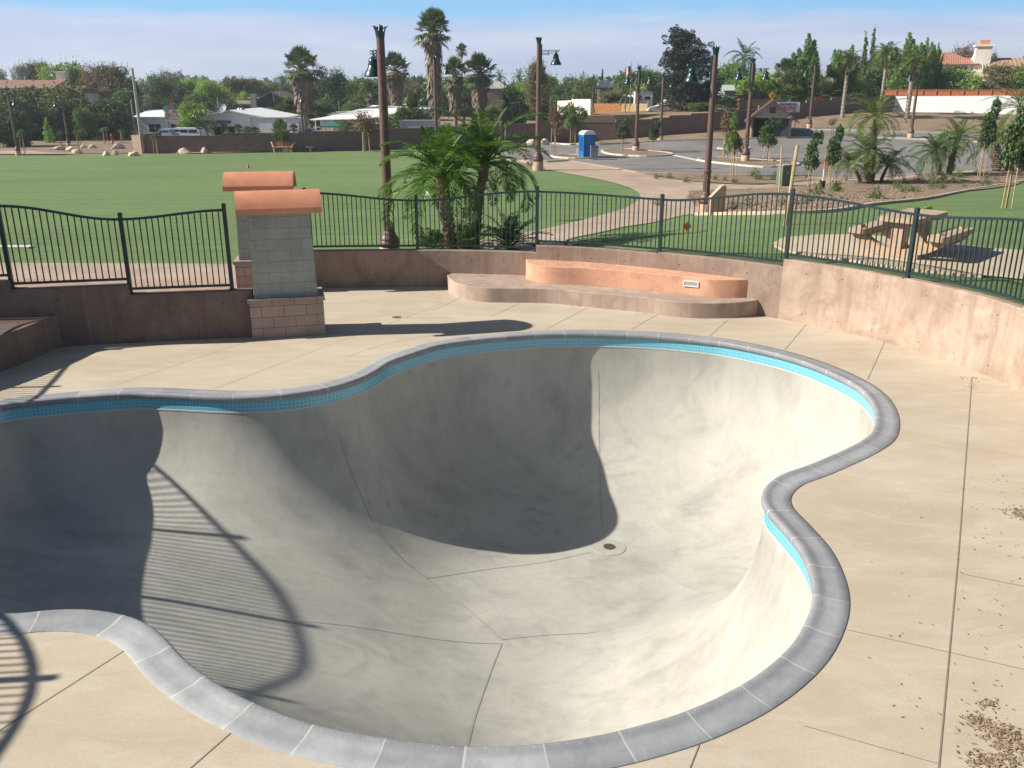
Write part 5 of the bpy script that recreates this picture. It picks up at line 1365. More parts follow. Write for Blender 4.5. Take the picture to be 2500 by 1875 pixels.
for px, yt, w, Y, lb in [(700, 240, 100, 118, 'dark low fan palm left under the shaggy fan palm'), (760, 246, 80, 117, 'dark low fan palm right under the shaggy fan palm'), (1008, 224, 40, 102, 'little fan palm in front of the white roof'), (985, 262, 56, 92, 'fan-leaved shrub right of the nearest lamp post'),
                         (486, 294, 26, 84, 'potted fan palm, first of the row on the brown wall'), (520, 292, 26, 84, 'potted fan palm, second of the row on the brown wall'), (546, 298, 24, 84, 'potted fan palm, third of the row on the brown wall'), (581, 304, 26, 84, 'potted fan palm, fourth of the row on the brown wall'), (603, 308, 22, 84, 'potted fan palm, fifth of the row on the brown wall'),
                         (622, 310, 28, 84, 'potted fan palm, sixth of the row on the brown wall'), (684, 292, 44, 84, 'bigger fan palm above the garden bench'), (716, 302, 24, 84, 'potted fan palm beside the lamp post by the garden bench'), (915, 300, 40, 84, 'small palm beside the bronze bush'), (848, 296, 36, 84, 'small palm right of the green canopy'), (1925, 208, 70, 112, 'bluish fan palm behind the brown hut'), (2010, 195, 70, 118, 'fan palm shrub left of the lone queen palm trunk'), (1770, 238, 70, 104, 'fan palm shrub left of the brown hut above the wall'), (1200, 262, 60, 104, 'dark fan palm beneath the very dark tree')]:
    place('little_fan_palm:fan' if ('potted' in lb or 'small palm' in lb) else 'low_fan_palm:fan', px, yt, w, Y, lb, 'palm', GT, 0)
for key, px, yt, w, Y, lb in [('feather_palm:palmdark', 1220, 160, 40, 165, 'distant feather palm right of the spiky fan palm'), ('feather_palm:palmdark', 1268, 158, 46, 160, 'distant date palm over the very dark tree'),
   ('feather_palm:palmolive', 1352, 192, 44, 140, 'first small yellow-green palm above the pale wall'), ('feather_palm:palmolive', 1378, 188, 40, 140, 'second small yellow-green palm above the pale wall'), ('feather_palm:palmolive', 1398, 200, 44, 136, 'third small yellow-green palm above the pale wall'), ('feather_palm:palmolive', 1418, 186, 48, 140, 'fourth small yellow-green palm above the pale wall'), ('feather_palm:palmdark', 1445, 178, 50, 142, 'fifth, darker palm above the pale wall'),
   ('feather_palm:palmdark', 1562, 150, 56, 145, 'feather palm between the flag and the pine'), ('feather_palm:palmolive', 1515, 162, 60, 140, 'yellow-green palm left of the flag'), ('feather_palm:palmdark', 1805, 88, 92, 128, 'tall feather palm standing alone against the sky left of the banana plants'),
   ('queen:', 2056, 112, 96, 287, 'drooping queen palm with a pale shaggy trunk right of the bamboo'), ('queen:', 2148, 92, 84, 279, 'queen palm left of the feathery tree by the house'), ('queen:', 2213, 116, 110, 290, 'queen palm in front of the stucco house'), ('feather_palm:palmolive', 875, 212, 70, 140, 'yellow-green feather palm behind the nearest lamp bell'),
   ('feather_palm:palmolive', 1525, 205, 44, 118, 'small feather palm behind the orange wooden fence'), ('feather_palm:palmdark', 1420, 170, 30, 180, 'distant small palm above the yellow palms')]:
    if key == 'queen:': place('queen_palm:palmolive', px, yt, w, None, lb, 'palm', GT, 0, ybase=Y)
    else: place(key, px, yt, w, Y, lb, 'palm', GT, 0)
for px, yt, w, Y, lb, wh in [(1858, 142, 66, 126, 'banana plant left of the double lamp by the hut', 0), (1884, 140, 70, 125, 'banana plant right of the double lamp by the hut', 1), (1830, 170, 60, 124, 'ragged banana plant over the grey shed', 0), (985, 218, 80, 128, 'banana plants above the white roof', 1), (1030, 222, 60, 127, 'banana plants left of the giant fan palm', 0), (2372, 190, 40, 124, 'little banana plant on the orange fence', 0), (1560, 178, 60, 138, 'banana plants behind the flag', 1), (1898, 185, 60, 122, 'brown-leaved banana plant behind the hut', 0)]:
    place('banana_plant:banana', px, yt, w, Y, lb, 'plant', GT, wh)
for px, yt, w, Y, lb, wh in [(1962, 74, 96, 128, 'tall bamboo clump right of the banana plants', 0), (1925, 130, 60, 127, 'lower bamboo clump left of the tall bamboo', 1), (2045, 98, 76, 130, 'bamboo clump behind the drooping queen palm', 1), (2200, 72, 90, 127, 'feathery bamboo clump left of the stucco house', 0), (2238, 78, 60, 129, 'bamboo clump beside the stucco house', 1), (2264, 92, 36, 131, 'slim bamboo plume in front of the red tiled roof', 1)]:
    place('bamboo_clump:bamboo', px, yt, w, Y, lb, 'bamboo', GT, wh)
# staked young trees
for key, px, yt, w, ybt, lb in [('young_tree:mid', 560, 312, 24, 371, 'thin staked sapling in front of the brown wall, right of the two pale boulders'), ('young_tree:mid', 688, 294, 44, 372, 'staked young tree in front of the garden bench'), ('young_tree:mid', 846, 292, 40, 364, 'staked young tree in front of the green canopy'), ('young_tree:brownish', 893, 276, 76, 371, 'bronze staked young tree left of the nearest lamp post'),
    ('young_tree:brownish', 1352, 248, 56, 384, 'staked young tree with sparse brownish leaves right of the tall lamp'), ('young_tree:mid', 1398, 248, 52, 356, 'staked young tree left of the blue toilet, before the wall'), ('young_tree:dark', 1520, 286, 46, 370, 'staked young tree, left one on the long parking island'), ('young_tree:dark', 1594, 290, 44, 373, 'staked young tree, right one on the long parking island'),
    ('young_tree:brownish', 1768, 262, 50, 389, 'bronze staked young tree left of the double lamp by the hut'), ('young_tree:mid', 1789, 272, 56, 433, 'willowy staked tree left of the hut, planted on the front bed'), ('young_tree:dark', 1872, 286, 66, 400, 'dense staked tree right in front of the hut opening'), ('young_tree:mid', 2027, 285, 26, 345, 'small staked tree on the slope right of the hut'),
    ('young_tree:dark', 1975, 314, 48, 474, 'pear-shaped staked tree right of the bare leaning stakes'), ('young_tree:dark', 2024, 300, 52, 465, 'staked tree behind the black bucket'), ('young_tree:dark', 2392, 232, 54, 437, 'tall young tree with paired stakes among the right palms'), ('young_tree:dark', 2456, 238, 90, 510, 'biggest staked young tree, on the raised lawn at the right'),
    ('young_tree:mid', 258, 308, 26, 352, 'staked sapling left of the red hydrant'), ('young_tree:mid', 196, 312, 24, 378, 'staked sapling among the left boulders'), ('young_tree:mid', 300, 312, 22, 350, 'staked sapling right of the red hydrant'), ('young_tree:mid', 60, 312, 26, 380, 'staked young tree beside the leftmost lamp post'), ('young_tree:mid', 382, 322, 26, 375, 'sapling stakes before the left end of the brown wall'), ('young_tree:mid', 150, 318, 20, 356, 'staked sapling left of the second lamp post'), ('young_tree:mid', 1790, 318, 36, 391, 'feathery sapling at the foot of the double lamp by the hut')]:
    place(key, px, yt, w, None, lb, 'tree', 'staked young trees', 3 if False else (1 if (key == 'young_tree:mid' and w < 30) else 0), ybase=ybt, rz=random.uniform(0, 2))
def stake(bx, by, tx, ty, lb, r=.045):
    x, y = G(bx, by); t = aty(tx, ty, y); z = terrain(x, y); mb = MB(); mb.tube([(0, 0, -.1), (t[0] - x, 0, t[2] - z)], [r, r * .95], 8); mb.tube([(t[0] - x, 0, t[2] - z), (t[0] - x, 0, t[2] - z + .004)], [r, r * .6], 8)
    o = mb.build('tree_stake', M['stake'], None); o.location = (x, y, z); tag(o, lb, 'stake', 'loose wooden tree stakes')
stake(1902, 472, 1909, 358, 'upright bare wooden stake left of the green utility box')
stake(1916, 550, 1947, 354, 'long leaning wooden stake right of the green utility box')
stake(1210, 445, 1207, 397, 'short stake on the lawn, left of the group behind the near palms', .06)
stake(1222, 444, 1216, 397, 'short stake on the lawn, middle of the group behind the near palms', .06)
stake(1228, 443, 1226, 396, 'short stake on the lawn, right of the group behind the near palms', .06)
for i in range(46):
    px = random.uniform(1980, 2460); py = 500 - (px - 1980) * .12 + random.uniform(-26, 10)
    if i > 24: px = random.uniform(1600, 1980); py = random.uniform(432, 450) if i % 3 else random.uniform(480, 518)
    x, y = G(px, py); key = 'groundcover_plant:shrub' if i % 3 else 'groundcover_plant:grey'; pr = PROTO[key][0]
    o = pr[0] if pr[3] == 0 else copy_tree(pr[0]); pr[3] += 1
    s = random.uniform(.5, 1.25) * (1 if px > 1980 else .85); o.location = (x, y, terrain(x, y) + .08); o.scale = (s, s, s * random.uniform(.8, 1.2)); o.rotation_euler.z = random.uniform(0, 6)
    tag(o, 'small tufted groundcover plant on the bark mulch', 'plant', 'tufted plants on the planting beds')
x, y = G(2265, 512); rg = np.random.default_rng(5); Pq = rg.normal(0, .05, (120, 3)); Pq[:, 2] = np.abs(Pq[:, 2])
o = np_mesh('weed', leaf_quads(Pq, .09, .4, rg, -.3), 4, L['bright'], None, (x, y, terrain(x, y) + .02)); tag(o, 'bright green weed tuft on the raised lawn above the picnic table', 'plant')
# far-off wood closing the horizon
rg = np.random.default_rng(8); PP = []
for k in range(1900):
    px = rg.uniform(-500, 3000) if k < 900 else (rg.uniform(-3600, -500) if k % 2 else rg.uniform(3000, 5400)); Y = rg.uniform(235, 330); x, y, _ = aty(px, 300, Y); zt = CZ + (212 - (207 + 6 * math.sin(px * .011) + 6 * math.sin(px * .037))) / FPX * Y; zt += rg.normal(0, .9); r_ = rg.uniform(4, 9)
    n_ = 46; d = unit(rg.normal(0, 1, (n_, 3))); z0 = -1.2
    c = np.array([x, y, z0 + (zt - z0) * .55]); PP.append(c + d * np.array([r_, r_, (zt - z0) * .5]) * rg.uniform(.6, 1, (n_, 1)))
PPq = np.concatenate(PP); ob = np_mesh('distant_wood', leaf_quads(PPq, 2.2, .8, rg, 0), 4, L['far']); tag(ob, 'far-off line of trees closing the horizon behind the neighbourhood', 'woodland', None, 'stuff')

# ------------------------------------------------------------------ walls, buildings beyond the park
def zt_at(px, py, x, y):
    d = ray(px, py); return CZ + d[2] / d[1] * y
def px_wall(name, label, cat, base, tops, mat, th=.2, group=None, drop=.6, ref=None):
    """vertical wall through ground pixels (base) with stepped tops [(px0, px1, ytop0, ytop1)]"""
    P = [G(*p) for p in base]; bx = [p[0] for p in base]
    e0 = P[0]; mb = MB()
    for a, b, ya, yb in tops:
        pa = (np.interp(a, bx, [p[0] for p in P]), np.interp(a, bx, [p[1] for p in P])); pb = (np.interp(b, bx, [p[0] for p in P]), np.interp(b, bx, [p[1] for p in P]))
        za = zt_at(a, ya, *pa); zb = zt_at(b, yb, *pb); ga, gb = terrain(*pa) - drop, terrain(*pb) - drop
        q = Vector((pb[0] - pa[0], pb[1] - pa[1])); q.normalize(); nx, ny = -q.y * th, q.x * th; u0 = pa[0]; Lw = math.dist(pa, pb)
        A = (*pa, ga); B = (*pb, gb); C_ = (*pb, zb); D = (*pa, za); A2, B2, C2, D2 = [(p[0] + nx, p[1] + ny, p[2]) for p in (A, B, C_, D)]
        mb.face([A, B, C_, D], 0, [(u0, ga), (u0 + Lw, gb), (u0 + Lw, zb), (u0, za)])
        for f in ([D, C_, C2, D2], [B2, A2, D2, C2], [A2, A, D, D2], [B, B2, C2, C_]): mb.face(f, 0, [(0, 0), (th, 0), (th, 1), (0, 1)])
        # cap course 3 mm proud
        mb.box(((pa[0] + pb[0]) / 2 + nx / 2, (pa[1] + pb[1]) / 2 + ny / 2, (za + zb) / 2 + .03), (Lw, th + .04, .05), 0, math.atan2(q.y, q.x), 1, -math.atan2(zb - za, Lw))
    o = mb.build(name, mat, None, (*e0, 0)); tag(o, label, cat, group); return o
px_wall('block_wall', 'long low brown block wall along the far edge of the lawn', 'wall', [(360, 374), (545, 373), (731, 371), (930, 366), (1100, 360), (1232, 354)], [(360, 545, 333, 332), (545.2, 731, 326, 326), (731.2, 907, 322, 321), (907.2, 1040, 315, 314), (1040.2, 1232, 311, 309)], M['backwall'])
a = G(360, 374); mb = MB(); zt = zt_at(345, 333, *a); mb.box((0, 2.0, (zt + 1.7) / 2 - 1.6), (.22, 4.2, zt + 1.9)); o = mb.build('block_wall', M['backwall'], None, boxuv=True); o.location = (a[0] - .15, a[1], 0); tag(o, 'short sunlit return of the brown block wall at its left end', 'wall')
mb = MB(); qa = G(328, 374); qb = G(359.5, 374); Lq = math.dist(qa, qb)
mb.box((0, 0, (zt - 1.7) / 2), (Lq, .2, zt + 1.9)); o = mb.build('block_wall', brick_mat('sunlit_tan_block', (.34, .24, .17), (.38, .27, .2), (.25, .18, .13), .4, .2, .006), None, boxuv=True); o.location = ((qa[0] + qb[0]) / 2 - .2, (qa[1] + qb[1]) / 2, 0); o.rotation_euler.z = -.5; tag(o, 'tan sunlit-toned end face of the block wall beside the bare pole', 'wall')  # end face gets a lighter block colour, with the sunlight painted in
px_wall('block_wall', 'brown block wall stepping up behind the parking lot, from the blue toilet to the pine', 'wall', [(1234, 353), (1340, 348), (1460, 345), (1564, 336), (1732, 322)], [(1234, 1417, 304, 299), (1417.2, 1502, 299, 299), (1502.2, 1590, 293, 292), (1590.2, 1630, 289, 288), (1630.2, 1683, 283, 282), (1683.2, 1732, 278, 277)], M['backwall'])
px_wall('block_wall', 'brown block wall climbing the bare slope to the right of the hut', 'wall', [(1740, 320), (1850, 300), (1976, 283), (2080, 275), (2180, 273)], [(1740, 1850, 274, 268), (1850.2, 1965, 258, 252), (1965.2, 2025, 246, 245), (2025.2, 2150, 240, 238), (2150.2, 2180, 235, 235)], M['backwall'])
px_wall('white_wall', 'bright white wall on the slope at the right under the orange wooden fence', 'wall', [(2181, 273), (2330, 277), (2500, 283), (2700, 290)], [(2181, 2700, 235.5, 234)], M['white'])
Pf = [G(2152, 272), G(2700, 282)]
def board_fence(name, label, pa, pb, z0, z1, mat, postmat, n_posts, group=None, bw=.14):
    q = Vector((pb[0] - pa[0], pb[1] - pa[1])); Lw = q.length; an = math.atan2(q.y, q.x); e = empty(name, (pa[0], pa[1], z0), an, label, 'fence', group)
    mb = MB(); nb = int(Lw / bw)
    for i in range(nb): mb.box((bw * (i + .5), .03, (z1 - z0) / 2), (bw - .012, .02, z1 - z0))
    mb.build('boards', mat, e)
    mb = MB(); mb.box((Lw / 2, 0, z1 - z0 + .02), (Lw, .12, .04)); mb.box((Lw / 2, .0, .1), (Lw, .05, .09)); mb.box((Lw / 2, .0, (z1 - z0) * .85), (Lw, .05, .07)); mb.build('rail', mat, e)
    for k in range(n_posts):
        mb = MB(); mb.box((Lw * k / (n_posts - 1), -.04, (z1 - z0) / 2 + .03), (.1, .09, z1 - z0 + .06)); mb.build('fence_post', postmat, e)
    return e
zb_ = zt_at(2300, 235.2, *Pf[0]) + .08; zt_ = zt_at(2300, 218.5, *Pf[0])
board_fence('wooden_fence', 'long orange-brown board fence on top of the white wall at the right', (Pf[0][0], Pf[0][1] + .25), (Pf[1][0], Pf[1][1] + .25), zb_, zt_, M['redwood'], M['redwood'], 17)

def gpt(px, py, Y): return aty(px, py, yb(Y))
def blk(mb, c, d, m=0, **k): mb.box(c, d, m, **k)
def winframe(parent, c, w, h, ny=-1, mull=True, fm='white', rz=0):
    mb = MB(); t = .09
    for dx_, dz_, sx_, sz_ in ((0, h / 2, w + t, t), (0, -h / 2, w + t, t), (-w / 2, 0, t, h - t), (w / 2, 0, t, h - t)): mb.box((c[0] + dx_, c[1] + ny * .05, c[2] + dz_), (sx_, .1, sz_))
    if mull: mb.box((c[0], c[1] + ny * .04, c[2]), (.05, .06, h - t)); mb.box((c[0] - w / 4, c[1] + ny * .04, c[2]), (w / 2 - .06, .05, .04)); mb.box((c[0] + w / 4, c[1] + ny * .04, c[2]), (w / 2 - .06, .05, .04))
    o = mb.build('window', M[fm], parent); mb = MB(); mb.box((c[0], c[1] + ny * .01, c[2]), (w - t, .03, h - t)); mb.build('pane', M['glassdark'], o); return o
def gable(name, label, cat, px0, px1, y_eave, y_ridge, Y, depth, wall, roof, rz=0, overhang=.4, ridge='y', hip=0, dz=None, ridge_px=None):
    """simple house: width from pixels at distance Y; ridge along y (gable faces us) or x"""
    Y = yb(Y); xa = aty(px0, 300, Y)[0]; xb = aty(px1, 300, Y)[0]; w = xb - xa; cx = (xa + xb) / 2; zb = terrain(cx, Y) - .1
    ze = zt_at(px0, y_eave, xa, Y) - zb; zr = zt_at(px0, y_ridge, xa, Y) - zb
    e = empty(name, (cx, Y, zb), rz, label, cat); h = w / 2
    mb = MB(); mb.box((0, depth / 2, ze / 2), (w, depth, ze))
    if ridge == 'y': mb.face([(-h, 0, ze), (h, 0, ze), (0, 0, zr - .05)]); mb.face([(h, depth, ze), (-h, depth, ze), (0, depth, zr - .05)])
    else: mb.face([(-h, depth, ze), (-h, 0, ze), (-h, depth / 2, zr - .05)]); mb.face([(h, 0, ze), (h, depth, ze), (h, depth / 2, zr - .05)])
    mb.build('wall', wall, e, boxuv=True)
    o_ = overhang; t = .12; mb = MB()
    def slab(p, uvl):
        a, b, c, d = [Vector(q) for q in p]; n_ = (b - a).cross(d - a).normalized() * t
        mb.face([a, b, c, d], 0, uvl); mb.face([d - n_, c - n_, b - n_, a - n_], 0, uvl)
        for q, r_ in ((a, b), (b, c), (c, d), (d, a)): mb.face([q, q - n_, r_ - n_, r_], 0, [(0, 0)] * 4)
    if ridge == 'y':
        sl = (zr - ze) / h; lo = ze - sl * o_ + t; L_ = math.hypot(h + o_, zr - lo)
        for s in (-1, 1):
            p = [(s * (h + o_), -o_, lo), (s * (h + o_), depth + o_, lo), (0, depth + o_, zr + t), (0, -o_, zr + t)]
            slab(p if s > 0 else p[::-1], [(0, 0), (depth, 0), (depth, L_), (0, L_)] if s > 0 else [(0, L_), (depth, L_), (depth, 0), (0, 0)])
    else:
        hd = depth / 2; sl = (zr - ze) / hd; lo = ze - sl * o_ + t; L_ = math.hypot(hd + o_, zr - lo); hp = hip
        p = [(-h - o_, -o_, lo), (h + o_, -o_, lo), (h + o_ - hp, hd, zr + t), (-h - o_ + hp, hd, zr + t)]; slab(p, [(0, 0), (w, 0), (w - hp, L_), (hp, L_)])
        p = [(h + o_, depth + o_, lo), (-h - o_, depth + o_, lo), (-h - o_ + hp, hd, zr + t), (h + o_ - hp, hd, zr + t)]; slab(p, [(0, 0), (w, 0), (w - hp, L_), (hp, L_)])
        if hp:
            for s in (-1, 1):
                p = [(s * (h + o_), -o_ * s, lo) if s > 0 else (s * (h + o_), depth + o_, lo), (s * (h + o_), depth + o_, lo) if s > 0 else (s * (h + o_), -o_, lo), (s * (h + o_ - hp), hd, zr + t)]
                mb.face(p, 0, [(0, 0), (depth, 0), (depth / 2, L_)])
    mb.build('roof', roof, e)
    return e, w, ze, zr
# old tiled house, left
e, w, ze, zr = gable('tiled_house', 'old brown tiled house half hidden behind the dark trees at the left edge', 'house', -60, 135, 216, 196.5, 118, 9, M['offwhite'], M['roofold'], ridge='x')
mb = MB(); mb.box((w / 2 - .3, 5, zr + .2), (1.4, 1.2, 2.0)); mb.box((w / 2 - .3, 5, zr + 1.25), (1.7, 1.5, .2)); mb.build('chimney', M['offwhite'], e)
e, w, ze, zr = gable('tiled_house', 'small tiled roof end peeking out between the golden and lime green trees at the left', 'house', 150, 200, 228, 211.5, 112, 7, M['offwhite'], M['roofold'], ridge='x', hip=.6)
# white shop left with sign
e, w, ze, zr = gable('white_shop', 'low white flat-roofed shop behind the van at the left end of the brown wall', 'building', 338, 470, 286, 273, 100, 10, M['shadewhite'], M['white'], ridge='x', overhang=.5)
winframe(e, (-w * .2, 0, ze * .45), 1.6, 1.1); winframe(e, (w * .2, 0, ze * .45), 1.6, 1.1)
e, w, ze, zr = gable('white_shop', 'white shop with a low gable and blue fascia, left of the box trailer', 'building', 478, 655, 288, 271, 92, 12, M['shadewhite'], M['white'], overhang=.9)
mb = MB(); mb.box((-w * .25, -.06, ze - .45), (w * .48, .1, .35)); mb.build('fascia_stripe', pmat('blue_fascia', (.06, .14, .28), .5), e)
mb = MB(); mb.box((-w * .12, -.04, ze * .32), (w * .30, .06, ze * .62)); mb.build('doorway', M['dark'], e)  # flat dark sheet painted as the shaded doorway
mb = MB(); mb.lathe([(.001, 0), (.45, .12), (.62, .26), (.60, .28), (.43, .16), (.001, .05)], 20, 0, (0, 0, 0)); mb.tube([(0, 0, 0), (0, 0, -.6)], .03)
dish = mb.build('satellite_dish', M['greyplastic']); q = gpt(545, 268, 91); dish.location = (q[0], q[1], q[2]); dish.rotation_euler = (.9, -.5, 0); tag(dish, 'grey satellite dish on the left slope of the white shop roof', 'satellite dish')
for px in (586, 592):
    mb = MB(); mb.lathe([(.12, 0), (.12, .3), (.26, .34), (.30, .5), (.26, .66), (.1, .72), (.001, .73)], 14); o = mb.build('roof_vent', M['metal'], smooth=True); q = gpt(px, 276, 95); o.location = (q[0], q[1], q[2] - .1); tag(o, 'round metal vent on the white shop roof, %s' % ('left of the pair' if px < 590 else 'right of the pair'), 'vent')
def boxthing(name, label, cat, px0, px1, y0, y1, Y, depth, mat, parts=None):
    Y = yb(Y); xa = aty(px0, 300, Y)[0]; xb = aty(px1, 300, Y)[0]; w = xb - xa; cx = (xa + xb) / 2; zb = terrain(cx, Y) - .05; zt = zt_at(px0, y0, xa, Y) - zb
    e = empty(name, (cx, Y, zb), 0, label, cat); mb = MB(); z0 = .45 if parts == 'wheels' else 0
    mb.box((0, depth / 2, (zt + z0) / 2), (w, depth, zt - z0)); mb.build('body', mat, e, boxuv=True); mb = MB()
    for a_, b_, c_, d_ in ((0, zt + .03, w + .12, .08), (-w / 2, zt / 2 + z0 / 2, .08, zt - z0), (w / 2, zt / 2 + z0 / 2, .08, zt - z0), (0, z0 + .04, w + .1, .08)): mb.box((a_, -.03, b_), (c_, .08, d_))
    mb.build('trim', M['metal'], e)
    if parts == 'wheels':
        for s in (-.3, .3): mb = MB(); mb.tube([(w * s, -.02, .4), (w * s, .3, .4)], .4, 16); mb.build('wheel', M['tyre'], e)
    return e, w, zt
boxthing('box_trailer', 'long white box trailer parked behind the brown wall right of the white shop', 'trailer', 612, 729, 288, 0, 88, 3, M['shadewhite'], 'wheels')
boxthing('box_trailer', 'white container with a bright top edge behind the near palms', 'trailer', 977, 1070, 295, 0, 88, 3, pmat('grey_blue_panel', (.38, .42, .44), .6))
# blue house
e, w, ze, zr = gable('blue_house', 'dark blue gabled house with white framed windows beyond the white shop', 'house', 628, 712, 247, 225, 128, 9, M['bluewall'], M['shingle'], overhang=.6)
winframe(e, (-w * .05, 0, ze * .50), 1.5, 2.0); winframe(e, (w * .12, 0, ze + (zr - ze) * .45), 1.0, 1.3, mull=False)
mb = MB(); mb.box((0, -.04, ze * .45), (w, .06, .14)); mb.build('trim_band', M['white'], e)
mb = MB(); mb.box((-w * .5 - 1.6, 3.6, ze * .46), (3.2, 7, ze * .92)); mb.build('side_wing', M['shingle'], e); mb = MB(); mb.box((-w * .5 - 1.8, 3.4, ze * .98), (4.0, 8, .25), 0, 0, 1, 0, .12); mb.build('wing_roof', M['shingle'], e)
mb = MB(); mb.box((-w * .5 - .1, -.5, ze * .62), (.9, .9, ze * 1.35)); mb.build('chimney', M['greyroof'], e)
# big white greenhouse roof
Yg = 100
e = empty('white_canopy_building', (0, 0, 0), 0, 'building with a wide bright white sloping roof beyond the nearest lamp post', 'building')
A_ = gpt(757, 291, 94); B_ = gpt(905, 288, 92); C_ = gpt(1000, 261, 112); D_ = gpt(910, 256.5, 116); E_ = gpt(868, 274, 112)
e.location = (A_[0], A_[1], terrain(A_[0], A_[1])); org = tuple(e.location)
mb = MB()
def thick(pts, t=.12, m=0): 
    lo = [(p[0], p[1], p[2] - t) for p in pts]; n_ = len(pts); mb.raw(list(pts) + lo, [tuple(range(n_)), tuple(range(n_, 2 * n_))[::-1]] + [(i, n_ + i, n_ + (i + 1) % n_, (i + 1) % n_) for i in range(n_)], m)
F_ = gpt(945, 284, 95)
thick([A_, B_, F_, C_, D_, E_])
mb.build('roof', M['white'], e, org)
mb = MB(); w0 = gpt(778, 293, 95.5); w1 = gpt(960, 285, 97); zb = terrain(*w0[:2])
mb.box(((w0[0] + w1[0]) / 2, (w0[1] + w1[1]) / 2 + 2, (zb + w1[2] - .4) / 2), (w1[0] - w0[0], 4, w1[2] - .4 - zb)); mb.build('wall', M['shadewhite'], e, org, boxuv=True)
for i in range(5):
    q = gpt(770 + 40 * i, 292 - i * .6, 93.5 - i * .3); mb = MB(); mb.tube([(q[0], q[1], terrain(q[0], q[1])), (q[0], q[1], q[2] - .1)], .06, 6); mb.build('roof_post', M['white'], e, org)
for i in range(3):
    mb = MB(); a_ = gpt(800 + i * 10, 286 - i * 3.5, 96 + 3 * i); b_ = gpt(890 + i * 8, 283 - i * 4, 96 + 3 * i); mb.tube([(a_[0], a_[1], a_[2] + .3), (b_[0], b_[1], b_[2] + .3)], .05, 5); mb.build('roof_rib', M['greyroof'], e, org)
e, w, ze, zr = gable('white_building', 'small white roofed building between the giant fan palm and the white canopy', 'building', 985, 1062, 267, 257, 118, 8, M['shadewhite'], M['white'], ridge='x')
# gazebo
q = gpt(812, 330, 86); zb = terrain(q[0], q[1]); zt = zt_at(812, 292, q[0], q[1]); ze_ = zt_at(812, 307, q[0], q[1]); wz = 50 / FPX * q[1]
e = empty('garden_canopy', (q[0], q[1], zb), 0, 'green pyramid canopy on posts over the brown wall', 'canopy')
mb = MB(); h = wz / 2; vs = [(-h, -h, ze_ - zb), (h, -h, ze_ - zb), (h, h, ze_ - zb), (-h, h, ze_ - zb), (0, 0, zt - zb)]
mb.raw(vs, [(0, 1, 4), (1, 2, 4), (2, 3, 4), (3, 0, 4)]); mb.raw([(x, y, z - .12) for x, y, z in vs[:4]] + vs[:4], [(0, 1, 5, 4), (1, 2, 6, 5), (2, 3, 7, 6), (3, 0, 4, 7), (3, 2, 1, 0)]); mb.build('canopy_roof', M['greencanvas'], e)
for sx in (-.85, .85):
    for sy in (-.85, .85): mb = MB(); mb.tube([(sx * h, sy * h, 0), (sx * h, sy * h, ze_ - zb - .05)], .06, 6); mb.build('post', M['stake'], e)
# small yellow building, grey roofs
e, w, ze, zr = gable('yellow_building', 'tiny pale yellow building glimpsed left of the giant fan palm', 'building', 1031, 1058, 205, 202, 175, 8, nmat('yellow_stucco', (.62, .55, .30), (.68, .6, .36), 1), M['greyroof'], ridge='x', overhang=.2)
winframe(e, (-w * .2, 0, ze * .9), .9, 1.0, mull=False); winframe(e, (w * .2, 0, ze * .9), .9, 1.0, mull=False)
gable('grey_roof_house', 'house with a pale grey roof behind the spiky fan palm', 'house', 1190, 1240, 216, 200, 150, 9, M['shingle'], M['greyroof'], ridge='x', hip=2)
gable('grey_roof_house', 'house with a dark grey roof left of the flag', 'house', 1462, 1496, 214, 197, 150, 9, M['shingle'], M['bluewall'], ridge='x', hip=1)
gable('garden_shed', 'small grey shed with a white roof edge behind the orange wooden fence', 'shed', 1514, 1548, 238, 233, 136, 5, M['bluewall'], M['white'], ridge='x', overhang=.2)
gable('metal_shed', 'long grey metal shed with a pale green roof right of the pine', 'shed', 1764, 1850, 222, 209, 126, 10, nmat('grey_green_metal', (.20, .215, .24), (.24, .255, .28), 1), nmat('pale_green_roof', (.36, .42, .36), (.42, .48, .42), 1), ridge='x', overhang=.3)
gable('brown_house', 'low brown house with a brick end behind the brown hut', 'house', 1818, 1905, 240, 234, 118, 6, brick_mat('orange_brick', (.45, .24, .10), (.52, .3, .13), (.3, .2, .12), .4, .2), M['hutroof'], ridge='x', overhang=.4)
# pale wall with steps and dirt terrace, wooden fences
px_wall('pale_wall', 'pale beige stepped garden wall under the small yellow palms', 'wall', [(1360, 312), (1440, 310)], [(1360, 1395, 247, 246), (1395.2, 1440, 243, 243)], M['offwhite'])
def hz(px, py, Y): return aty(px, py, yb(Y))
mb = MB(); a_ = hz(1412, 300, 108); b_ = hz(1700, 284, 108); zA = zt_at(1450, 280, *a_[:2]); 
P = [hz(1405, 283, 110), hz(1500, 281, 110), hz(1600, 278, 112), hz(1700, 276, 112), hz(1720, 262, 126), hz(1585, 266, 126), hz(1450, 270, 126), hz(1400, 275, 126)]
n_ = len(P); mb.raw([tuple(p) for p in P] + [(p[0], p[1], -3) for p in P], [tuple(range(n_))] + [(i, n_ + i, n_ + (i + 1) % n_, (i + 1) % n_) for i in range(n_)])
o = mb.build('dirt_terrace', M['dirt'], kind='structure')
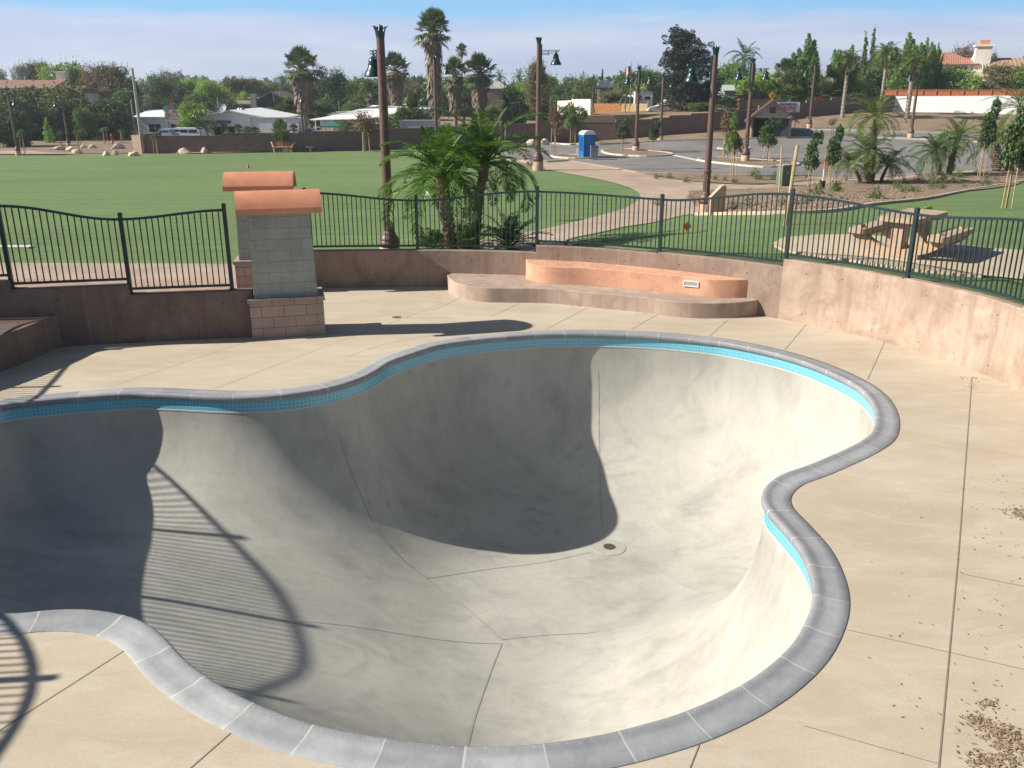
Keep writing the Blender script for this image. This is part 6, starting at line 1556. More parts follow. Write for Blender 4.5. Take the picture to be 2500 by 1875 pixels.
def hfence(label, pxa, pxb, y0, y1, Y, mat):
    Y0_ = Y; Y = yb(Y); a_ = hz(pxa, y1, Y0_); b_ = hz(pxb, y1, Y0_); zt = zt_at(pxa, y0, a_[0], Y); w = b_[0] - a_[0]; h = zt - a_[2]
    e = empty('wooden_fence', (a_[0], Y, a_[2]), -.4, label, 'fence', 'new board fences on the dirt lot'); nb = 7
    w *= 1.1; mb = MB()
    for k in range(nb): mb.box((w / 2, 0, h * (k + .5) / nb), (w, .04, h / nb - .03))
    mb.build('boards', mat, e, boxuv=False)
    for k in range(5): mb = MB(); mb.box((w * k / 4, .05, h / 2 - .2), (.12, .09, h + .45)); mb.build('fence_post', mat, e)
hfence('orange-stained section of the new horizontal board fence on the dirt lot', 1450, 1511, 252.5, 276, 122, nmat('orange_board', (.50, .21, .085), (.60, .29, .12), 2, .8))
hfence('pale yellow unstained section of the new board fence on the dirt lot', 1512, 1575, 252.5, 277, 122.3, nmat('pale_board', (.64, .45, .21), (.70, .52, .27), 2, .8))
hfence('low dark red board fence left of the orange board fence', 1408, 1449, 264, 281, 121.8, nmat('dark_red_board', (.22, .075, .045), (.28, .10, .06), 2, .8))
# motorhome behind
e, w, zt = boxthing('motorhome', 'white motorhome parked behind the board fence', 'vehicle', 1549, 1590, 224, 0, 130, 2.6, M['vanwhite'], 'wheels')
mb = MB(); mb.box((-w * .28, -.04, zt * .72), (w * .3, .05, zt * .22)); mb.build('windscreen', M['glassdark'], e); mb = MB(); mb.box((w * .2, -.04, zt * .72), (w * .3, .05, zt * .14)); mb.build('window', M['glassdark'], e); mb = MB(); mb.box((0, -.05, zt * .45), (w * .98, .04, .12)); mb.build('stripe', M['bluewall'], e)
# white tarpaulin heap
mb = MB(); rg = np.random.default_rng(2); q = hz(1612, 270, 118); zt = zt_at(1618, 243, q[0], q[1]) - q[2]
pr = [(-1.6, 0), (-1.3, .3), (-.8, .42), (-.3, .5), (.1, .7), (.45, .95), (.75, 1.0), (.95, .6), (1.05, 0)]
vs = []
for yy, s in ((0, .9), (.8, 1), (1.8, .8)): vs += [(x, yy + .2 * math.sin(3 * x), z * zt * s) for x, z in pr]
K_ = len(pr); mb.raw(vs, [(r_ * K_ + i, r_ * K_ + i + 1, (r_ + 1) * K_ + i + 1, (r_ + 1) * K_ + i) for r_ in (0, 1) for i in range(K_ - 1)] + [tuple(range(K_))[::-1], tuple(range(2 * K_, 3 * K_))])
o = mb.build('tarpaulin', M['white']); o.location = q; o.scale = (1.1, 1, 1); tag(o, 'white tarpaulin-covered heap under the dark pine', 'tarpaulin')

# right stucco house
e, w, ze, zr = gable('stucco_house', 'big cream stucco house with a red tiled hip roof and chimney at the right', 'house', 2155, 2350, 156, 127, 150, 12, M['offwhite'], M['rooftile'], -.35, ridge='x', hip=4.5, overhang=.7)
mb = MB(); mb.box((w / 2 + .9, 1.0, zr * .5), (2.6, 2.4, zr + 1.6)); mb.box((w / 2 + .9, 1.0, zr + 1.0), (3.2, 3.0, .35)); mb.build('chimney', M['offwhite'], e)
mb = MB(); mb.box((w / 2 + .9, 1.0, zr + 1.5), (1.6, 1.6, .9)); mb.build('chimney_cap', M['cap'], e)
winframe(e, (w * .1, 0, ze - 1.6), 1.3, 2.4); winframe(e, (w * .33, 0, ze - 1.3), 2.4, 1.8); winframe(e, (-w * .38, 0, ze - 1.6), 1.4, 2.2)
mb = MB(); mb.box((-w * .5 + 1.2, -2.2, ze * .30), (4, 4, ze * .6)); mb.build('wing', M['offwhite'], e); mb = MB(); mb.box((-w * .5 + 1.2, -2.2, ze * .62), (4.8, 4.8, .4), 0, 0, .6); mb.build('wing_roof', M['rooftile'], e, boxuv=True)
e2, w2, ze2, zr2 = gable('stucco_house', 'lower red tiled house wing behind the chimney', 'house', 2340, 2400, 160, 140, 158, 10, M['offwhite'], M['rooftile'], ridge='x', hip=2)
e, w, ze, zr = gable('tan_roof_house', 'house with a tan barrel-tiled roof at the right edge', 'house', 2395, 2560, 184, 140, 142, 12, M['offwhite'], M['rooftan'], -.3, ridge='x', hip=3, overhang=.6)

# ------------------------------------------------------------------ hut
hq = G(1884, 338); Yh = hq[1]; xa = aty(1836, 300, Yh)[0]; xb = aty(1931, 300, Yh)[0]; w = xb - xa; zb = terrain(*hq)
ze = zt_at(1884, 286, hq[0], Yh) - zb; zr = zt_at(1884, 246, hq[0], Yh) - zb; dp = 6.5
e = empty('brown_hut', ((xa + xb) / 2, Yh, zb), R(-14), 'beige hut with a brown gabled roof and dark open front beside the parking lot', 'hut')
h = w / 2; mb = MB()
for s in (-1, 1): mb.box((s * (h - .09), dp / 2, ze / 2), (.18, dp, ze))
mb.box((0, dp - .09, ze / 2), (w - .37, .18, ze)); mb.build('wall', M['hutwall'], e, boxuv=True)
mb = MB(); vs = [(-h, -.02, ze - .1), (h, -.02, ze - .1), (h, -.02, ze + .12), (0, -.02, zr - .08), (-h, -.02, ze + .12)]; vs2 = [(x, .16, z) for x, y, z in vs]
mb.raw(vs + vs2, [(0, 1, 2, 3, 4), (9, 8, 7, 6, 5)] + [(i, 5 + i, 5 + (i + 1) % 5, (i + 1) % 5) for i in range(5)]); mb.build('gable_front', M['hutwall'], e, boxuv=True)
mb = MB(); sl = (zr - ze) / h; o_ = .75
for s in (-1, 1):
    for (ya, yb2, t) in ((-.7, dp + .4, .14),):
        p = [(s * (h + o_), ya, ze - sl * o_ + .1), (s * (h + o_), yb2, ze - sl * o_ + .1), (0, yb2, zr + .1), (0, ya, zr + .1)]; q = [(x, y, z - t) for x, y, z in p]
        mb.raw(p + q, [f if s > 0 else f[::-1] for f in [(0, 1, 2, 3), (7, 6, 5, 4), (0, 4, 5, 1), (1, 5, 6, 2), (2, 6, 7, 3), (3, 7, 4, 0)]])
mb.build('roof', M['hutroof'], e)
mb = MB(); mb.box((0, -.06, (ze + zr) / 2 - .15), (.62, .06, .62)); mb.build('vent', M['hutroof'], e)
mb = MB(); mb.box((w * .22, .25, ze * .47), (w * .5, .06, ze * .94)); mb.build('door', M['greyplastic'] if False else pmat('dark_blue_door', (.035, .05, .07), .5), e)
mb = MB(); mb.box((0, .6, .01), (w - .4, 1.0, .02)); mb.box((0, 1.2, ze * .45), (w - .5, .05, ze * .88)); mb.build('opening', M['dark'], e)  # dark floor and back sheets stand in for the shade indoors
for sx in (-w * .5 + .2, w * .02, w * .5 - .2): mb = MB(); mb.box((sx, -.05, ze / 2), (.16, .1, ze)); mb.build('front_post', M['hutroof'], e)

# ------------------------------------------------------------------ signs
def text_mesh(s, size, mat, parent, loc, depth=.01, name='lettering', align='CENTER', sx=1.0, bold=.0):
    cu = bpy.data.curves.new('txt', 'FONT'); cu.body = s; cu.size = size; cu.align_x = align; cu.extrude = depth; cu.offset = bold
    to = bpy.data.objects.new('txt', cu); col.objects.link(to); dg = bpy.context.evaluated_depsgraph_get(); me = bpy.data.meshes.new_from_object(to.evaluated_get(dg)); bpy.data.objects.remove(to)
    me.materials.clear(); me.materials.append(mat); o = bpy.data.objects.new(name, me); col.objects.link(o); o.parent = parent; o.location = loc; o.rotation_euler = (PI / 2, 0, 0); o.scale = (sx, 1, 1); return o
def signboard(label, px, yb_t, yb_b, wpx, Y, posts=2, rz=0, mat='signwhite', name='sign_board'):
    Y = yb(Y); x = aty(px, 300, Y)[0]; zt = zt_at(px, yb_t, x, Y); z0 = zt_at(px, yb_b, x, Y); zg = terrain(x, Y); w = wpx / FPX * Y
    e = empty(name, (x, Y, zg), rz, label, 'sign'); mb = MB(); mb.box((0, 0, (zt + z0) / 2 - zg), (w, .08, zt - z0)); mb.build('panel', M[mat], e)
    for k in range(posts): mb = MB(); mb.tube([(w * (.8 * k / max(1, posts - 1) - .4) if posts > 1 else 0, .1, -.2), (w * (.8 * k / max(1, posts - 1) - .4) if posts > 1 else 0, .1, zt - zg - .05)], .06, 6); mb.build('sign_post', M['bark'], e)
    return e, w, z0 - zg, zt - zg
e, w, a, b = signboard('white flower shop sign with blue and red lettering half hidden by the willow-like tree', 434, 268, 295, 56, 94)
h = b - a
text_mesh('FRESH', h * .26, M['signblue'], e, (.1, -.06, b - h * .28), .01, sx=1.35, bold=.01); text_mesh('FLOWERS', h * .42, M['signred'], e, (.25, -.06, b - h * .66), .01, sx=1.02, bold=.015); text_mesh('WHOLESALE', h * .2, M['signred'], e, (.2, -.06, a + h * .08), .01, sx=1.3, bold=.008)
mb = MB(); mb.tube([(-w / 2 + .25, -.05, b + .1), (-w / 2 + .25, -.09, b + .1)], .38, 18); mb.build('flower_emblem', pmat('emblem_teal', (.05, .30, .32), .5), e); mb = MB(); mb.tube([(-w / 2 + .62, -.05, b + .22), (-w / 2 + .62, -.1, b + .22)], .22, 14); mb.build('flower_emblem', M['signred'], e)
mb = MB(); mb.box((-w / 2 + .28, -.06, (a + b) / 2 - .1), (.5, .03, h * .6)); mb.build('side_panel', pmat('sign_olive', (.22, .20, .12), .6), e)
e, w, a, b = signboard('big white banner with blue and red lettering behind the right slope of the hut roof', 1916, 249, 274, 62, 92.5)
h = b - a
text_mesh('ENCINITAS', h * .30, M['signblue'], e, (.15, -.06, b - h * .30), .01, sx=1.15, bold=.012); text_mesh('FLORIS', h * .48, M['signred'], e, (.30, -.06, b - h * .74), .01, sx=.95, bold=.02); text_mesh('SALE', h * .2, M['signred'], e, (w * .3, -.06, a + h * .05), .01)
e, w, a, b = signboard('small tilted dark red sign with white lettering on a leaning post', 1996, 238, 251, 24, 116, 0, .15, 'signred')
h = b - a; 
for ch_ in e.children: pass
text_mesh('SLOW', h * .55, M['signwhite'], e, (0, -.06, b - h * .70), .01, sx=.8) if False else None
mb = MB(); mb.box((0, -.055, (a + b) / 2 + h * .2), (w * .8, .02, h * .16)); mb.box((0, -.055, (a + b) / 2 - h * .15), (w * .7, .02, h * .3)); mb.build('faded_print', nmat('faded_print', (.5, .3, .32), (.3, .1, .12), 9), e)
mb = MB(); mb.tube([(.35, .1, -.2), (-.05, .1, a + .1)], .07, 6); mb.build('sign_post', M['palebark'], e)
x = aty(1880, 300, 112)[0]; zt = zt_at(1880, 222.5, x, 112); z0 = zt_at(1880, 244, x, 112); zg = terrain(x, 112); s = (zt - z0) / math.sqrt(2)
e = empty('warning_sign', (x, 112, zg), 0, 'yellow diamond warning sign above the hut roof', 'sign'); mb = MB(); mb.box((0, 0, (zt + z0) / 2 - zg), (s, .03, s), 0, 0, 1, PI / 4); mb.build('panel', M['yellow'], e); mb = MB(); mb.tube([(0, .06, 0), (0, .06, zt - zg - .2)], .04, 6); mb.build('sign_post', M['metal'], e)
mb = MB(); mb.tube([(-.1, -.03, (zt + z0) / 2 - zg - .25), (-.1, -.03, (zt + z0) / 2 - zg + .1), (.15, -.03, (zt + z0) / 2 - zg + .25)], .035, 5); mb.build('arrow', M['black'], e)

# ------------------------------------------------------------------ things in the lot
hq = G(1438, 388); zb = terrain(*hq) + .06; s = (zt_at(1438, 319, *hq) - zb) / 2.3
e = empty('portable_toilet', (*hq, zb), R(20), 'blue portable toilet with a white roof at the left of the parking lot', 'portable toilet'); e.scale = (s * .95, s * .95, s)
mb = MB(); mb.box((0, .55, 1.02), (1.08, 1.08, 1.9)); 
for sx in (-.53, .53):
    for sy in (.02, 1.08): mb.box((sx, sy, 1.02), (.07, .07, 1.94))
for k in range(5): mb.box((-.56, .2 + k * .17, 1.2), (.03, .06, 1.2))
for k in range(3): mb.box((.56, .3 + k * .25, 1.0), (.03, .08, 1.4))
mb.build('body', M['blueplastic'], e)
mb = MB(); mb.box((0, -.02, 1.0), (.72, .05, 1.75)); d_ = mb.build('door', pmat('blue_door', (.016, .16, .47), .4), e); mb = MB(); mb.box((.28, -.06, 1.05), (.06, .04, .12)); mb.build('handle', M['black'], d_)
mb = MB(); mb.box((0, .55, 2.02), (1.16, 1.16, .10)); vs = []
for k in range(9):
    a_ = PI * k / 8; vs += [(-.56 * math.cos(a_), -.0, 2.07 + .22 * math.sin(a_)), (-.56 * math.cos(a_), 1.1, 2.07 + .22 * math.sin(a_))]
mb.raw(vs, [(2 * i, 2 * i + 1, 2 * i + 3, 2 * i + 2)[::-1] for i in range(8)] + [tuple(range(0, 18, 2)), tuple(range(1, 18, 2))[::-1]])
for k in range(4): mb.box((-.36 + .24 * k, .55, 2.24), (.08, 1.0, .05))
mb.build('roof', M['white'], e)
mb = MB(); mb.box((0, .55, .05), (1.14, 1.2, .1)); mb.build('skid', M['greyplastic'], e)
def bin_(px, py, ytop, lb, rz=0):
    q = G(px, py); zb = terrain(*q) + .06; s = (zt_at(px, ytop, *q) - zb) / 1.1; e = empty('wheelie_bin', (*q, zb), rz, lb, 'bin', 'grey bins by the blue toilet'); e.scale = (s, s, s)
    mb = MB(); mb.box((0, 0, .52), (.52, .58, .88), 0, 0, 1.12); mb.build('body', M['greyplastic'], e); mb = MB(); mb.box((0, 0, 1.0), (.62, .68, .07)); mb.box((0, -.3, 1.03), (.5, .08, .08)); mb.build('lid', M['greyplastic'], e)
    for sx in (-.27, .27): mb = MB(); mb.tube([(sx - .03, .25, .12), (sx + .03, .25, .12)], .12, 12); mb.build('wheel', M['tyre'], e)
bin_(1450, 391, 354, 'grey wheelie bin standing in front of the blue toilet'); bin_(1415, 386, 360, 'grey bin half hidden behind the left side of the blue toilet', .5)
q = G(1281, 381); zb = terrain(*q) + .2; s = (zt_at(1281, 362, *q) - zb) / .75
e = empty('traffic_cone', (*q, zb), 0, 'orange traffic cone left of the tall lamp by the parking lot', 'traffic cone'); e.scale = (s, s, s)
mb = MB(); mb.lathe([(.15, .03), (.035, .72), (.03, .75), (.001, .75)], 18); mb.build('cone', M['orange'], e, smooth=True, ang=R(40)); mb = MB(); mb.box((0, 0, .015), (.4, .4, .03)); mb.build('base', M['orange'], e); mb = MB(); mb.lathe([(.105, .34), (.085, .46), (.08, .46)], 18); mb.build('collar', M['white'], e)
def boulder(px, py, ytop, wpx, lb, seed):
    q = G(px, py); zb = terrain(*q); h = zt_at(px, ytop, *q) - zb; w = wpx / FPX * q[1]
    import bmesh
    bm = bmesh.new(); bmesh.ops.create_icosphere(bm, subdivisions=3, radius=1); r_ = random.Random(seed)
    ph = [(Vector((r_.uniform(-1, 1), r_.uniform(-1, 1), r_.uniform(-1, 1))).normalized(), r_.uniform(.55, .9)) for _ in range(9)]
    for v in bm.verts:
        for n_, d in ph:
            k = v.co.dot(n_)
            if k > d: v.co -= n_ * (k - d) * .85
        v.co *= 1 + .03 * math.sin(v.co.x * 7 + seed) * math.sin(v.co.y * 6)
    me = bpy.data.meshes.new('boulder'); bm.to_mesh(me); bm.free(); me.materials.append(M['rock']); me.polygons.foreach_set('use_smooth', [True] * len(me.polygons)); me.set_sharp_from_angle(angle=R(32))
    o = bpy.data.objects.new('boulder', me); col.objects.link(o); o.location = (*q, zb + h * .32); o.scale = (w / 2 * 1.05, w / 2 * .8, h * .72); o.rotation_euler.z = r_.uniform(-.3, .3); tag(o, lb, 'boulder', 'pale boulders round the lawn')
for i, b_ in enumerate([(1298, 356, 340, 26, 'boulder left of the tall lamp at the foot of the wall'), (1330, 355, 339, 26, 'white boulder right of the tall lamp at the foot of the wall'), (452, 376, 361, 31, 'long pale boulder, left one before the brown wall'), (500, 374, 359, 21, 'rounded boulder beside the small post before the brown wall'), (700, 372, 359, 26, 'boulder under the garden bench'), (723, 370, 364, 12, 'small flat stone between bench and lamp post'),
     (289, 364, 348, 30, 'biggest boulder left of the wall end'), (260, 381, 369, 18, 'small boulder, left of the pair near the lawn edge'), (280, 379, 366, 16, 'grey boulder between the pair near the lawn edge'), (325, 381, 368, 28, 'boulder at the lawn edge below the wall end'), (146, 367, 356, 26, 'flat pale boulder at the left, below the second lamp post'), (176, 369, 357, 30, 'elongated boulder right of the flat pale boulder'), (188, 374, 364, 26, 'low grey boulder in front of the elongated one'), (202, 362, 354, 16, 'small boulder behind the elongated one'), (226, 362, 352, 20, 'pale boulder left of the biggest boulder'), (944, 366, 358, 12, 'stone right of the nearest lamp post'), (334, 318, 306, 30, 'pale sandstone rock by the bare pole, on top of the wall end')]):
    boulder(*b_, i + 3)
# hydrant
q = G(275, 350); zb = terrain(*q); s = (zt_at(275, 326, *q) - zb)
e = empty('fire_hydrant', (*q, zb), 0, 'red hydrant post under the dark round tree at the left', 'hydrant'); e.scale = (s, s, s); mb = MB(); mb.lathe([(.13, 0), (.13, .08), (.09, .1), (.085, .7), (.12, .72), (.12, .78), (.1, .88), (.04, .96), (.001, 1)], 16); mb.build('body', M['signred'], e, smooth=True); mb = MB(); mb.tube([(-.16, 0, .62), (.16, 0, .62)], .05, 10); mb.build('outlet', M['signred'], e)
# power poles
def pole(px, ybot, yt, Y, lb, r=.16, arm=False):
    Y = yb(Y); x = aty(px, 300, Y)[0]; zg = terrain(x, Y); zt = zt_at(px, yt, x, Y); e = empty('utility_pole', (x, Y, zg), 0, lb, 'pole', 'utility poles'); mb = MB(); mb.tube([(0, 0, -.3), (0, 0, zt - zg)], [r, r * .7], 10); mb.build('shaft', M['bark'] if arm else M['greyroof'], e)
    if arm:
        for k, dz_ in enumerate((.3, 1.6)): mb = MB(); mb.box((0, -.1, zt - zg - dz_), (2.6, .12, .16)); [mb.tube([(xx, -.1, zt - zg - dz_ + .08), (xx, -.1, zt - zg - dz_ + .35)], .05, 6) for xx in (-1.2, -.5, .5, 1.2)]; mb.build('crossarm', M['bark'], e)
    return e
pole(340, 330, 166, 92, 'tall bare grey pole at the left end of the brown wall', .2); pole(327, 310, 243, 96, 'shorter thin pole left of the tall bare pole', .1); pole(1772, 240, 155, 175, 'wooden utility pole with crossarms right of the near green lamp', .2, True); pole(838, 250, 182, 190, 'distant utility pole with crossarm right of the shaggy fan palm', .18, True); pole(537, 270, 238, 118, 'thin pole behind the white shop roof', .1); pole(830, 270, 246, 130, 'thin white pole above the white canopy roof', .08)
# flag
x = aty(1536, 300, 128)[0]; zg = terrain(x, 128); zt = zt_at(1536, 155, x, 128); e = empty('flagpole', (x, 128, zg), 0, 'thin flagpole behind the double lamp, carrying a striped flag', 'flagpole'); mb = MB(); mb.tube([(0, 0, 0), (0, 0, zt - zg)], [.07, .04], 8); mb.lathe([(.001, 0), (.08, .06), (.08, .1), (.001, .16)], 8, 0, (0, 0, zt - zg)); mb.build('shaft', M['metal'], e)
mb = MB(); z1 = zt_at(1536, 160, x, 128) - zg; hh = z1 - (zt_at(1536, 184, x, 128) - zg); fw = .75; nst = 9
for k in range(nst):
    for j in range(6):
        x0, x1_ = -.08 - fw * j / 6, -.08 - fw * (j + 1) / 6; y0, y1 = .18 * math.sin(j * 1.5), .18 * math.sin(j * 1.5 + 1.5); za, zb2 = z1 - hh * k / nst - .30 * j / 6, z1 - hh * (k + 1) / nst - .30 * j / 6; zc, zd = za - .05, zb2 - .05
        m_ = 2 if (k < 4 and j < 3) else k % 2
        for dy, fl in ((0, 1), (.02, -1)):
            f = [(x0, y0 + dy, za), (x1_, y1 + dy, zc), (x1_, y1 + dy, zd), (x0, y0 + dy, zb2)]; mb.face(f[::fl], m_)
o = mb.build('striped_flag', [M['signred'], M['signwhite'], M['signblue']], None); o.location = (x, 128, zg); tag(o, 'limp red and white striped flag with a blue corner on the thin pole', 'flag')

# vehicles behind the wall
def car(px, Y, wpx, ytop, lb, mat, van=False):
    Y = yb(Y); x = aty(px, 300, Y)[0]; zg = terrain(x, Y); Lc = wpx / FPX * Y; h = zt_at(px, ytop, x, Y) - zg
    e = empty('parked_van' if van else 'parked_car', (x, Y, zg), 0, lb, 'van' if van else 'car')
    pr = [(-.5, .18), (-.5, .52), (-.47, .62), (-.33, .70), (-.24, .96), (-.18, 1.0), (.40, 1.0), (.47, .93), (.5, .6), (.5, .18)] if van else [(-.5, .2), (-.5, .5), (-.45, .6), (-.25, .66), (-.12, .97), (-.05, 1.0), (.2, 1.0), (.28, .96), (.40, .68), (.49, .6), (.5, .2)]
    mb = MB(); W_ = 1.8; n_ = len(pr); vs = [(a_ * Lc, 0 + (.12 if z > .7 else 0), z * h) for a_, z in pr] + [(a_ * Lc, W_ - (.12 if z > .7 else 0), z * h) for a_, z in pr]
    mb.raw(vs, [tuple(range(n_))[::-1] if False else tuple(range(n_)), tuple(range(n_, 2 * n_))[::-1]] + [(i, n_ + i, n_ + (i + 1) % n_, (i + 1) % n_) for i in range(n_)]); mb.build('body', mat, e, smooth=True, ang=R(30))
    for a_, b_ in (((-.22, -.04), (-.01, .17), (.2, .4)) if van else ((-.13, .05), (.08, .26))):
        mb = MB(); mb.box(((a_ + b_) / 2 * Lc, .06, .80 * h), ((b_ - a_) * Lc, .05, .2 * h)); mb.build('window', M['glassdark'], e)
    for a_ in (-.33, .33):
        mb = MB(); mb.tube([(a_ * Lc, -.03, .33), (a_ * Lc, .22, .33)], .33, 16); t = mb.build('wheel', M['tyre'], e); mb = MB(); mb.tube([(a_ * Lc, -.05, .33), (a_ * Lc, .0, .33)], .2, 12); mb.build('rim', M['metal'], t)
    mb = MB(); mb.box((-.49 * Lc, .3, .45 * h), (.08, .3, .12)); mb.build('headlight', M['white'], e)
    return e
car(438, 86, 96, 312.5, 'white van behind the left end of the brown wall', M['vanwhite'], True); car(392, 84, 56, 315, 'pale car half hidden behind the left end of the brown wall', M['carblue']); car(748, 88, 40, 313, 'light car roof showing beside the white box trailer', M['carblue'])

# garden bench
q = G(693, 372); zb = terrain(*q); Lb = 54 / FPX * q[1]; hb = zt_at(693, 345, *q) - zb; e = empty('garden_bench', (*q, zb), 0, 'curved-back brown bench facing the lawn in front of the long wall', 'bench')
mb = MB(); mb.box((0, -.2, hb * .5), (Lb * .86, .45, .06)); mb.build('seat', M['peach'], e)
mb = MB(); K_ = 14
for k in range(K_): xx = Lb * .82 * ((k + .5) / K_ - .5); zz = hb * (.78 + .22 * math.cos(xx / Lb * PI)); mb.box((xx, .05, (hb * .55 + zz) / 2), (Lb * .82 / K_ - .01, .04, zz - hb * .55))
mb.build('backrest', nmat('bench_brown', (.28, .13, .08), (.34, .17, .1), 4), e)
for s in (-1, 1): mb = MB(); mb.tube([(s * Lb * .36, -.35, 0), (s * Lb * .40, -.3, hb * .5), (s * Lb * .47, -.1, hb * .8), (s * Lb * .5, .05, hb * .88)], [.07, .08, .07, .1], 8); mb.build('end_frame', M['pedestal'], e)
# bird bath / stone bowl
q = G(758, 371); zb = terrain(*q); s = (zt_at(758, 357, *q) - zb); mb = MB(); mb.lathe([(.3, 0), (.28, .1), (.16, .2), (.18, .45), (.6, .7), (.78, .95), (.8, 1.0), (.74, 1.0), (.3, .75), (.001, .7)], 20); o = mb.build('stone_bowl', M['pedestal'], smooth=True); o.location = (*q, zb); o.scale = (s, s, s); tag(o, 'tan stone drinking bowl beside the lamp post by the garden bench', 'stone bowl')
q = G(513, 373); mb = MB(); mb.tube([(0, 0, 0), (0, 0, 1.0)], .05, 8); mb.box((0, 0, 1.03), (.16, .1, .1)); o = mb.build('small_post', M['metal']); o.location = (*q, terrain(*q)); tag(o, 'short metal post beside the rounded boulder', 'post')
# utility box, bucket, slab, barricade
q = G(1916, 456); zb = terrain(*q) + .05; w = 38 / FPX * q[1]; h = zt_at(1920, 404, *q) - zb; e = empty('utility_box', (*q, zb), .5, 'dark green utility cabinet between two bare stakes', 'utility box'); mb = MB(); mb.box((0, .2, h / 2), (w * .7, .5, h)); mb.build('body', M['box_green'], e); mb = MB(); mb.box((0, .2, h + .015), (w * .7 + .05, .56, .04)); mb.build('lid', M['greyroof'], e); mb = MB(); mb.box((.08, -.06, h * .65), (.05, .03, .12)); mb.build('latch', M['white'], e)
q = G(2006, 464); zb = terrain(*q) + .08; h = zt_at(2006, 441, *q) - zb; e = empty('bucket', (*q, zb), 0, 'black plastic plant bucket on the mulch under the staked tree', 'bucket'); mb = MB(); mb.lathe([(h * .33, 0), (h * .39, h), (h * .41, h), (h * .41, h * .93), (h * .37, h * .97), (h * .34, h * .2), (.001, h * .18)], 20); mb.build('pot', M['black'], e, smooth=True, ang=R(40))
t = aty(2017, 376, q[1]); mb = MB(); mb.tube([(0, 0, h * .2), (t[0] - q[0], 0, t[2] - zb)], [.035, .03], 6); mb.build('marker_stick', M['signwhite'], e); mb = MB()
mb.tube([((t[0] - q[0]) * k, -.04, h * .2 + (t[2] - zb - h * .2) * k) for k in (.55, 1.0)], .045, 6)
mb.build('marker_tape', M['orange'], e)
q = G(1748, 525); zb = terrain(*q); zt = zt_at(1748, 452, *q); h = zt - zb
mb = MB(); pr = [(-.22, 0), (.30, 0), (.30, h * .94), (.24, h), (.14, h * .96), (-.12, h * .70), (-.22, h * .6)]; th = .18
mb.raw([(x_, 0, z) for x_, z in pr] + [(x_, th, z) for x_, z in pr], [tuple(range(7)), tuple(range(7, 14))[::-1]] + [(i, 7 + i, 7 + (i + 1) % 7, (i + 1) % 7) for i in range(7)])
o = mb.build('stone_marker', M['peach'] if False else M['pedestal']); o.location = (*q, zb); o.rotation_euler.z = .25; tag(o, 'upright tan stone slab beside the lamp pedestal on the planting bed', 'stone slab')
# picnic table: tan concrete with two benches on curved legs
q = G(2216, 622); zb = terrain(*q) + .055; s = 1.0
e = empty('picnic_table', (q[0], q[1], zb), R(46), 'tan concrete picnic table with curved legs and attached benches beyond the right fence', 'picnic table')
def slab_r(mb, c, d, r_, seg=5, m=0):
    x, y, z = [v / 2 for v in d]; P = []
    for sx, sy, a0 in ((1, 1, 0), (-1, 1, PI / 2), (-1, -1, PI), (1, -1, 1.5 * PI)):
        for k in range(seg + 1): a = a0 + PI / 2 * k / seg; P.append((c[0] + sx * (x - r_) + r_ * math.cos(a), c[1] + sy * (y - r_) + r_ * math.sin(a)))
    mb.prism(P, c[2] - z, c[2] + z, m)
mb = MB(); slab_r(mb, (.0, 0, .74), (1.75, .80, .09), .1); mb.build('table_top', M['table'], e)
for sy in (-.78, .78): mb = MB(); slab_r(mb, (0, sy, .45), (1.75, .34, .10), .08); mb.box((0, sy, .36), (1.5, .2, .08)); mb.build('bench_seat', M['table'], e)
for sx in (-.62, .62):
    mb = MB(); th = .11; out = []
    K_ = 18; pts = [( .95 * math.sin(a), .50 - .47 * math.cos(a)) for a in np.linspace(-1.45, 1.45, K_)]; 
    o1 = [(y_, z_) for y_, z_ in pts]; i1 = [(y_ * .80, z_ + .10 + .03 * math.cos(y_)) for y_, z_ in pts]
    vs = []
    for (a_, b_), (c_, d_) in zip(o1, i1): vs += [(sx - th, a_, b_), (sx - th, c_, d_), (sx + th, c_, d_), (sx + th, a_, b_)]
    fs = []
    for i in range(K_ - 1):
        for k in range(4): fs.append((i * 4 + k, i * 4 + (k + 1) % 4, i * 4 + 4 + (k + 1) % 4, i * 4 + 4 + k))
    fs += [(3, 2, 1, 0), tuple((K_ - 1) * 4 + k for k in range(4))]; mb.raw(vs, fs)
    mb.box((sx, 0, .41), (th * 2 - .01, .24, .58)); mb.box((sx, 0, .66), (th * 2 - .02, .62, .07)); mb.box((sx, 0, .05), (th * 2 + .02, .9, .10)); mb.build('leg', M['table'], e)
# things on the lawns
q = G(1676, 573); mb = MB(); mb.tube([(-.0, 0, 0), (0, 0, .12)], .012, 6); mb.box((0, 0, .2), (.17, .02, .17), 0, 0, 1, PI / 4); mb.box((0, -.012, .2), (.06, .01, .06), 0, 0, 1, PI / 4); o = mb.build('orange_marker', M['orange']); o.location = (*q, terrain(*q) + .02); tag(o, 'small orange diamond marker on the lawn behind the curved fence', 'marker')
q = G(20, 607); mb = MB(); mb.box((0, 0, .03), (1.5, .35, .05)); o = mb.build('white_plate', M['kerb']); o.location = (*q, terrain(*q) + .03); tag(o, 'flat white slab in the lawn behind the left fence', 'slab')
q = G(606, 410); mb = MB(); mb.lathe([(.12, 0), (.05, .26), (.001, .28)], 12); o = mb.build('marker_cone', M['orange']); o.location = (*q, terrain(*q) + .02); tag(o, 'tiny orange marker cone on the lawn above the far pillar', 'marker')
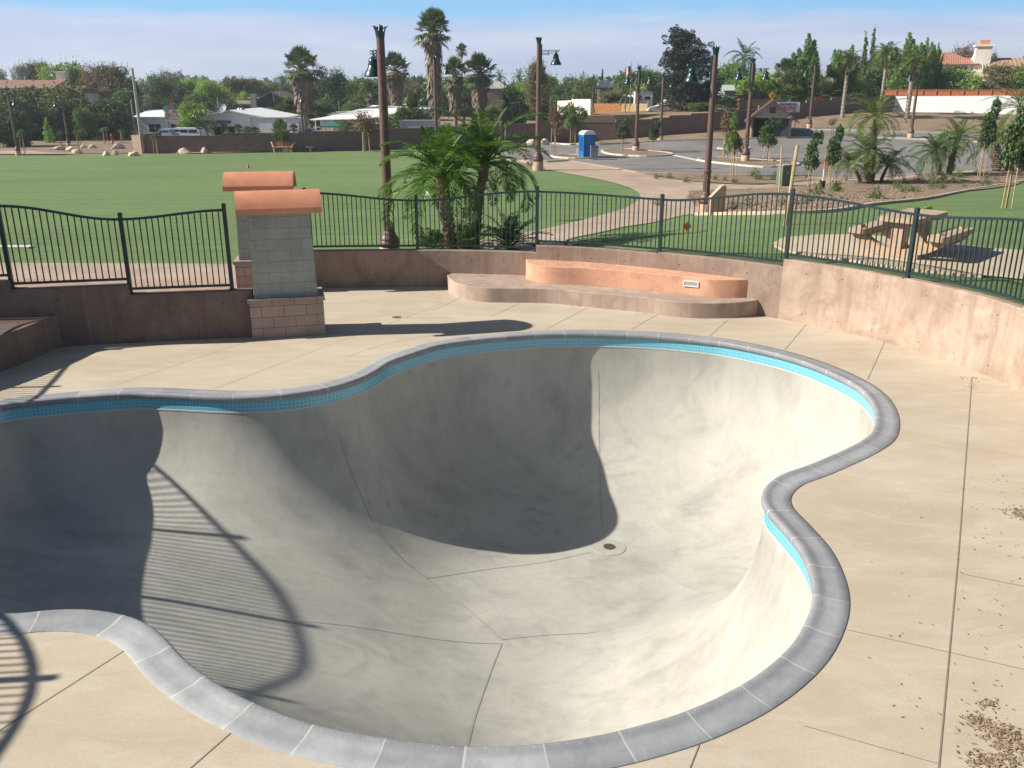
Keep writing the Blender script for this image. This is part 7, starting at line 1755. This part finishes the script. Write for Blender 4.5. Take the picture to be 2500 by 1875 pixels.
# handrail / barriers on the slope right of the hut
for i, (a_, b_, ybt) in enumerate([((2135, 313), (2160, 313), 334), ((1966, 285), (1985, 285), 330)]):
    qa = G(a_[0], ybt); qb = G(b_[0], ybt); z = terrain(*qa); mb = MB(); h = zt_at(a_[0], a_[1], *qa) - z; mb.tube([(0, 0, 0), (0, 0, h), (qb[0] - qa[0], qb[1] - qa[1], h), (qb[0] - qa[0], qb[1] - qa[1], 0)], .04, 6); o = mb.build('pipe_rail', M['stake']); o.location = (*qa, z); tag(o, ['thin pipe rail by the road under the slope, right of the leftmost palm cluster', 'thin pipe rail beside the hut'][i], 'rail')

# remove prototypes nobody used
for key, lst in PROTO.items():
    for pr in lst:
        if pr[3] == 0:
            for ch_ in list(pr[0].children_recursive): bpy.data.objects.remove(ch_)
            bpy.data.objects.remove(pr[0])

# ------------------------------------------------------------------ light and sky
SUN_EL = R(34); SUN_AZ_VEC = Vector((-math.cos(SUN_EL), -.07, math.sin(SUN_EL)))
sd = bpy.data.lights.new('sun', 'SUN'); so = bpy.data.objects.new('sun', sd); col.objects.link(so)
sd.energy = 5.0; sd.angle = R(.53); sd.color = (1.0, .945, .85); so.rotation_euler = SUN_AZ_VEC.to_track_quat('Z', 'Y').to_euler(); so.location = (-60, 0, 40)
wd = bpy.data.worlds.new('World'); scene.world = wd; wd.use_nodes = True; nt = wd.node_tree; bg = nt.nodes['Background']
sky = nt.nodes.new('ShaderNodeTexSky'); sky.sky_type = 'NISHITA'; sky.sun_disc = False; sky.sun_elevation = SUN_EL
sky.sun_rotation = math.atan2(SUN_AZ_VEC.x, SUN_AZ_VEC.y); sky.altitude = 50; sky.air_density = 1.0; sky.dust_density = .6; sky.ozone_density = 1.5
g_ = tc(nt, 'Generated'); sx = nt.nodes.new('ShaderNodeSeparateXYZ'); lk(nt, g_, sx.inputs[0])
el = sx.outputs[2]
nz = noise(nt, mapping(nt, g_, (1, 1, 5)), 3.2, 7, .6, .5)
BS = .05
def k_(c): return tuple(q / BS for q in c)
nz2 = noise(nt, mapping(nt, g_, (2.2, 2.2, 16)), 1.6, 6, .6, .5)
edge = mth(nt, 'ADD', el, mth(nt, 'MULTIPLY', mth(nt, 'SUBTRACT', nz2, .5), .05))
low = mixc(nt, remap(nt, el, 0.0, .06), k_((.39, .44, .56)), k_((.35, .41, .56)))           # pale haze bank near the horizon
puff = remap(nt, noise(nt, mapping(nt, g_, (2, 2, 14)), 2.0, 8, .6, .3), .42, .66)
low = mixc(nt, mth(nt, 'MULTIPLY', puff, .7), low, k_((.50, .53, .61)))
blue = mixc(nt, remap(nt, el, .05, .3), k_((.21, .42, .63)), k_((.08, .21, .50)))
band = remap(nt, edge, .060, .078)
c = mixc(nt, band, low, blue)
c = mixc(nt, remap(nt, el, .10, .2), c, sky.outputs[0])
lk(nt, c, bg.inputs[0]); bg.inputs[1].default_value = BS
scene.view_settings.view_transform = 'Standard'; scene.view_settings.look = 'None'; scene.view_settings.gamma = 1; scene.view_settings.exposure = .68
scene.render.engine = 'CYCLES'


# pale coastal air
mb = MB(); mb.box((0, 800, 19.2), (2900, 2300, 45.0)); hz_m = bpy.data.materials.new('haze_air'); hz_m.use_nodes = True; nt = hz_m.node_tree; nt.nodes.clear()
o_ = nt.nodes.new('ShaderNodeOutputMaterial'); pv = nt.nodes.new('ShaderNodeVolumePrincipled'); pv.inputs['Color'].default_value = (.80, .88, 1.0, 1); pv.inputs['Density'].default_value = .00042; pv.inputs['Anisotropy'].default_value = .3
nt.links.new(pv.outputs[0], o_.inputs['Volume']); hz_o = mb.build('haze', hz_m, None); tag(hz_o, 'thin pale haze over the whole neighbourhood', 'haze', None, 'stuff')
